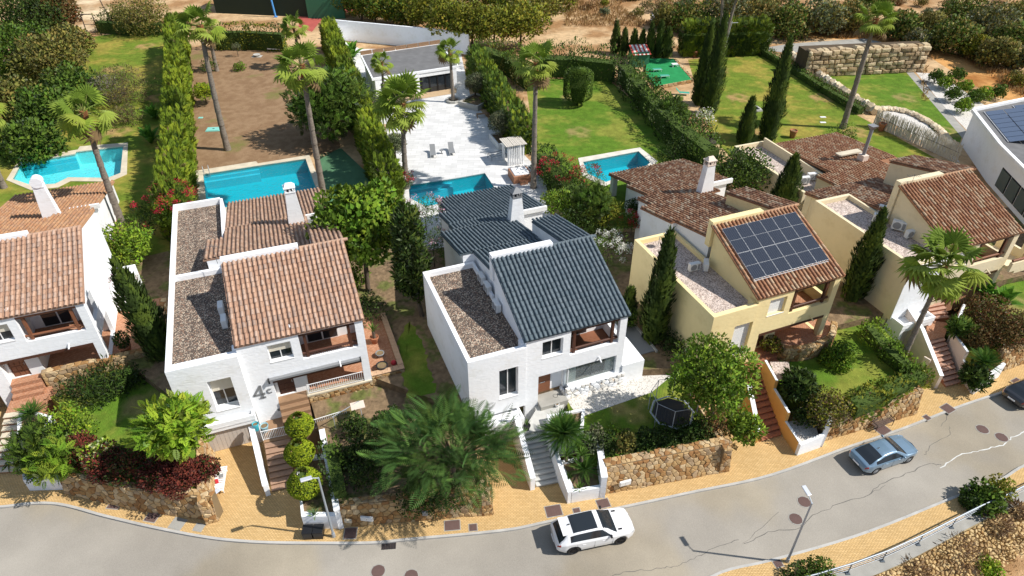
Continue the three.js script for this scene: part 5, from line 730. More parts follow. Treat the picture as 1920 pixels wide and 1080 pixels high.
sh('dark hanging plant on the white side wall', 1190, 420, { h: 2.8, r: 1, cols: GREEN.deep });
cypress('slender cypress against the flat roof of the yellow house', at(1222, 640, 2.2), stand([1222, 640], [1243, 432], 2.2).h, 1.05, { n: 2300, group: 'cypresses' , lean: [.1, 0] }); cypress('small young cypress left of the yellow house', at(1176, 600, HB), 3, .55, { n: 600 });
cypress('dark cypress before the beige house', at(1597, 560, HB), stand([1597, 560], [1619, 396]).h, 1.05, { n: 2000 }); cypress('stout dark cypress behind the solar roof', at(1466, 392, HB), stand([1466, 392], [1474, 293]).h, 1.35, { n: 1900, belly: .25 });
cypress('short cypress on the right lawn near the small grey basin', at(1394, 268, HB), stand([1394, 268], [1403, 184]).h, .95, { n: 1300 }); cypress('tall single cypress on the right lawn', at(1437, 262, HB), stand([1437, 262], [1466, 68]).h, 1.25, { n: 2600 }); cypress('left one of the two tall cypresses beside the green turf', at(1310, 196, HB), stand([1310, 196], [1321, 45]).h, 1.15, { n: 2200 }); cypress('right one of the two tall cypresses beside the green turf', at(1327, 215, HB), stand([1327, 215], [1345, 25]).h, 1.25, { n: 2600 });
sh('large round green bush beside the gravel roof of the beige house', 1385, 352, { h: 4.2, r: 2.9, clumps: 26, leaves: 110, cols: GREEN.mid.concat(GREEN.deep), t: LF.mid }); sh('yellow flowering bush below the two tall cypresses', 1318, 232, { h: 2, r: 1.5, cols: GREEN.lime.concat(GREEN.flowerWhite) }); sh('reddish bush behind the roof of the yellow house', 1310, 258, { h: 2.2, r: 1.8, cols: GREEN.bronze }); sh('green palm-like shrub in the dark hedge', 1255, 232, { h: 3, r: 1.8, cols: GREEN.mid, t: LF.pinnate });
sh('dark green mound behind the small pool', 1262, 300, { h: 2.6, r: 2.2, cols: GREEN.deep, clumps: 16 }); sh('bright weeds on the beige parapet', 1442, 392, { y: 4.6, h: .9, r: .8, cols: GREEN.lime, trunk: 0 }); sh('clipped bush behind the tile roof of the beige house', 1580, 262, { h: 1.9, r: 1.7, cols: GREEN.mid }); sh('dark shrub beside the wall of the beige house', 1560, 470, { h: 2.8, r: 1.3, cols: GREEN.deep });
// clipped round bush
{ const s = stand([1082, 196], [1086, 130]), G = thing('clipped_bush', 'large barrel-shaped clipped bush on the lawn', 'bush', s.p), L = new Leaves(); const h = s.h, r = 1.75; for (let i = 0; i < 6500; i++) { const a = rr(0, 6.283), top = rnd() < .28, yy = top ? h : rr(.55, h), q = top ? r * Math.sqrt(rnd()) : r, rd = q * Math.min(1, Math.pow(Math.max(.05, Math.min((yy - .3) / .9, (h + .28 - yy) / .8, 1)), .5)), dy = top ? -.35 * (q / r) ** 3 : 0; L.put(LF.small, V(Math.cos(a) * rd, yy + dy, Math.sin(a) * rd), V(Math.cos(a) + rr(-.5, .5), rr(0, .9), Math.sin(a) + rr(-.5, .5)).normalize(), V(Math.cos(a), .8, Math.sin(a)).normalize(), rr(.95, 1.5), pick(GREEN.mid), V(Math.cos(a), top ? 1.6 : .2, Math.sin(a)).normalize()); } part('trunk', [bar([0, -.1, 0], [0, h - .6, 0], .2, .15), frustum(0, 0, 1.4, 1.4, .6, 2.1, 2.1, h * .55), frustum(0, 0, 2.1, 2.1, h * .55, 1.6, 1.6, h - .45)], M.twigs, G); crownMesh('crown', L, G); }
// hedges
seed = 404;
hedge('tall sunlit conifer hedge left of the dry garden', XZ([[340, 92], [345, 230], [345, 350], [338, 452]], HB), { h: 4.3, w: 1.8, n: 170, s: .85, tips: .9, wob: .3, t: LF.up, lay: .35 });
hedge('long conifer hedge between the dry garden and the white terrace', XZ([[622, 92], [660, 190], [700, 292], [736, 388]], HB), { h: 3.6, w: 2.0, n: 170, s: .85, tips: .8, wob: .28, t: LF.up, lay: .35 });
hedge('conifer hedge along the right side of the white terrace', XZ([[893, 138], [930, 205], [985, 290]], HB), { h: 3.2, w: 2.2, n: 140, s: .8, tips: .6, wob: .3, cols: GREEN.hedge.concat(GREEN.mid), t: LF.up, lay: .35 });
hedge('dark clipped hedge at the top of the dry garden', XZ([[408, 92], [470, 92], [536, 96]], HB), { h: 3.6, w: 1.8, n: 100, cols: GREEN.yellow.concat(GREEN.deep), t: LF.mid });
hedge('dark leafy hedge between the two upper lawns', XZ([[1168, 150], [1210, 205], [1262, 262], [1330, 318]], HB), { h: 3.0, w: 2.8, n: 120, t: LF.mid, cols: GREEN.deep.concat(GREEN.mid), wob: .9, tips: .5 });
hedge('leafy hedge left of the green lawn beside the bougainvillea', XZ([[1012, 318], [1060, 372], [1118, 438]], HB), { h: 2.6, w: 2.0, n: 120, t: LF.mid, cols: GREEN.mid.concat(GREEN.deep), wob: .7 });
hedge('tall dark conifer hedge at the top right behind the lawn', XZ([[1276, 104], [1350, 103], [1430, 100]], HB), { h: 4.2, w: 2.0, n: 110, cols: GREEN.hedge.concat(GREEN.deep), tips: .9 });
hedge('bushy hedge behind the barrel-shaped bush', XZ([[1010, 140], [1075, 142], [1150, 150]], HB), { h: 3.4, w: 3.2, n: 100, t: LF.mid, cols: GREEN.mid.concat(GREEN.deep), wob: 1.1, tips: .8 });
hedge('thicket left of the green lawn behind the palm', XZ([[905, 120], [960, 140], [1000, 170]], HB), { h: 3.2, w: 3, n: 90, t: LF.mid, cols: GREEN.scrub.concat(GREEN.mid), wob: 1 });
hedge('low dark hedge at the foot of the stone bank on the right lawn', XZ([[1425, 100], [1480, 133], [1540, 172], [1612, 215]], HB), { h: 1.1, w: 1.2, n: 130, t: LF.mid, s: .8, cols: GREEN.mid.concat(GREEN.deep) });
hedge('hedge of bushes behind the metal gate frame', XZ([[190, 60], [250, 66], [310, 64]], HB), { h: 2.4, w: 2, n: 90, t: LF.mid, cols: GREEN.deep.concat(GREEN.scrub), wob: .8 });
[[1152, 100, 38], [1168, 104, 54], [1186, 106, 56], [1201, 108, 58], [1216, 110, 42], [1233, 108, 38], [1248, 108, 52]].forEach(([x, y, t], i) => cypress(['first', 'second', 'third', 'fourth', 'fifth', 'sixth', 'seventh'][i] + ' from the left in the row of small cypresses at the top', at(x, y, HB), stand([x, y], [x + 2, t]).h, i > 4 ? 1.1 : .75, { n: 700, group: 'row of small cypresses' }));
// banana-like plants
const ban = (label, px, py, s, n = 14, y = HB) => rosette('banana_plant', label, 'plant', at(px, py, y), BANANA, n, { e0: 1.35, e1: .2, s, leafName: 'leaf' });
ban('banana-like plant at the white boundary wall', 662, 108, 1.3, 20); ban('banana-like plant under the left hedge, upper one', 290, 222, 1.0); ban('banana-like plant under the left hedge, lower one', 284, 268, 1.1); ban('banana-like plant at the left edge of the photo', 6, 240, 1.2); ban('banana plant behind the red-brown shrubs at the right', 1872, 575, 1.0, 18, 2.0); ban('second banana plant at the right edge beside the lawn', 1845, 560, .9, 14, 2.0);
// olives on the white terrace
const olive = (label, px, py, tx, ty, r) => tree('olive_tree', label, td({ r, ry: r * .85, clumps: 22, leaves: 150, t: LF.narrow, s: .8, cols: GREEN.olive, trunk: .14, cr: .36 }, [px, py], [tx, ty]));
olive('small olive tree in a square bed beside the terrace palm', 742, 300, 736, 250, 1.35); olive('olive tree in the upper stone planter of the terrace', 892, 188, 889, 138, 1.35); olive('olive tree in the lower stone planter of the terrace', 942, 262, 938, 207, 1.55); olive('olive tree left of the pool house near the red flowers', 704, 236, 700, 182, 1.6);
// row of yellowing trees at the top
[[643, 28], [677, 38], [702, 45], [736, 48], [770, 54], [803, 68], [838, 84], [884, 92], [925, 96], [975, 92]].forEach(([x, y], i) => tree('yellowing_tree', ['first', 'second', 'third', 'fourth', 'fifth', 'sixth', 'seventh', 'eighth', 'ninth', 'tenth'][i] + ' tree from the left in the row of yellowing trees', td({ r: 3 + (i > 4 ? .8 : 0), ry: 2.6, clumps: 24, leaves: 105, t: LF.far, s: .8, cols: GREEN.yellow.concat(i > 4 ? GREEN.yellow : GREEN.mid), trunk: .2, low: .55, group: 'row of yellowing trees' }, [x, y], [x + 4, y - 62 - (i > 4 ? 22 : 0)])));
// wild trees on the right
[[1248, 52, 20, 2.6], [1300, 60, 2, 4.2], [1362, 62, -10, 4.4], [1420, 58, -6, 4], [1478, 70, 6, 4], [1540, 66, 2, 4.4], [1598, 62, 4, 3.8], [1690, 76, 22, 3.2], [1720, 92, 58, 2.4], [1742, 70, 22, 3.6], [1790, 98, 40, 4], [1832, 110, 70, 2.6], [1872, 128, 74, 2.8], [1900, 100, 44, 3.4], [1860, 70, 8, 4.6], [1916, 60, 4, 4.4], [1810, 46, -4, 4.6], [1910, 130, 92, 2], [1180, -4, -40, 3], [1640, 20, -30, 4]].forEach(([x, y, t, r], i) => tree('wild_tree', 'wild grey-green tree on the dry hillside, ' + ['beside the white sacks', 'left of the palm trunks', 'behind the dark hedge', 'right of the palm trunks', 'left above the block wall', 'above the middle of the block wall', 'left of the leaning palm crown', 'right of the leaning palm crown', 'low one right of the block wall', 'third right of the leaning palm', 'broad one above the citrus bed', 'yellowish one above the citrus bed', 'lowest at the right edge', 'right edge, middle height', 'upper right, dark', 'top right corner', 'top, left of the corner', 'small one at the right edge', 'far one at the top middle', 'far one behind the leaning palm'][i], td({ r: r * .86, ry: r * (.56 + .05 * (i % 5)), clumps: 22, leaves: 110, t: LF.far, s: .8, cr: .46, cols: i % 3 === 1 ? GREEN.scrub.concat(GREEN.mid) : i === 11 ? GREEN.yellow : i % 3 === 2 ? GREEN.scrub.concat(GREEN.olive) : GREEN.scrub, trunk: .18, low: .45, group: 'wild trees on the dry hillside' }, [x, y], [x + 2, t])));
[[620, -14], [668, -20], [712, -10], [760, -22], [808, -12], [858, 8], [905, 18], [950, 28], [1002, 40], [1010, -20], [1040, 20], [1080, -10], [1125, -16]].forEach(([x, y], i) => tree('far_tree', ['first', 'second', 'third', 'fourth', 'fifth', 'sixth', 'seventh', 'eighth', 'ninth', 'tenth', 'eleventh', 'twelfth', 'thirteenth'][i] + ' from the left of the mottled trees at the top edge', td({ r: rr(3.4, 4.6), ry: rr(2.4, 3.2), clumps: 22, leaves: 80, t: LF.far, s: .85, cols: i % 2 ? GREEN.yellow.concat(GREEN.mid) : GREEN.yellow.concat(GREEN.scrub), trunk: .2, low: .5, group: 'trees at the top edge' }, [x, y], [x + 3, y - 62])));
{ let n = 0, k = 0; while (n < 70 && k++ < 3000) { const x = rr(1100, 1925), y = rr(-8, 190); if (x < 1290 ? y > 40 : x < 1440 ? y > 30 : x < 1735 ? y > 66 : y > 60 + (x - 1735) * .62) continue; if (x > 1735 && y > 150 && x < 1830) continue; const r = rr(.7, 1.7); tree('wild_bush', 'small wild bush scattered on the dry hillside', { p: at(x, y, HB), h: r * 1.3, r, ry: r * .62, clumps: 7, leaves: 55, t: LF.mid, s: .95, cols: pick([GREEN.scrub, GREEN.brown, GREEN.yellow, GREEN.scrub, GREEN.olive, GREEN.straw]), trunk: 0, low: .6, cat: 'bush', group: 'small wild bushes on the dry hillside' }); n++; } }
// citrus bed
[[1752, 156], [1768, 168], [1786, 166], [1804, 176], [1781, 190], [1800, 212], [1820, 196], [1838, 190], [1866, 186]].forEach(([x, y], i) => sh('small citrus tree in the white gravel bed, ' + ['topmost', 'second from the top', 'tall one in the middle', 'right of the tall one', 'round low one', 'nearest to the white solar house', 'between the path and the white house', 'at the edge of the dry slope', 'last on the right'][i], x, y, { h: 1.9 + (i === 2 ? .9 : 0), r: 1.05, cols: i % 2 ? GREEN.bright.concat(GREEN.lime) : GREEN.mid, name: 'citrus_tree', cat: 'tree', leaves: 90, s: 1.2, trunk: .05, group: 'small citrus trees' }));
// dry grass tufts, many and small
{ const L = new Leaves(); for (let i = 0; i < 9000; i++) { const q = rnd(), c = q < .5 ? [rr(1430, 1660), rr(10, 72)] : q < .8 ? [rr(1730, 1930), rr(60, 190)] : [rr(1060, 1290), rr(-8, 50)], p = at(c[0], c[1], HB); if (c[0] > 1735 && c[1] > 60 + (c[0] - 1735) * .68 || pn(p[0] * .12, p[2] * .12, 4096, 77) < .48) continue; for (let k = 0; k < 3; k++) L.put(LF.narrow, V(p[0] + rr(-.3, .3), HB, p[2] + rr(-.3, .3)), V(rr(-.6, .6), 1, rr(-.6, .6)).normalize(), V(rr(-1, 1), .2, rr(-1, 1)).normalize(), rr(1.2, 2.6), pick(GREEN.straw)); } const m = crownMesh('dry_grass', L, scene); tag(m, 'tufts of straw-coloured dry grass on the hillside', 'dry grass', null, 'stuff'); }
// front gardens
seed = 505;
sh('yellow-green bush above the steps of the leftmost house', 138, 815, { y: GT, h: 2.2, r: 1.6, cols: GREEN.lime.concat(GREEN.bright), clumps: 18, leaves: 90 }); sh('leafy green bush with fronds over the white planter', 85, 868, { y: 1.2, h: 2.6, r: 1.5, cols: GREEN.mid, t: LF.pinnate, clumps: 14, leaves: 34 }); sh('green bush between the planter and the red shrubs', 118, 880, { y: 1.6, h: 2.2, r: 1.3, cols: GREEN.bright, t: LF.pinnate, leaves: 34 });
sh('variegated pale bush among the red shrubs', 195, 868, { y: GT, h: 1.7, r: 1.0, cols: GREEN.lime.concat([[.5, .5, .25]]), t: LF.mid, leaves: 45 });
[[158, 872, 1.2, 'left, reddest'], [205, 900, 1.3, 'second'], [250, 902, 1.5, 'middle, darkest'], [300, 915, 1.4, 'fourth'], [348, 925, 1.5, 'at the wall corner'], [385, 905, .95, 'by the driveway']].forEach(([x, y, r, w], i) => sh('red-leaved shrub along the low stone wall, ' + w, x, y - 16, { y: GT, h: r * 1.3, r: r * .92, cols: i === 2 ? GREEN.bronze.concat(GREEN.red, GREEN.deep) : GREEN.red.concat(i % 2 ? GREEN.deep.slice(0, 1) : []), clumps: 16, leaves: 130, t: LF.small, s: .9, group: 'red-leaved shrubs' }));
tree('compound_leaf_tree', 'small lime-green tree with big compound leaves by the garage driveway', td({ y: GT, r: 1.75, ry: 1.3, clumps: 26, leaves: 26, t: LF.lobe, s: .8, cols: GREEN.lime, trunk: .1, cr: .42, opt: { out: 1, up: .1 } }, [335, 880], [332, 768]));
sh('dark shrub against the terrace wall of the leftmost house', 200, 735, { y: GT, h: 2.0, r: 2.0, cols: GREEN.deep, clumps: 16, leaves: 90, t: LF.narrow }); sh('dark low shrub beside the carved door', 145, 735, { y: GT, h: 1.4, r: 1.2, cols: GREEN.brown.concat(GREEN.deep) }); sh('dark low bush at the right end of the terrace wall', 245, 720, { y: GT, h: 1.4, r: 1.1, cols: GREEN.deep });
rosette('sago_palm', 'sago palm in the round-ended white planter', 'palm', at(68, 790, 1.9), SAGO, 34, { s: .8, stem: .7 }); rosette('sago_palm', 'sago palm hanging over the terracotta steps at the left', 'palm', at(62, 838, 1.7), SAGO, 30, { s: .85, stem: .4, e1: -.2 });
// feathery tree: many limbs, each ending in a bunch of feathery fronds, upright on top and drooping at the rim
{ const p = at(862, 905, GT), G = thing('feathery_tree', 'large feathery tree with drooping fronds in front of the slate house', 'tree', p), L = new Leaves(), limbs = [bar([0, -.2, 0], [-.3, 1.6, 0], .24, .18, 9)], c0 = [-.5, 3.0, .2];
  for (let i = 0; i < 520; i++) { const a = i * 2.39996 + rr(-.3, .3), e = Math.asin(lerp(.99, -.35, (i + .5) / 520)), k = rr(.3, .86), rad = rr(.86, 1.1), dir = [Math.cos(a) * Math.cos(e) * 4.7 * rad, Math.sin(e) * 2.7 * rad, Math.sin(a) * Math.cos(e) * 3.4 * rad], q = [c0[0] + dir[0] * k, c0[1] + dir[1] * k + .15, c0[2] + dir[2] * k];
    if (i % 4 === 0) { const m = lerp3([-.3, 1.6, 0], q, .5); m[1] += .3; limbs.push(bar([-.3, 1.6, 0], m, .05, .03, 4), bar(m, q, .03, .012, 4)); }
    const d = V(dir[0] / 4.7 * .8 + rr(-.6, .6), dir[1] / 2.7 * .6 + rr(-.35, .5), dir[2] / 3.4 * .8 + rr(-.6, .6)).normalize(); L.put(LF.plume, V(...q), d, V(rr(-.35, .35), 1, rr(-.35, .35)).normalize(), rr(.7, 1.15), pick(rnd() < .7 ? GREEN.feather : GREEN.deep)); }
  part('trunk', limbs, M.bark, G); crownMesh('crown', L, G); }
[[668, 812, .9, 'by the railing end'], [700, 850, 1.2, 'in the middle'], [655, 868, 1.0, 'at the brown path'], [735, 800, 1.1, 'nearest to the slate house'], [690, 905, 1.2, 'above the retaining wall']].forEach(([x, y, r, w]) => sh('dark shrub in the bed beside the feathery tree, ' + w, x, y, { y: GT, h: r * 1.5, r, cols: GREEN.deep, leaves: 80 }));
hedge('dark box hedge between the white wall and the feathery tree', XZ([[622, 848], [640, 935]], GT), { y: GT, h: 1.1, w: 1.2, n: 160, t: LF.small, cols: GREEN.deep.concat(GREEN.mid), wob: .3, s: 1.3 });
[[760, 930], [815, 932]].forEach(([x, y], i) => sh('dark low shrub under the feathery tree, ' + ['left', 'right'][i], x + 20, y, { y: GT, h: 1, r: 1.3, cols: GREEN.deep }));
// clipped cones
const cone = (label, px, py, y, r) => { const p0 = at(px, py, y + r * 1.25), p = [p0[0], y, p0[2]], G = thing('cone_bush', label, 'bush', p, 0, 'clipped golden bushes beside the steps'), L = new Leaves(), h = r * 2.1; for (let i = 0; i < 3400; i++) { const t = Math.pow(rnd(), .8), a = rr(0, 6.283), rad = r * Math.pow(Math.sin(Math.PI * Math.min(1, .12 + .88 * (1 - t))), .62) * (t > .55 ? lerp(1, .62, (t - .55) / .45) : 1), n = V(Math.cos(a), lerp(-.2, 1.2, t), Math.sin(a)).normalize(); L.put(LF.small, V(Math.cos(a) * rad, .25 + t * h, Math.sin(a) * rad), V(n.x + rr(-.6, .6), n.y + rr(-.4, .6), n.z + rr(-.6, .6)).normalize(), n, rr(.7, 1.1), pick(GREEN.topiary), n); } part('trunk', [bar([0, -.15, 0], [0, h * .9, 0], .07), frustum(0, 0, r, r, .35, r * 1.25, r * 1.25, h * .55), frustum(0, 0, r * 1.25, r * 1.25, h * .55, r * .5, r * .5, h)], M.twigs, G); crownMesh('crown', L, G); };
cone('golden-green clipped cone bush, uppermost of three beside the brown steps', 562, 800, 1.2, .84); cone('golden-green clipped cone bush, middle of three beside the brown steps', 562, 851, 1.2, .86); cone('golden-green clipped cone bush, lowest of three above the black bin', 572, 908, 1.15, .95);
rosette('agave_plant', 'agave in the long white planter under the lowest cone bush', 'plant', at(590, 968, 1.2), AGAVE, 14, { s: .7, leafName: 'leaf' });
// slate house garden
rosette('sago_palm', 'big sago palm beside the pale steps of the slate house', 'palm', at(1056, 822, 2.4), SAGO, 70, { s: 1.3, stem: .45, e1: -.35 }); rosette('sago_palm', 'dark sago palm in the stepped white planter', 'palm', at(1095, 888, 1.1), SAGO, 34, { s: .85, stem: .4 });
rosette('dracaena_plant', 'small strap-leaved plant at the front of the stepped planter', 'plant', at(1086, 918, 1.0), DRACO, 24, { s: .7, leafName: 'leaf' }); rosette('dracaena_plant', 'strap-leaved plant at the left of the stepped planter', 'plant', at(1066, 900, 1.0), DRACO, 20, { s: .7, leafName: 'leaf' });
[[1062, 862], [1078, 848], [1090, 862], [1104, 838]].forEach(([x, y], i) => rosette('succulent_plant', 'pale green succulent rosette behind the stepped planter, ' + ['leftmost', 'upper', 'middle', 'right'][i], 'plant', at(x, y, 2.1), DRACO, 24, { s: .8, leafName: 'leaf', stem: .35 }));
[[1112, 832, .9, 'olive'], [1142, 838, .9, 'deep'], [1170, 838, .85, 'scrub'], [1206, 834, .9, 'deep'], [1240, 828, .9, 'deep'], [1276, 820, .9, 'deep'], [1308, 812, .95, 'deep'], [1338, 806, 1, 'bronze']].forEach(([x, y, r, c], i) => sh('dark shrub along the top of the golden stone wall, ' + ['first from the left, greyish', 'second', 'third, grey-green', 'fourth', 'fifth', 'sixth', 'seventh', 'last, brownish'][i], x, y, { y: GT, h: 1.15, r, cols: GREEN[c], leaves: 90, group: 'shrubs along the golden wall' }));
sh('bright fern-like bush at the edge of the trampoline lawn', 1150, 822, { y: GT, h: .8, r: .8, cols: GREEN.bright, trunk: 0 });
tree('orange_tree', 'round orange tree beside the trampoline', td({ y: GT, r: 2.75, ry: 2.5, clumps: 46, leaves: 115, t: LF.mid, s: .95, cols: GREEN.bright, trunk: .14, cr: .3, low: .15 }, [1338, 800], [1335, 646]));
sh('leafy orange-tree sucker hanging over the driveway', 1388, 815, { y: 1.2, h: 1.9, r: 1.3, cols: GREEN.bright, t: LF.mid, clumps: 14 }); sh('dark shrub between the slate house ramp and the yellow house', 1262, 660, { y: 2.1, h: 1.9, r: 1.4, cols: GREEN.deep }); sh('dark shrub under the cypress', 1236, 610, { h: 1.6, r: 1.3, cols: GREEN.deep }); sh('leafy shrub at the edge of the slate house yard', 1172, 610, { h: 1.6, r: 1, cols: GREEN.mid }); 
rosette('potted_plant', 'strap-leaved plant in a dark pot at the top of the pale steps', 'plant', at(988, 805, 2.0), DRACO, 16, { s: .55, pot: .4, potMat: M.black, leafName: 'leaf', e1: .6 });
// yellow house garden
sh('round glossy bush on the small lawn', 1566, 680, { y: GT, h: 1.5, r: 1.25, cols: GREEN.bright, clumps: 22, leaves: 110 }); sh('olive-brown rounded shrub above the stepped orange planter', 1545, 780, { y: GT, h: 1.9, r: 1.45, cols: GREEN.yellow.concat(GREEN.brown), clumps: 20, leaves: 110 }); sh('dark conifer-like shrub beside the orange planter wall', 1492, 745, { y: GT, h: 2.0, r: 1.1, cols: GREEN.deep, t: LF.needle, clumps: 16, leaves: 120 }); sh('dark shrub in the lower planter of the yellow house', 1505, 792, { y: 1.1, h: 1.5, r: .95, cols: GREEN.deep });
hedge('mixed hedge along the top of the wall behind the bench', XZ([[1592, 775], [1650, 752], [1722, 715]], GT), { y: GT, h: 1.25, w: 1.5, n: 200, t: LF.mid, s: .85, cols: GREEN.mid.concat(GREEN.yellow), wob: .5 });
hedge('hedge between the small lawn and the pinkish stair wall', XZ([[1624, 628], [1660, 672], [1712, 715]], GT), { y: GT, h: 1.3, w: 1.4, n: 200, t: LF.mid, s: .85, cols: GREEN.mid.concat(GREEN.bright), wob: .5 });
sh('golden climbing shrub at the left end of the low curved wall', 1441, 665, { y: 2.1, h: 1.6, r: .7, cols: GREEN.bronze.concat(GREEN.yellow) });
// right edge garden
[[1838, 585, 1.7, 'left'], [1866, 620, 1.6, 'lower'], [1896, 612, 1.6, 'right'], [1822, 622, 1.1, 'smallest']].forEach(([x, y, r, w]) => sh(`red-brown shrub at the right edge garden, ${w} one`, x, y + 20, { y: 2, h: r * 1.4, r, cols: GREEN.bronze, clumps: 18, leaves: 120, group: 'red-brown shrubs at the right' }));
rosette('sago_palm', 'dark sago palm above the right-hand planter', 'palm', at(1840, 690, 1.6), SAGO, 40, { s: .95, stem: .5 }); sh('dark juniper spilling over the right-hand planter', 1826, 708, { y: 1.2, h: .9, r: .95, cols: GREEN.deep, t: LF.needle, trunk: 0 }); sh('spiky green shrub in the upper right-hand planter', 1797, 622, { y: 2.6, h: 1, r: .8, cols: GREEN.mid, t: LF.needle, trunk: 0 });
// beside the railing
sh('green bush in the pavement bed by the railing, right one', 1838, 945, { y: .1, h: 1.5, r: 1.1, cols: GREEN.mid, t: LF.mid, leaves: 70 }); sh('yellowish bush in the pavement bed by the railing', 1866, 930, { y: .1, h: 1.4, r: .9, cols: GREEN.yellow }); sh('dark bush at the left of the railing bed', 1818, 950, { y: .1, h: 1, r: .7, cols: GREEN.deep }); sh('green bush at the bottom edge near the street lamp', 1530, 1080, { y: .1, h: 1.2, r: 1.0, cols: GREEN.mid }); sh('second green bush at the bottom edge of the photo', 1492, 1098, { y: .1, h: 1.0, r: .9, cols: GREEN.mid.concat(GREEN.deep) });
// ---------- vehicles ----------
function car(label, px, o) {
  const { Len, W, top, shoulder, wheels, rw = .36, paint, glassX, wind, rear, roofGlass, pano } = o;
  const A = at(...px[0], 0), B = at(...px[1], 0), ang = Math.atan2(-(B[2] - A[2]), B[0] - A[0]), mid = lerp3(A, B, .5), cw = (wheels[0] + wheels[1]) / 2, hw = W / 2 - .14;
  const G = thing('parked_car', label, 'car', [0, 0, 0], ang); { const fx = Math.cos(ang), fz = -Math.sin(ang); G.position.set(mid[0] + fz * hw * 1 - 0 * fx, 0, mid[2] - fx * hw); }
  const lin = (P, x) => { for (let i = 0; i < P.length - 1; i++) if (x <= P[i + 1][0]) { const t = (x - P[i][0]) / (P[i + 1][0] - P[i][0]); const s = t * t * (3 - 2 * t) * .45 + t * .55; return lerp(P[i][1], P[i + 1][1], Math.max(0, s)); } return P[P.length - 1][1]; };
  const NX = 120, NV = 40, xs = i => Len * i / NX, wid = [[0, .76 * W / 2], [.12, .88 * W / 2], [.5, .97 * W / 2], [1.1, W / 2], [3.4, W / 2], [Len - .6, .95 * W / 2], [Len - .2, .82 * W / 2], [Len, .62 * W / 2]];
  const P = (i, j) => { // j from -NV..NV across
    const x = xs(i), s = j < 0 ? -1 : 1, v = Math.abs(j) / NV, tp = lin(top, x), sh = Math.min(lin(shoulder, x), tp - .02), w = lin(wid, x), gh = Math.max(0, tp - sh), wr = lerp(w * .94, o.wr, Math.min(1, gh / .45)), yb = lin([[0, .42], [.5, .24], [Len - .5, .22], [Len, .34]], x);
    const K = [[0, 0, tp], [.12, wr * .62, tp - .012], [.2, wr * .88, tp - .035], [.26, wr, tp - .085 * Math.min(1, .3 + gh * 2)], [.5, w * .955, sh + .012], [.56, w, sh - .07], [.8, w * 1.0, lerp(yb, sh, .42)], [.93, w * .965, yb + .07], [1, w * .88, yb]];
    for (let k = 0; k < K.length - 1; k++) if (v <= K[k + 1][0] + 1e-9) { const t = (v - K[k][0]) / (K[k + 1][0] - K[k][0]); return [x - cw, lerp(K[k][2], K[k + 1][2], t), s * lerp(K[k][1], K[k + 1][1], t)]; }
  };
  const groups = {}, push = (n, ...q) => (groups[n] = groups[n] || { p: [], n: [] }, q.forEach(([p, m]) => { groups[n].p.push(...p); groups[n].n.push(...m); }));
  const N = (i, j) => { const a = V(...P(Math.max(0, i - 1), j)), b = V(...P(Math.min(NX, i + 1), j)), c = V(...P(i, Math.max(-NV, j - 1))), d = V(...P(i, Math.min(NV, j + 1))); return b.sub(a).cross(c.sub(d)).normalize().multiplyScalar(1); };
  const nrm = []; for (let i = 0; i <= NX; i++) { nrm.push([]); for (let j = -NV; j <= NV; j++) { const n = N(i, j), p = P(i, j); if (n.y * 1 + n.z * p[2] * .5 + n.x * (p[0]) * .05 < 0) n.negate(); nrm[i].push(n.toArray()); } }
  for (let i = 0; i < NX; i++) for (let j = -NV; j < NV; j++) {
    const x = xs(i + .5), v = Math.abs(j + .5) / NV, c = P(i, j), y = c[1]; let g = 'body';
    if (v > .54 && wheels.some(w => Math.hypot(x - w, (y + P(i, j + 1)[1]) / 2 - rw) < rw * 1.16)) continue;
    if (v > .93) g = 'lower_trim';
    if (v > .275 && v < .475) { for (const [k, [a, b]] of glassX.entries()) if (x > a + Math.max(0, (.475 - v)) * (k ? 0 : 1.4) * (o.slantR || 1) && x < b - Math.max(0, .475 - v) * (k ? 3.4 : 0)) g = 'side_window'; if (g === 'body' && x > glassX[0][0] && x < glassX[1][1] - (.475 - v) * 3.4) g = 'pillar'; }
    if (v < .215 && x > wind[0] && x < wind[1]) g = 'windscreen'; if (v < .205 && x > rear[0] && x < rear[1]) g = 'rear_window';
    if (pano && v < .19 && pano.some(([a, b]) => x > a && x < b)) g = 'roof_glass';
    if (x > Len - .32 && x < Len - .06 && v > .44 && v < .6) g = 'headlight'; if (x < .2 && v > .42 && v < .6) g = 'tail_light';
    const jj = j + NV, a = [P(i, j), nrm[i][jj]], b = [P(i + 1, j), nrm[i + 1][jj]], d = [P(i, j + 1), nrm[i][jj + 1]], e = [P(i + 1, j + 1), nrm[i + 1][jj + 1]], side = g === 'side_window' || g === 'headlight' || g === 'tail_light' ? g + (j < 0 ? '.L' : '.R') : g;
    push(side, a, e, b, a, d, e);
  }
  for (const [i, s] of [[0, 1], [NX, -1]]) { const ring = []; for (let j = -NV; j <= NV; j++) ring.push(P(i, j)); const c = [ring[0][0] + (s > 0 ? -.06 : .05), .62, 0]; for (let j = 0; j < ring.length; j++) { const a = ring[j], b = ring[(j + 1) % ring.length], n = V(-s, .15, a[2] * .6).normalize().toArray(); push(a[1] < .48 ? 'lower_trim' : 'body', [a, n], [c, V(-s, 0, 0).toArray()], [b, n]); } }
  const ms = { body: paint, lower_trim: M.black, side_window: M.glass, pillar: M.black, windscreen: M.glass, rear_window: M.glass, roof_glass: M.glass, headlight: M.lampGlass, tail_light: M.tailRed };
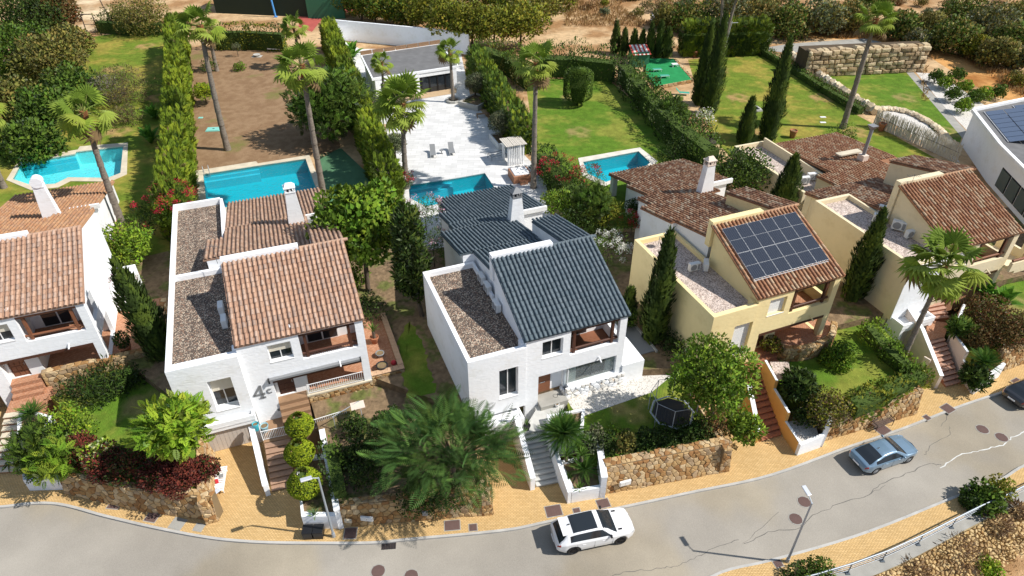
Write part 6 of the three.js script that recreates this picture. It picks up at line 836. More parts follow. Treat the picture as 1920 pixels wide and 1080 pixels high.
  for (const k in groups) { const g = new THREE.BufferGeometry(); g.setAttribute('position', new THREE.Float32BufferAttribute(groups[k].p, 3)); g.setAttribute('normal', new THREE.Float32BufferAttribute(groups[k].n, 3)); // wind each face with its normal
    const p = g.attributes.position, q = g.attributes.normal; for (let i = 0; i < p.count; i += 3) { const a = V().fromBufferAttribute(p, i), b = V().fromBufferAttribute(p, i + 1), c = V().fromBufferAttribute(p, i + 2), f = b.clone().sub(a).cross(c.clone().sub(a)); if (f.dot(V().fromBufferAttribute(q, i)) < 0) { p.setXYZ(i + 1, ...c.toArray()); p.setXYZ(i + 2, ...b.toArray()); const nb = V().fromBufferAttribute(q, i + 1), nc = V().fromBufferAttribute(q, i + 2); q.setXYZ(i + 1, ...nc.toArray()); q.setXYZ(i + 2, ...nb.toArray()); } }
    part(k.split('.')[0], [g], ms[k.split('.')[0]], G); }
  part('underbody', [bx(-Len / 2 + .25, Len / 2 - .3, .2, .62, -W / 2 + .3, W / 2 - .3)], M.black, G);
  for (const wx of wheels) for (const s of [-1, 1]) { const z = s * (W / 2 - .13), wh = thingless('wheel', G, [wx - cw, rw, z]); const tg = new THREE.TorusGeometry(rw - .075, .085, 10, 26); tg.scale(1, 1, 1.35); part('tyre', [tg], M.black, wh); const rg = [new THREE.CylinderGeometry(rw - .11, rw - .11, .1, 24, 1, true).rotateX(Math.PI / 2)]; for (let k = 0; k < 10; k++) { const sp = new THREE.BoxGeometry(.035, rw - .1, .03); sp.translate(0, (rw - .1) / 2, s * .075); sp.rotateZ(k * Math.PI / 5); rg.push(sp); } rg.push(new THREE.CylinderGeometry(.055, .055, .08, 12).rotateX(Math.PI / 2).translate(0, 0, s * .06)); part('rim', rg, o.rim || M.black, wh); part('brake', [new THREE.CylinderGeometry(rw - .12, rw - .12, .02, 20).rotateX(Math.PI / 2)], M.dark, wh); }
  const mx = wind[1] - .42 - cw; for (const s of [-1, 1]) part('mirror', [rbx(.13, .14, .2, mx, lin(shoulder, wind[1] - .4) + .1, s * (W / 2 + .04), .05)], o.mirror || M.black, G);
  for (const s of [-1, 1]) for (const hx of o.handles) part('door_handle', [rbx(.2, .03, .03, hx - cw, .84, s * (W / 2 + .004), .01)], o.handleM || paint, G);
  part('number_plate', [bx(-cw - .085, -cw - .055, .6, .71, -.26, .26)], M.plasticWhite, G);
  for (const s of [-1, 1]) for (const dx of o.doors) part('door_gap', [bx(dx - cw - .006, dx - cw + .006, .36, .92, s * (W / 2 - .012), s * (W / 2 + .003))], M.dark, G);
  if (o.extra) o.extra(G, cw); return G;
}
function thingless(name, parent, pos) { const g = new THREE.Group(); g.name = name; g.position.set(...pos); parent.add(g); return g; }
M.carWhite = new THREE.MeshPhysicalMaterial({ color: C(.78, .78, .78), roughness: .3, clearcoat: 1, clearcoatRoughness: .04 }); M.carBlue = new THREE.MeshPhysicalMaterial({ color: C(.17, .26, .35), roughness: .35, metalness: .3, clearcoat: 1, clearcoatRoughness: .04 }); M.carDark = new THREE.MeshPhysicalMaterial({ color: C(.02, .02, .022), roughness: .3, clearcoat: 1 });
M.lampGlass = new THREE.MeshPhysicalMaterial({ color: C(.5, .52, .55), roughness: .1, clearcoat: 1 }); M.tailRed = new THREE.MeshPhysicalMaterial({ color: C(.3, .01, .012), roughness: .15, clearcoat: 1 });
car('white SUV with black roof glass parked at the kerb', [[1074, 1037], [1162, 1018]], { Len: 4.8, W: 1.95, wr: .68, wheels: [.95, 3.83], rw: .38, paint: M.carWhite, top: [[0, .9], [.1, 1.02], [.28, 1.2], [.62, 1.55], [1.2, 1.64], [2.3, 1.67], [2.8, 1.6], [3.6, 1.14], [4.2, 1.04], [4.6, .92], [4.8, .66]], shoulder: [[0, .98], [1, 1.1], [3, 1.04], [4.8, .92]], glassX: [[.75, 2.15], [2.25, 3.35]], wind: [2.72, 3.58], rear: [.12, .56], pano: [[.95, 2.46]], handles: [1.55, 2.75], doors: [1.15, 2.2, 3.3], extra: (G, cw) => { for (const s of [-1, 1]) part('bonnet_vent', [bx(3.7 - cw, 3.95 - cw, 1.085, 1.115, s * .62 - .05, s * .62 + .05)], M.black, G); part('roof_spoiler', [bx(.36 - cw, .68 - cw, 1.535, 1.57, -.62, .62)], M.carWhite, G); part('antenna', [rbx(.16, .07, .05, .85 - cw, 1.64, 0, .02)], M.black, G); } });
const blueCar = { Len: 4.55, W: 1.82, wr: .62, wheels: [.9, 3.63], rw: .33, paint: M.carBlue, rim: M.steel, mirror: M.carBlue, top: [[0, .78], [.1, .94], [.3, 1.0], [.9, 1.24], [1.5, 1.37], [2.1, 1.4], [2.6, 1.34], [3.3, .97], [4.0, .86], [4.4, .74], [4.55, .56]], shoulder: [[0, .9], [1, .95], [3, .9], [4.55, .76]], glassX: [[.75, 2.05], [2.15, 3.1]], wind: [2.5, 3.28], rear: [.32, 1.28], handles: [1.55, 2.6], doors: [1.2, 2.1, 3.1] };
car('blue-grey hatchback car parked behind the bench', [[1637, 888], [1700, 866]], { ...blueCar, extra: (G, cw) => part('antenna', [rbx(.16, .07, .05, 1.5 - cw, 1.39, 0, .02)], M.black, G) });
car('dark car cut off by the right edge of the photo', [[1920, 768], [1975, 742]], { ...blueCar, paint: M.carDark, mirror: M.carDark });

// ---------- street furniture ----------
const lamp = (label, b, dx, dz) => { const p = at(...b, .12), G = thing('street_lamp', label, 'street lamp', p, 0, 'street lamps'); part('pole', [bar([0, 0, 0], [0, 5.45, 0], .075, .05, 10), bar([0, 0, 0], [0, .35, 0], .11, .1, 10)], M.galv, G); part('arm', [bar([0, 5.42, 0], [dx * .35, 5.62, dz * .35], .03, .03, 6)], M.galv, G); const h = part('lamp_head', [rbx(.62, .09, .26, 0, 0, 0, .03)], M.alu, G); h.position.set(dx * .62, 5.7, dz * .62); h.rotation.y = Math.atan2(-dz, dx); h.rotation.z = .12; };
lamp('street lamp standing on the far pavement beside the railing', [1476, 1053], -.25, -.95); lamp('street lamp beside the white planter with the cone bushes', [626, 1006], -.9, .45);
{ const line = smooth(low(1.92), 1), G = thing('guard_railing', 'grey metal railing with horizontal bars along the far pavement', 'railing'); const pts = []; let acc = 0; for (let i = 1; i < line.length; i++) { acc += Math.hypot(line[i][0] - line[i - 1][0], line[i][1] - line[i - 1][1]); if (acc > 1.95) { pts.push(line[i]); acc = 0; } } const use = pts.filter(p => p[0] > 8 && p[0] < 48);
  for (let i = 0; i < use.length; i++) { const p = use[i], q = use[Math.min(i + 1, use.length - 1)]; part('post', [bar([p[0], -.1, p[1]], [p[0], 1.0, p[1]], .03, .03, 6), bx(p[0] - .12, p[0] + .12, -.02, .09, p[1] - .12, p[1] + .12)], M.galvDark, G); if (q !== p) { part('top_rail', [bar([p[0], 1.02, p[1]], [q[0], 1.02, q[1]], .045, .045, 8)], M.galv, G); for (const y of [.8, .58, .36]) part('bar', [bar([p[0], y, p[1]], [q[0], y, q[1]], .018, .018, 5)], M.galv, G); } } }
const bankY = (px, pz) => { let m = 99; for (const p of slopeTop) m = Math.min(m, Math.hypot(p[0] - px, p[1] - pz)); return -.467 * m; };
function onBank(px, py) { let y = 0, p; for (let i = 0; i < 12; i++) { p = at(px, py, y); y = lerp(y, bankY(p[0], p[2]), .6); } return [p[0], y + .05, p[2]]; }
{ const G = thing('rubble_bank', 'rubble stone bank with dry tufts falling away below the railing', 'stone bank'), a = slopeTop.filter(p => p[0] > 12 && p[0] < 44), o2 = offset(a, -9), p = []; for (let i = 0; i < a.length - 1; i++) { const A = [a[i][0], .02, a[i][1]], B = [a[i + 1][0], .02, a[i + 1][1]], Cc = [o2[i + 1][0], -4.2, o2[i + 1][1]], D = [o2[i][0], -4.2, o2[i][1]]; p.push(...A, ...B, ...Cc, ...A, ...Cc, ...D); } part('core', [tri(p)], M.mortarPale, G);
  const faces = []; for (let i = 0; i < a.length - 1; i += 3) { const j = Math.min(i + 3, a.length - 1), dx = a[j][0] - a[i][0], dz = a[j][1] - a[i][1], L = Math.hypot(dx, dz); const n = [-dz / L, dx / L], s = (o2[i][0] - a[i][0]) * n[0] + (o2[i][1] - a[i][1]) * n[1] > 0 ? 1 : -1; faces.push({ O: [o2[i][0] - dx / L * .5, -4.2, o2[i][1] - dz / L * .5], S: [dx / L, 0, dz / L], U: [-n[0] * s * .906, .423, -n[1] * s * .906], N: [n[0] * s * .423, .906, n[1] * s * .423], w: L * (i ? 1.16 : 1) + .6, h: 9.9 }); } stones(G, faces, { cw: .3, ch: .19, dep: .16, mats: STONEPALE, jit: .46, gap: .84 }); }
{ const L = new Leaves(); for (let i = 0; i < 1500; i++) { const x = rr(13, 42), q = slopeTop.reduce((a, p) => Math.abs(p[0] - x) < Math.abs(a[0] - x) ? p : a), d = rr(.3, 8); if (pn(x * .5, d * .6, 4096, 91) < .5) continue; for (let k = 0; k < 4; k++) { const ox = rr(-.2, .2), oz = rr(-.2, .2); L.put(LF.narrow, V(x + d * .4 + ox, bankY(x + d * .4 + ox, q[1] + d * .9 + oz) + .1, q[1] + d * .9 + oz), V(rr(-.7, .7), 1, rr(-.7, .7)).normalize(), V(rr(-1, 1), .2, rr(-1, 1)).normalize(), rr(.7, 1.5), pick(GREEN.straw)); } } tag(crownMesh('dry_grass', L, scene), 'dry grass growing between the stones of the bank below the railing', 'dry grass', null, 'stuff'); }
struct('lower_ground', [sheet([...offset(slopeTop, -8.9), [90, -40], [90, 40], [-20, 40]], -4.2)], M.straw);
[[1795, 1040, 1.3], [1868, 985, .8], [1712, 1075, .8], [1905, 960, .6]].forEach(([x, y, r], i) => { const p = onBank(x, y), L = new Leaves(), G = thing('dry_bush', 'dry brown tuft on the rubble bank, ' + ['largest', 'upper right', 'lower left', 'at the right edge'][i], 'dry bush', p); L.blob([0, .2, 0], [r, r * .6, r], 420, LF.narrow, [[.22, .14, .07], [.30, .19, .09], [.16, .10, .06]], { inner: .1, out: .9, s: .9 }); crownMesh('twigs', L, G); });
sh('small yellow-green weed low on the rubble bank', 1850, 1072, { y: onBank(1850, 1072)[1], h: .8, r: .7, cols: GREEN.lime, trunk: 0 });
// covers let into road and pavement
const disc = (label, px, y = .004) => { const p = at(...px, 0), G = thing('manhole_cover', label, 'manhole cover', [p[0], 0, p[2]], 0, 'round manhole covers in the road'); part('ring', [new THREE.CylinderGeometry(.44, .44, .012, 28).translate(0, y, 0)], M.concrete, G); part('lid', [new THREE.CylinderGeometry(.38, .38, .02, 28).translate(0, y + .003, 0)], M.cover, G); const rb = []; for (let i = -3; i <= 3; i++) rb.push(bx(-.3, .3, .014, .024, i * .085 - .02, i * .085 + .02)); part('ribs', rb, M.cover, G); };
[[[709, 1071], 'round manhole cover at the bottom edge under the feathery tree shadow'], [[771, 1080], 'round manhole cover cut by the bottom edge'], [[1508, 941], 'round manhole cover just left of the street lamp head'], [[1492, 973], 'round manhole cover left of the street lamp pole'], [[1878, 820], 'round manhole cover beside the white patch in the road'], [[1842, 805], 'round manhole cover at the right above the white patch']].forEach(([p, l]) => disc(l, p));
const plate = (label, px, w, d, turn = .2, m = M.cover) => { const p = at(...px, .12), G = thing('access_cover', label, 'access cover', [p[0], .12, p[2]], turn, 'access covers in the pavement'); part('frame', [bx(-w / 2 - .05, w / 2 + .05, -.02, .006, -d / 2 - .05, d / 2 + .05)], M.concrete, G); part('lid', [bx(-w / 2, w / 2, -.02, .014, -d / 2, d / 2)], m, G); const rb = []; for (let i = 1; i < 6; i++) rb.push(bx(-w / 2 + i * w / 6 - .015, -w / 2 + i * w / 6 + .015, .014, .02, -d / 2 + .05, d / 2 - .05)); part('ribs', rb, m, G); };
[[[215, 946], .7, .6, -.1, 'access cover in the shadow at the left, first'], [[285, 970], .7, .6, -.2, 'access cover in the shadow at the left, second'], [[333, 982], .75, .7, -.25, 'pale square access cover near the wall corner', M.concrete], [[373, 989], .5, .45, -.2, 'small pale access cover below the driveway', M.concrete], [[657, 1000], .7, .7, .05, 'access cover beside the black bin'], [[848, 985], .9, .65, .1, 'reddish access cover below the feathery tree, larger'], [[887, 989], .45, .45, .1, 'small reddish access cover below the feathery tree'], [[1038, 958], .95, .75, .2, 'reddish access cover behind the white car, large'], [[1131, 944], .75, .6, .25, 'reddish access cover at the nose of the white car'], [[1081, 957], .4, .3, .2, 'small access cover behind the white car'], [[1655, 806], .9, .7, .5, 'access cover between the bench and the blue car'], [[1777, 766], .8, .7, .5, 'access cover right of the bench'], [[1738, 783], .4, .4, .5, 'small access cover right of the bench'], [[1908, 716], .7, .6, .5, 'access cover at the right edge'], [[1459, 1057], .45, .4, .3, 'small cover at the foot of the street lamp']].forEach(([p, w, d, t, l, m]) => plate(l, p, w, d, t, m));
{ const p = at(729, 1023, 0), G = thing('drain_grate', 'iron drain grate at the kerb below the feathery tree', 'drain', [p[0], 0, p[2]], .08); part('frame', [bx(-.42, .42, -.05, .01, -.25, .25)], M.dark, G); for (let i = 0; i < 9; i++) part('bar', [bx(-.38 + i * .095 - .02, -.38 + i * .095 + .02, .01, .03, -.22, .22)], M.iron, G); }
// cracks and patches of the road
const crack = (px, w, m, label, name = 'road_crack') => { const line = px.map(p => xz(p[0], p[1], 0)), L = [], Rr = []; const pts = []; for (let i = 0; i < line.length - 1; i++) for (let k = 0; k < 6; k++) { const t = k / 6, a = line[i], b = line[i + 1]; pts.push([lerp(a[0], b[0], t) + rr(-.07, .07), lerp(a[1], b[1], t) + rr(-.07, .07)]); } pts.push(line[line.length - 1]); const o1 = pts.map((p, i) => { const q = pts[Math.min(i + 1, pts.length - 1)], r = pts[Math.max(0, i - 1)], dx = q[0] - r[0], dz = q[1] - r[1], l = Math.hypot(dx, dz) || 1, ww = w * rr(.5, 1.4); return [[p[0] - dz / l * ww, p[1] + dx / l * ww], [p[0] + dz / l * ww, p[1] - dx / l * ww]]; }), a = []; for (let i = 0; i < o1.length - 1; i++) { const [p, q] = o1[i], [r, s] = o1[i + 1]; a.push(p[0], .005, p[1], q[0], .005, q[1], s[0], .005, s[1], p[0], .005, p[1], s[0], .005, s[1], r[0], .005, r[1]); } const g = tri(a); const o = struct(name, [g], m, label); return o; };
crack([[1148, 1078], [1180, 1072], [1240, 1066], [1262, 1062], [1300, 1048], [1345, 1024], [1385, 1012]], .014, M.tar, 'long crack in the road below the white car'); crack([[1395, 1020], [1440, 997], [1500, 990], [1524, 966], [1570, 946], [1628, 928], [1650, 908], [1700, 888], [1745, 869], [1765, 872]], .017, M.tar, 'long crack in the road left of the blue car'); crack([[1735, 854], [1745, 834], [1782, 815], [1780, 800]], .012, M.tar, 'crack in front of the blue car'); crack([[1763, 876], [1800, 854], [1838, 844], [1880, 834], [1900, 818], [1930, 806]], .03, M.chalk, 'white mark along the crack in the road', 'road_mark'); crack([[1764, 800], [1778, 778]], .012, M.tar, 'short crack near the bench'); crack([[1393, 1020], [1460, 960], [1412, 1000]].slice(0, 2), .009, M.tar, 'thin crack across the road'); crack([[1620, 932], [1660, 910]], .009, M.tar, 'side crack near the blue car');
// bench on the pavement
const bench = (label, p, turn, m, iron, s = 1) => { const G = thing('park_bench', label, 'bench', p, turn); for (let i = 0; i < 4; i++) part('seat_slat', [rbx(1.7 * s, .035, .1, 0, .44, -.2 + i * .125, .01)], m, G); for (let i = 0; i < 4; i++) part('back_slat', [rbx(1.7 * s, .09, .03, 0, .55 + i * .115, -.27 - i * .03, .01)], m, G); for (const x of [-.78 * s, .78 * s]) { part('side_frame', [bar([x, 0, .22], [x, .62, .22], .025), bar([x, 0, -.28], [x, .95, -.4], .025), bar([x, .62, .22], [x, .64, -.32], .03), bar([x, .42, .22], [x, .42, -.28], .02)], iron, G); } return G; };
bench('dark wooden bench on the pavement before the stone wall', at(1652, 800, .12), .42, M.greyWoodDark, M.iron); bench('grey bench at the top of the dry garden', at(514, 97, HB), -.05, M.greyWood, M.iron, 1.2);
// black bin, covers on walls
{ const p = at(590, 1004, .12), G = thing('rubbish_bin', 'pair of black bins beside the white planter', 'bin', p, .05); part('body', [frustum(-.32, 0, .5, .55, .02, .58, .62, .62), frustum(.3, 0, .5, .55, .02, .58, .62, .62)], M.black, G); part('lid', [rbx(.6, .06, .64, -.32, .66, 0, .03), rbx(.6, .06, .64, .3, .66, 0, .03)], M.black, G); }
const meter = (label, px, y, w, h, turn, m = M.acWhite) => { const p = at(...px, y), G = thing('meter_box', label, 'meter box', p, turn); part('box', [rbx(w, h, .12, 0, 0, .02, .015)], m, G); part('door', [rbx(w * .86, h * .84, .02, 0, 0, .085, .008)], m, G); part('lock', [bx(-.02, .02, -.02, .02, .095, .105)], M.dark, G); };
meter('white meter box on the low wall under the red shrubs', [146, 906], 1.0, .7, .42, -.15); meter('white box with a dark spot on the low wall', [252, 929], .9, .4, .34, -.25); meter('white meter box on the wall under the feathery tree', [688, 972], .95, .75, .36, -.1); meter('small box on the wall under the feathery tree', [797, 962], 1.0, .35, .35, .02, M.acGrille); meter('small grey plate on the wall under the feathery tree', [653, 976], .8, .45, .25, -.1, M.coping); meter('pale meter box on the golden stone wall', [1172, 905], 1.0, .75, .4, .3); meter('small meter box on the pinkish stair wall', [1737, 677], 1.5, .5, .6, -.98, M.pinkish);
// clothes on a slatted sun bed in the driveway
{ const p = at(414, 905, .12), G = thing('sun_bed', 'slatted sun bed with clothes drying in the garage driveway', 'sun bed', p, R(-78)); part('frame', [bx(-1.0, 1.0, .3, .36, -.36, -.31), bx(-1.0, 1.0, .3, .36, .31, .36)], M.plasticWhite, G); for (let i = 0; i < 12; i++) part('slat', [rbx(.12, .03, .72, -.92 + i * .165, .375, 0, .008)], M.plasticWhite, G); for (const [x, z] of [[-.85, -.3], [-.85, .3], [.85, -.3], [.85, .3]]) part('leg', [bar([x, 0, z], [x, .32, z], .03)], M.plasticWhite, G);
  const bits = [[-.2, -.1, .3, .25, M.grey], [.2, .12, .36, .2, M.red], [.6, -.05, .3, .5, M.plasticWhite], [-.5, .1, .3, .16, M.cloth], [1.02, .1, .35, .5, M.clothBlue]]; bits.forEach(([x, z, w, d, m], i) => tag(part('cloth', [rbx(w, .05, d, p[0] + Math.cos(R(-78)) * x + Math.sin(R(-78)) * z, .535, p[2] - Math.sin(R(-78)) * x + Math.cos(R(-78)) * z, .02, R(-70 + i * 9))], m, scene), ['dark cloth on the sun bed', 'red cloth on the middle of the sun bed', 'white cloth near the foot of the sun bed', 'beige cloth at the head of the sun bed', 'pale blue cloth hanging off the foot of the sun bed'][i], 'cloth')); }
// numbered house: tubs, pots
const tub = (label, px, y, r, h, m, name = 'flower_pot', cat = 'pot') => { const G = thing(name, label, cat, at(...px, y)); part('pot', [potShape(r, h)], m, G); part('soil', [new THREE.CylinderGeometry(r * .82, r * .82, .03, 14).translate(0, h * .86, 0)], M.soil, G); return G; };
tub('tall pale blue tub beside the landing railing', [498, 808], 1.2, .26, .55, M.tubBlue); tub('turquoise watering tub left of the pale blue tub', [482, 806], 1.9, .2, .6, M.teal); tub('round white pot on the brown landing', [540, 783], 1.2, .22, .25, M.plasticWhite);
rosette('potted_plant', 'strap-leaved plant in a white-rimmed pot on the tiled terrace', 'plant', at(703, 642, 2.6), DRACO, 22, { s: .85, pot: .55, potMat: M.clayPot, leafName: 'leaf', e1: .3, stem: .5 }); tub('large round bowl on the tiled terrace', [717, 692], 2.58, .4, .4, M.black); tub('grey bowl on a stand on the tiled terrace', [713, 668], 2.58, .3, .35, M.grey);
solo('ball', [new THREE.SphereGeometry(.2, 16, 12).translate(...at(738, 680, 2.66))], M.red, 'red ball at the edge of the tiled terrace', 'ball');
{ const p = at(238, 660, 2.6), G = thing('potted_shrub', 'shrub in a big terracotta pot on the terrace of the leftmost house', 'plant', p), L = new Leaves(); part('pot', [potShape(.42, .62)], M.clayPot, G); L.blob([0, 1.2, 0], [.5, .65, .5], 500, LF.small, GREEN.deep); crownMesh('crown', L, G); }
{ const G = thing('terrace_awning', 'grey folding parasol lying by the garden wall of the numbered house', 'parasol', at(655, 795, 1.9), .35); part('frame', [bar([-1, 1.0, 0], [.9, 1.25, -.6], .03), bar([-.9, .1, .2], [-.9, 1.0, 0], .03), bar([.9, .1, .2], [.9, 1.25, -.6], .03)], M.steel, G); part('canopy', [rbx(.9, .03, .7, .75, 1.2, -.3, .01)], M.pinkish, G); }
{ const G = thing('garden_railing', 'white railing between the brown landing and the garden', 'railing'); railing(G, [at(588, 806, 1.3), at(652, 786, 1.3)], .9, M.plasticWhite, 'railing', .12); }
// slate house: trampoline, pots
{ const p = at(1257, 788, GT), G = thing('trampoline', 'round black trampoline with safety net posts on the lawn', 'trampoline', p); const r = 1.5, hx = [...Array(8)].map((_, i) => [Math.cos(i * Math.PI / 4 + .2) * r, Math.sin(i * Math.PI / 4 + .2) * r]); part('mat', [new THREE.CylinderGeometry(r * .86, r * .86, .02, 8).translate(0, .78, 0)], M.black, G); part('pad', [new THREE.TorusGeometry(r * .95, .07, 6, 8).rotateX(Math.PI / 2).scale(1, .5, 1).translate(0, .79, 0)], M.galv, G); hx.forEach(([x, z], i) => { if (i % 2) part('leg', [bar([x, 0, z], [x, .78, z], .03)], M.steel, G); part('net_post', [bar([x * 1.03, .75, z * 1.03], [x * 1.03, 2.45, z * 1.03], .025)], M.galv, G); const [x2, z2] = hx[(i + 1) % 8]; part('net_rail', [bar([x * 1.03, 2.45, z * 1.03], [x2 * 1.03, 2.45, z2 * 1.03], .018)], M.galv, G); const net = []; for (let k = 1; k < 6; k++) { const t = k / 6; net.push(bar([lerp(x, x2, t) * 1.03, .78, lerp(z, z2, t) * 1.03], [lerp(x, x2, t) * 1.03, 2.45, lerp(z, z2, t) * 1.03], .005, .005, 3)); } part('net', net, M.black, G); }); }
tub('round white pot by the door of the slate house, upper one', [1041, 748], 2.0, .16, .3, M.plasticWhite); tub('round white pot by the door of the slate house, lower one', [1044, 762], 2.0, .15, .26, M.plasticWhite);
// roof machines
const ac = (label, px, y, turn, s = 1) => { const G = thing('air_conditioner', label, 'air conditioner', at(...px, y), R(turn), 'outdoor air conditioners on the flat roofs'); part('case', [rbx(.86 * s, .62 * s, .34 * s, 0, .42 * s, 0, .02)], M.acWhite, G); part('grille', [new THREE.CylinderGeometry(.25 * s, .25 * s, .02, 20).rotateX(Math.PI / 2).translate(-.12 * s, .42 * s, .175 * s), bx(.2 * s, .38 * s, .2 * s, .64 * s, .165 * s, .185 * s)], M.acGrille, G); for (const x of [-.32, .32]) part('foot', [bx(x * s - .04, x * s + .04, 0, .11 * s, -.17 * s, .17 * s)], M.steel, G); };
ac('upper air conditioner on the flat roof of the numbered house', [417, 586], 7.12, -70); ac('lower air conditioner on the flat roof of the numbered house', [423, 611], 7.12, -70); ac('air conditioner on the flat roof of the slate house, upper one', [903, 530], 7.12, -68); ac('air conditioner on the flat roof of the slate house, middle one', [914, 548], 7.12, -68); ac('air conditioner on the flat roof of the slate house, lowest one', [931, 582], 7.12, -68);
ac('left air conditioner on the flat roof of the yellow house', [1300, 508], 7.12, 20); ac('right air conditioner on the flat roof of the yellow house', [1322, 505], 7.12, 80); ac('air conditioner on the beige house roof, leftmost of four', [1646, 420], 7.12, -30, 1.2); ac('air conditioner on the beige house roof, rearmost of four', [1656, 404], 7.12, -30, 1.2); ac('air conditioner on the beige house roof, second from the right', [1682, 432], 7.12, -30, 1.2); ac('air conditioner on the beige house roof, rightmost of four', [1704, 446], 7.12, 18); ac('left air conditioner behind the dark cypress', [1506, 345], 4.45, 10, 1.1); ac('right air conditioner behind the dark cypress', [1520, 338], 4.45, 10, 1.1);
{ const p = at(1236, 462, 7.12), G = thing('satellite_dish', 'grey satellite dish on the flat roof of the yellow house', 'satellite dish', p, 1.2); const d = new THREE.SphereGeometry(.75, 20, 8, 0, 6.283, 0, .55); d.scale(.72, .6, .72); d.rotateX(1.25); d.translate(0, .95, .0); part('dish', [d], M.alu, G); part('mast', [bar([0, 0, -.1], [0, .9, -.05], .03)], M.steel, G); part('arm', [bar([0, .6, 0], [0, .9, .6], .015)], M.steel, G); }
const antenna = (label, px, y, h) => { const G = thing('tv_antenna', label, 'antenna', at(...px, y)); const a = [bar([0, 0, 0], [0, h, 0], .02, .015, 5), bar([-.5, h - .15, 0], [.5, h - .1, .1], .012, .012, 4)]; for (let i = 0; i < 6; i++) a.push(bar([-.45 + i * .18, h - .14, -.25], [-.45 + i * .18, h - .12, .3], .008, .008, 4)); part('mast', a, M.galvDark, G); };
antenna('thin tv antenna at the ridge corner of the yellow house', [1347, 470], 8.6, 1.7); antenna('tv antenna on the ridge of the beige house', [1688, 398], 8.0, 3.4); antenna('wire antenna behind the ridge of the numbered house', [408, 494], 8.4, 1.6);

// ---------- pool house and terrace ----------
{ const G = thing('pool_house', 'flat-roofed white pool house with glass doors behind the terrace', 'house'), hR = 5.6, Rf = XZ([[676, 104], [826, 82], [860, 123], [697, 147]], hR), c = Rf.reduce((a, p) => [a[0] + p[0] / 4, a[1] + p[1] / 4], [0, 0]), ins = k => Rf.map(p => [lerp(p[0], c[0], k), lerp(p[1], c[1], k)]);
  part('roof', [prism(Rf, hR - .32, hR)], M.white, G); part('membrane', [sheet(ins(.035), hR + .012)], M.roofGrey, G); const w = ins(.06); part('wall', [...wallLine([w[0], w[1], w[2]], -.25, 2.4, hR - .325), ...wallLine([w[3], w[0]], -.25, 2.4, hR - .325)], M.white, G);
  const f = t => [lerp(w[3][0], w[2][0], t), lerp(w[3][1], w[2][1], t)]; part('front_wall', [...wallLine([w[3], f(.06)], -.25, 2.4, hR - .33), ...wallLine([f(.48), f(.53)], -.25, 2.4, hR - .33), ...wallLine([f(.06), f(.96)], -.2, 4.75, hR - .331), ...wallLine([f(.95), w[2]], -.25, 2.4, hR - .33)], M.white, G);
  for (let i = 0; i < 9; i++) { const t0 = .06 + i * .1, t1 = t0 + .098; const d = part('glass_door', [...wallLine([f(t0), f(t0 + .008)], -.08, 2.5, 4.74), ...wallLine([f(t1 - .008), f(t1)], -.08, 2.5, 4.74), ...wallLine([f(t0 + .008), f(t1 - .008)], -.08, 4.66, 4.74)], M.black, G); part('pane', wallLine([f(t0 + .009), f(t1 - .009)], -.03, 2.5, 4.655), M.glass, d); }
  for (let i = 0; i < 7; i++) part('timber_panel', [...wallLine([[lerp(Rf[0][0], Rf[1][0], i / 7 + .004), lerp(Rf[0][1], Rf[1][1], i / 7 + .004)], [lerp(Rf[0][0], Rf[1][0], (i + 1) / 7 - .004), lerp(Rf[0][1], Rf[1][1], (i + 1) / 7 - .004)]], .12, hR + .02, hR + .55)], M.deckWood, G);
  part('floor', [sheet([f(0), f(1), [f(1)[0] + .1, f(1)[1] + 2], [f(0)[0] + .1, f(0)[1] + 2]], 2.53)], M.paleWood, G); }
solo('boundary_wall', wallLine(XZ([[612, 96], [822, 118], [876, 128]], HB).map(p => [p[0], p[1] - 6]), .3, 2, 5.6), M.white, 'long white boundary wall behind the pool house', 'wall');
solo('boundary_wall', wallLine([...XZ([[612, 96]], HB).map(p => [p[0], p[1] - 6]), xz(650, 122, HB)], .3, 2, 5.0), M.white, 'short white wall left of the banana-like plant', 'wall');
const sq = (cx, cz, w, d, t) => [[-w / 2, -d / 2], [w / 2, -d / 2], [w / 2, d / 2], [-w / 2, d / 2]].map(([x, z]) => [cx + x * Math.cos(t) + z * Math.sin(t), cz - x * Math.sin(t) + z * Math.cos(t)]);
{ const p = at(893, 196, HB); planter('upper grey stone planter on the white terrace', sq(p[0], p[2], 3.6, 3.0, 1.0), 2.4, 3.2, M.copingGrey); const q = at(944, 268, HB); planter('lower white planter on the terrace beside the gazebo', sq(q[0], q[2], 2.4, 3.2, .35), 2.4, 3.2, M.whiteSmooth); const s = at(741, 300, HB); planter('square soil bed in the white terrace', sq(s[0], s[2], 2.2, 2.2, .3), 2.4, 2.6, M.whiteSmooth); const r = at(850, 190, HB); planter('small round planter at the foot of the slim palm', [...Array(10)].map((_, i) => [r[0] + Math.cos(i * .628) * 1, r[2] + Math.sin(i * .628) * 1]), 2.4, 2.8, M.copingGrey); }
function lounger(label, p, turn, cloth, group, back = .75) { const G = thing('sun_lounger', label, 'sun lounger', p, turn, group); part('seat', [rbx(.6, .04, 1.25, 0, .36, .28, .015)], cloth, G); const b = part('backrest', [rbx(.6, .04, .8, 0, 0, 0, .015)], cloth, G); b.position.set(0, .36 + .36 * Math.sin(back), -.35 - .38 * Math.cos(back)); b.rotation.x = back; for (const s of [-.32, .32]) part('side_rail', [bar([s, .34, -.35], [s, .34, .92], .022)], M.plasticWhite, G); for (const [x, z] of [[-.3, -.3], [.3, -.3], [-.3, .85], [.3, .85]]) part('leg', [bar([x, 0, z], [x, .35, z], .02)], M.plasticWhite, G); return G; }
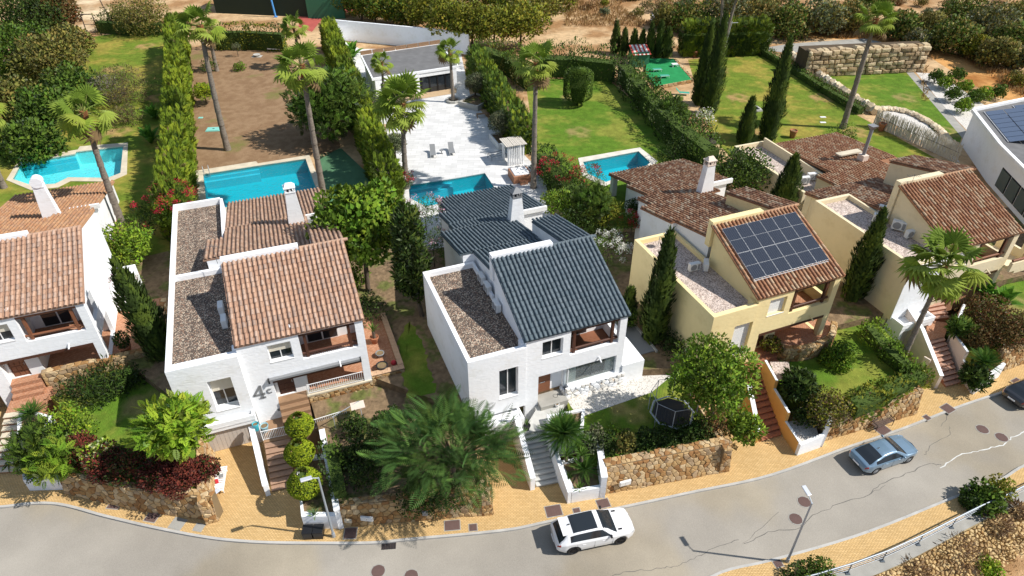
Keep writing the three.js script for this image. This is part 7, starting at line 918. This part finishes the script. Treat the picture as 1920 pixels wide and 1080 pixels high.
lounger('grey sun lounger on the white terrace, left one', at(812, 290, HB), .15, M.grey, 'grey loungers on the terrace'); lounger('grey sun lounger on the white terrace, right one', at(847, 286, HB), .2, M.grey, 'grey loungers on the terrace'); lounger('white sun lounger beside the terrace palm', at(742, 318, HB), .55, M.plasticWhite);
{ const G = thing('side_table', 'small dark side table between the grey loungers', 'table', at(828, 288, HB)); part('top', [new THREE.CylinderGeometry(.25, .25, .03, 16).translate(0, .42, 0)], M.grey, G); part('leg', [bar([0, 0, 0], [0, .42, 0], .05), new THREE.CylinderGeometry(.18, .18, .02, 14).translate(0, .01, 0)], M.grey, G); }
{ const G = thing('hot_tub', 'square wooden hot tub with white rim on the terrace', 'hot tub', at(975, 335, HB), .3); part('cabinet', [rbx(2.1, .85, 2.1, 0, .43, 0, .08)], M.tubWood, G); const rim = new THREE.TorusGeometry(.98, .14, 8, 4); rim.rotateX(Math.PI / 2); rim.rotateY(Math.PI / 4); rim.scale(1.05, .6, 1.05); rim.translate(0, .88, 0); part('rim', [rim, bx(-.85, .85, .8, .862, -.85, .85)], M.plasticWhite, G); for (const [x, z] of [[-.45, -.45], [.45, -.45], [-.45, .45], [.45, .45]]) part('seat', [new THREE.TorusGeometry(.26, .05, 6, 16).rotateX(Math.PI / 2).translate(x, .88, z)], M.plasticGrey, G); part('headrest', [rbx(.5, .14, .12, 0, 1.0, -.9, .04)], M.grey, G); const s = part('step', [bx(-.4, .4, 0, .35, 1.06, 1.45)], M.tubWood, G); }
{ const G = thing('gazebo', 'small thatched white gazebo beside the hot tub', 'gazebo', at(962, 302, HB), .35); for (const [x, z] of [[-.9, -.9], [.9, -.9], [-.9, .9], [.9, .9]]) part('post', [bx(x - .05, x + .05, 0, 2.3, z - .05, z + .05)], M.plasticWhite, G); const sl = []; for (let i = 0; i < 11; i++) part('roof_strip', [rbx(.2, .05, 2.3, -1.1 + i * .22, 2.34 + rr(-.02, .02), 0, .02)], M.thatchPale, G); for (const s of [-1, 1]) part('curtain', [...[...Array(5)].map((_, i) => bar([s * .92, .05, -.85 + i * .14], [s * .92, 2.28, -.85 + i * .14], .07, .06, 6))], M.plasticWhite, G); part('curtain', [...[...Array(9)].map((_, i) => bar([-.8 + i * .2, .05, .93], [-.8 + i * .2, 2.28, .93], .08, .07, 6))], M.plasticWhite, G); }
{ const G = thing('clothes_rack', 'thin dark rack frame lying on the terrace beside the gazebo', 'rack', at(932, 296, HB), .5); for (const z of [-.5, 0, .5]) part('bar', [bar([-.9, .5, z], [.9, .5, z], .02)], M.dark, G); for (const x of [-.9, .9]) part('frame', [bar([x, 0, -.5], [x, .5, -.5], .02), bar([x, 0, .5], [x, .5, .5], .02), bar([x, .5, -.5], [x, .5, .5], .02)], M.dark, G); }
const tableset = (label, px, t, w, d, h, m) => { const G = thing('garden_table', label, 'table', at(...px, HB), t); for (let i = 0; i < 4; i++) part('board', [bx(-w / 2, w / 2, h - .05, h, -d / 2 + i * d / 4, -d / 2 + (i + 1) * d / 4 - .015)], m, G); for (const [x, z] of [[-1, -1], [1, -1], [-1, 1], [1, 1]]) part('leg', [bx(x * (w / 2 - .08) - .04, x * (w / 2 - .08) + .04, 0, h - .051, z * (d / 2 - .08) - .04, z * (d / 2 - .08) + .04)], m, G); };
tableset('pale wooden table on the terrace left of the palm, larger', [712, 246], .1, 1.6, .9, .7, M.paleWood); tableset('pale wooden bench-table on the terrace left of the palm, front', [698, 258], .1, 1.0, .5, .5, M.paleWood); tableset('wooden bench against the upper stone planter', [906, 219], .25, 1.7, .5, .45, M.deckWood); tableset('white table beside the olive tree left of the pool house', [690, 214], .1, 1.4, .7, .6, M.plasticWhite);
rosette('potted_plant', 'red flowered pot plant on the terrace', 'plant', at(704, 228, HB), DRACO, 8, { s: .4, pot: .35, potMat: M.red, leafName: 'leaf' });
// ---------- far gardens ----------
{ const G = thing('padel_hall', 'dark green sports hall wall at the top edge of the photo', 'building'); const a = xz(398, 30, HB), b = xz(612, 40, HB); part('wall', wallLine([[a[0], a[1] - 2], [b[0], b[1] - 2]], 6, 2, 8), M.hallGreen, G); part('end_panel', wallLine([[b[0] - 3.6, b[1] - 1.9], [b[0] + 3, b[1] - 1.7]], .1, 2.4, 7), M.hallPanel, G); }
{ const p = at(517, 32, HB), G = thing('blue_pole', 'bright blue pole before the green hall', 'pole', p); part('pole', [bar([0, 0, 0], [-.4, 6, 0], .16, .16, 10)], M.poleBlue, G); part('foot', [bx(-.3, .3, 0, .1, -.3, .3)], M.poleBlue, G); }
{ const p = at(452, 92, HB), G = thing('pool_float', 'blue and white pool ring leaning on the hedge', 'pool float', [p[0], HB + .75, p[2]], .3); const t = new THREE.TorusGeometry(.62, .17, 10, 24); t.rotateX(-.35); part('ring', [t], M.blue, G); const t2 = new THREE.TorusGeometry(.5, .09, 8, 24); t2.rotateX(-.35); t2.translate(0, .05, .12); part('inner_ring', [t2], M.plasticWhite, G); }
{ const p = at(401, 243, HB), G = thing('hatch_cover', 'teal hatch cover in the dry garden', 'hatch', p, .1); part('frame', [bx(-.85, .85, 0, .06, -.6, .6)], M.hatchTeal, G); part('lid', [rbx(1.5, .06, 1.0, 0, .09, 0, .02)], M.hatchTeal, G); part('handle', [bar([-.1, .15, 0], [.1, .15, 0], .03), bx(-.12, -.08, .1, .16, -.02, .02), bx(.08, .12, .1, .16, -.02, .02)], M.black, G); }
{ const p = at(376, 221, HB), G = thing('hatch_cover', 'small pale teal hatch cover near the hedge', 'hatch', p); part('lid', [rbx(.5, .05, .4, 0, .03, 0, .01)], M.hatchTeal, G); part('rim', [bx(-.28, .28, 0, .02, -.23, .23)], M.hatchTeal, G); }
{ const p = at(482, 106, HB), G = thing('garden_basin', 'round white stone basin at the top of the dry garden', 'basin', p); part('bowl', [potShape(.5, .35)], M.copingGrey, G); part('slab', [bx(-.7, .7, 0, .06, -.5, .5)], M.copingGrey, G); }
{ const G = thing('gate_frame', 'rusty metal gate frame at the sandy ground', 'gate', at(174, 62, HB), .1); part('frame', [bar([-.9, 0, 0], [-.9, 3, 0], .08), bar([.9, 0, 0], [.9, 3, 0], .08), bar([-.9, 3, 0], [.9, 3, 0], .08), bar([-.9, 1.4, 0], [.9, 1.4, 0], .04)], M.iron, G); part('brace', [bar([.9, 2.6, 0], [2.6, .2, 0], .04)], M.iron, G); part('fence_post', [bar([3.8, 0, 0], [2.4, 8, 0], .07)], M.iron, G); }
{ const p = at(1197, 122, HB), G = thing('garden_shed', 'small green shed with a red and white striped roof', 'shed', p, .15); part('wall', [bx(-1.2, 1.2, 0, 2.1, -1, 1)], M.hallPanel, G); for (let i = 0; i < 9; i++) { const s = part('roof_strip', [bx(-1.35 + i * .3, -1.05 + i * .3 - .006, 0, .06, -1.3, 1.3)], i % 2 ? M.stripeWhite : M.stripeRed, G); s.position.y = 2.2; s.rotation.x = .28; } part('door', [bx(-.4, .4, .02, 1.9, 1.0, 1.03)], M.hallPanel, G); }
{ const G = thing('turf_terrace', 'bright green artificial turf terrace with loungers', 'terrace'), pts = XZ([[1214, 110], [1262, 110], [1297, 150], [1232, 162], [1210, 135]], HB + .4); part('turf', [prism(pts, 2.3, HB + .42)], M.greenTurf, G); stones(G, [{ O: [pts[3][0], HB, pts[3][1] + .05], S: V(pts[2][0] - pts[3][0], 0, pts[2][1] - pts[3][1]).normalize().toArray(), U: [0, 1, 0], N: [0, 0, 1], w: Math.hypot(pts[2][0] - pts[3][0], pts[2][1] - pts[3][1]), h: .5 }, { O: [pts[1][0], HB + .42, pts[1][1]], S: V(pts[2][0] - pts[1][0], 0, pts[2][1] - pts[1][1]).normalize().toArray(), U: [.9, 0, -.3], N: [0, 1, 0], w: Math.hypot(pts[2][0] - pts[1][0], pts[2][1] - pts[1][1]), h: .5 }], { cw: .7, ch: .5 }); }
lounger('green and white lounger on the artificial turf, rear one', at(1228, 134, HB + .42), 1.75, M.loungeGreen, 'green loungers on the turf'); lounger('green and white lounger on the artificial turf, front one', at(1242, 146, HB + .42), 1.7, M.loungeGreen, 'green loungers on the turf'); lounger('green and white lounger below the stone edge of the turf', at(1279, 178, HB), 1.4, M.loungeGreen);
tableset('small white table on the artificial turf', [1264, 130], .2, .9, .7, .4 + .42, M.plasticWhite);
[[1302, 107, 'left of the tall cypresses'], [1360, 103, 'right of the palm trunks'], [1485, 258, 'behind the beige house roof'], [1651, 245, 'before the reed screen']].forEach(([x, y, w]) => tub('terracotta pot on the right lawn, ' + w, [x, y], HB, .42, .95, M.clayPot));
{ const p = at(1415, 206, HB), G = thing('water_basin', 'square grey water basin on the right lawn', 'basin', p, .3); part('rim', [bx(-.75, .75, 0, .22, -.75, -.5), bx(-.75, .75, 0, .22, .5, .75), bx(-.75, -.5, 0, .22, -.49, .49), bx(.5, .75, 0, .22, -.49, .49)], M.copingGrey, G); part('water', [bx(-.49, .49, 0, .1, -.49, .49)], M.glass, G); }
[[1543, 220], [1543, 230]].forEach(([x, y], i) => { const p = at(x, y, HB); solo('paving_slab', [rbx(.7, .06, .35, p[0], HB + .03, p[2], .01)], M.plasticWhite, ['white slab on the right lawn, upper', 'white slab on the right lawn, lower'][i], 'slab'); });
{ const G = thing('block_wall', 'wall of big rough stone blocks above the dark green lawn', 'wall'), a = at(1505, 145, HB), b = at(1729, 134, HB), dx = b[0] - a[0], dz = b[2] - a[2], L = Math.hypot(dx, dz), S = [dx / L, 0, dz / L], N = [-S[2], 0, S[0]], N2 = N[2] < 0 ? N.map(x => -x) : N; const h = stand([1600, 140], [1606, 92]).h; part('core', [prism([[a[0], a[2]], [b[0], b[2]], [b[0] - N2[0] * 3, b[2] - N2[2] * 3], [a[0] - N2[0] * 3, a[2] - N2[2] * 3]], 2.3, HB + h - .15)], M.mortarDark, G); stones(G, [{ O: [a[0], HB, a[2]], S, U: [0, 1, 0], N: N2, w: L, h }, { O: [a[0], HB + h - .15, a[2]], S, U: [-N2[0], 0, -N2[2]], N: [0, 1, 0], w: L, h: 1.1, ch: 1.1 }], { cw: 1.15, ch: .64, dep: .36, mats: STONEBLOCK, jit: .13, gap: .96, brick: true }); }
{ const G = thing('stone_edging', 'row of pale boulders along the bank between the two right lawns', 'stone edging'), line = smooth(XZ([[1472, 105], [1540, 155], [1632, 214]], HB), 14); for (let i = 0; i < line.length; i++) { const [x, z] = line[i]; part('boulder', [(() => { const g = new THREE.DodecahedronGeometry(.62, 0); g.scale(rr(.9, 1.4), rr(.8, 1.2), rr(.7, 1)); g.rotateY(rr(0, 6)); g.translate(x + .5, HB + .45, z); return g; })()], pick(STONEPALE2), G); } }
{ const G = thing('stone_edging', 'curved row of flat pale stones around the white gravel behind the reed screen', 'stone edging'), line = smooth(XZ([[1632, 210], [1665, 206], [1700, 212], [1735, 228], [1765, 250], [1790, 290]], HB), 7); line.forEach(([x, z]) => part('boulder', [(() => { const g = new THREE.DodecahedronGeometry(.5, 0); g.scale(rr(1, 1.5), .6, rr(.8, 1.1)); g.rotateY(rr(0, 6)); g.translate(x, HB + .2, z); return g; })()], pick(STONEPALE2), G)); }
{ const G = thing('reed_screen', 'pale reed screen on the right lawn before the white gravel', 'fence'), a = xz(1636, 236, HB), b = xz(1792, 306, HB), rd = []; for (let i = 0; i < 460; i++) { const t = i / 459, x = lerp(a[0], b[0], t) + rr(-.05, .05), z = lerp(a[1], b[1], t) + rr(-.05, .05) - Math.sin(t * 3.14) * .6, h = rr(1.7, 2.3); rd.push(bar([x, HB, z], [x + rr(-.12, .12), HB + h, z + rr(-.05, .05)], rr(.02, .04), .02, 4)); } part('reeds', rd, M.reed, G).userData.kind = 'stuff'; part('wire', [bar([a[0], HB + 1.2, a[1]], [b[0], HB + 1.2, b[1]], .02)], M.iron, G); }
// white house with solar roof at the right edge
{ const G = thing('modern_house', 'modern white house with rows of solar panels at the right edge', 'house'), s = stand([1801, 270], [1826, 206]), h = HB + s.h, A = [s.p[0], s.p[2]], b0 = at(1849, 341, HB), B = [b0[0], b0[2]], c0 = at(1936, 440, HB), Cx = [c0[0], c0[2]], ux = Cx[0] - B[0], uz = Cx[1] - B[1], ul = Math.hypot(ux, uz), D = [A[0] + 24, A[1] - 10];
  const E2 = [B[0] + ux * 1.6, B[1] + uz * 1.6], F2 = [D[0] + 6, D[1] + 14]; part('wall', [prism([A, B, E2, F2, D], 2, h - .25)], M.white, G); const top = [A, B, E2, F2, D]; part('parapet', wallLine([...top, A], THREE.ShapeUtils.area(top.map(p => new THREE.Vector2(...p))) > 0 ? .35 : -.35, h - .25, h + .1).map(g => g), M.white, G); part('roof', [sheet(top, h - .2)], M.roofGrey, G);
  const nx = uz / ul, nz = -ux / ul, sg = (nx * (B[0] - D[0]) + nz * (B[1] - D[1])) > 0 ? 1 : -1; for (let i = 0; i < 6; i++) { const t0 = .16 + i * .2, t1 = t0 + .19, p = t => [B[0] + ux * t + nx * sg * .03, B[1] + uz * t + nz * sg * .03]; const w = part('window', wallLine([p(t0), p(t1)], .05 * -sg, 3.0, h - 1.6), M.black, G); const q = t => [p(t)[0] + nx * sg * .05, p(t)[1] + nz * sg * .05]; part('pane', wallLine([q(t0 + .012), q(t1 - .012)], .02 * -sg, 3.1, h - 1.7), M.windowGrey, w); }
  const vx = D[0] - A[0], vz = D[1] - A[1], vl = Math.hypot(vx, vz), wx = B[0] - A[0], wz = B[1] - A[1], wl = Math.hypot(wx, wz), ang = Math.atan2(-wz, wx); for (let r = 0; r < 3; r++) { const row = part('panel_frame', [bx(0, wl * .86, 0, .05, -.03, .03)], M.alu, G); row.position.set(A[0] + wx * .07 + vx / vl * (1.2 + r * 4.6), h - .15, A[1] + wz * .07 + vz / vl * (1.2 + r * 4.6)); row.rotation.y = ang; for (let c = 0; c < 7; c++) for (let k = 0; k < 2; k++) { const a = part('solar_panel', [bx(-.55, .55, -.02, .02, -.82, .82)], M.panelPale, row); a.position.set(.65 + c * wl * .86 / 7, .25 + k * .42, -(.9 + k * 1.68)); a.rotation.x = .25; } } }
// white sacks on the waste ground
[[1228, 42], [1252, 48]].forEach(([x, y], i) => { const G = thing('builder_sack', ['left white builder sack on the dry ground', 'right white builder sack on the dry ground'][i], 'sack', at(x, y, HB), .3 + i); part('sack', [rbx(1.5, 1.2, 1.4, 0, .6, 0, .3)], M.plasticWhite, G); for (const s of [-.6, .6]) part('handle', [new THREE.TorusGeometry(.3, .04, 5, 12).translate(s, 1.3, 0)], M.blue, G); });
solo('umbrella_post', [bar(at(1352, 118, HB), [at(1352, 118, HB)[0] + .5, 8.5, at(1352, 118, HB)[2]], .05), bar([at(1352, 118, HB)[0] - .6, 8.2, at(1352, 118, HB)[2]], [at(1352, 118, HB)[0] + 1.4, 8.3, at(1352, 118, HB)[2]], .04)], M.alu, 'white post with a cross arm behind the palm trunks', 'post');
renderer.render(scene, camera);
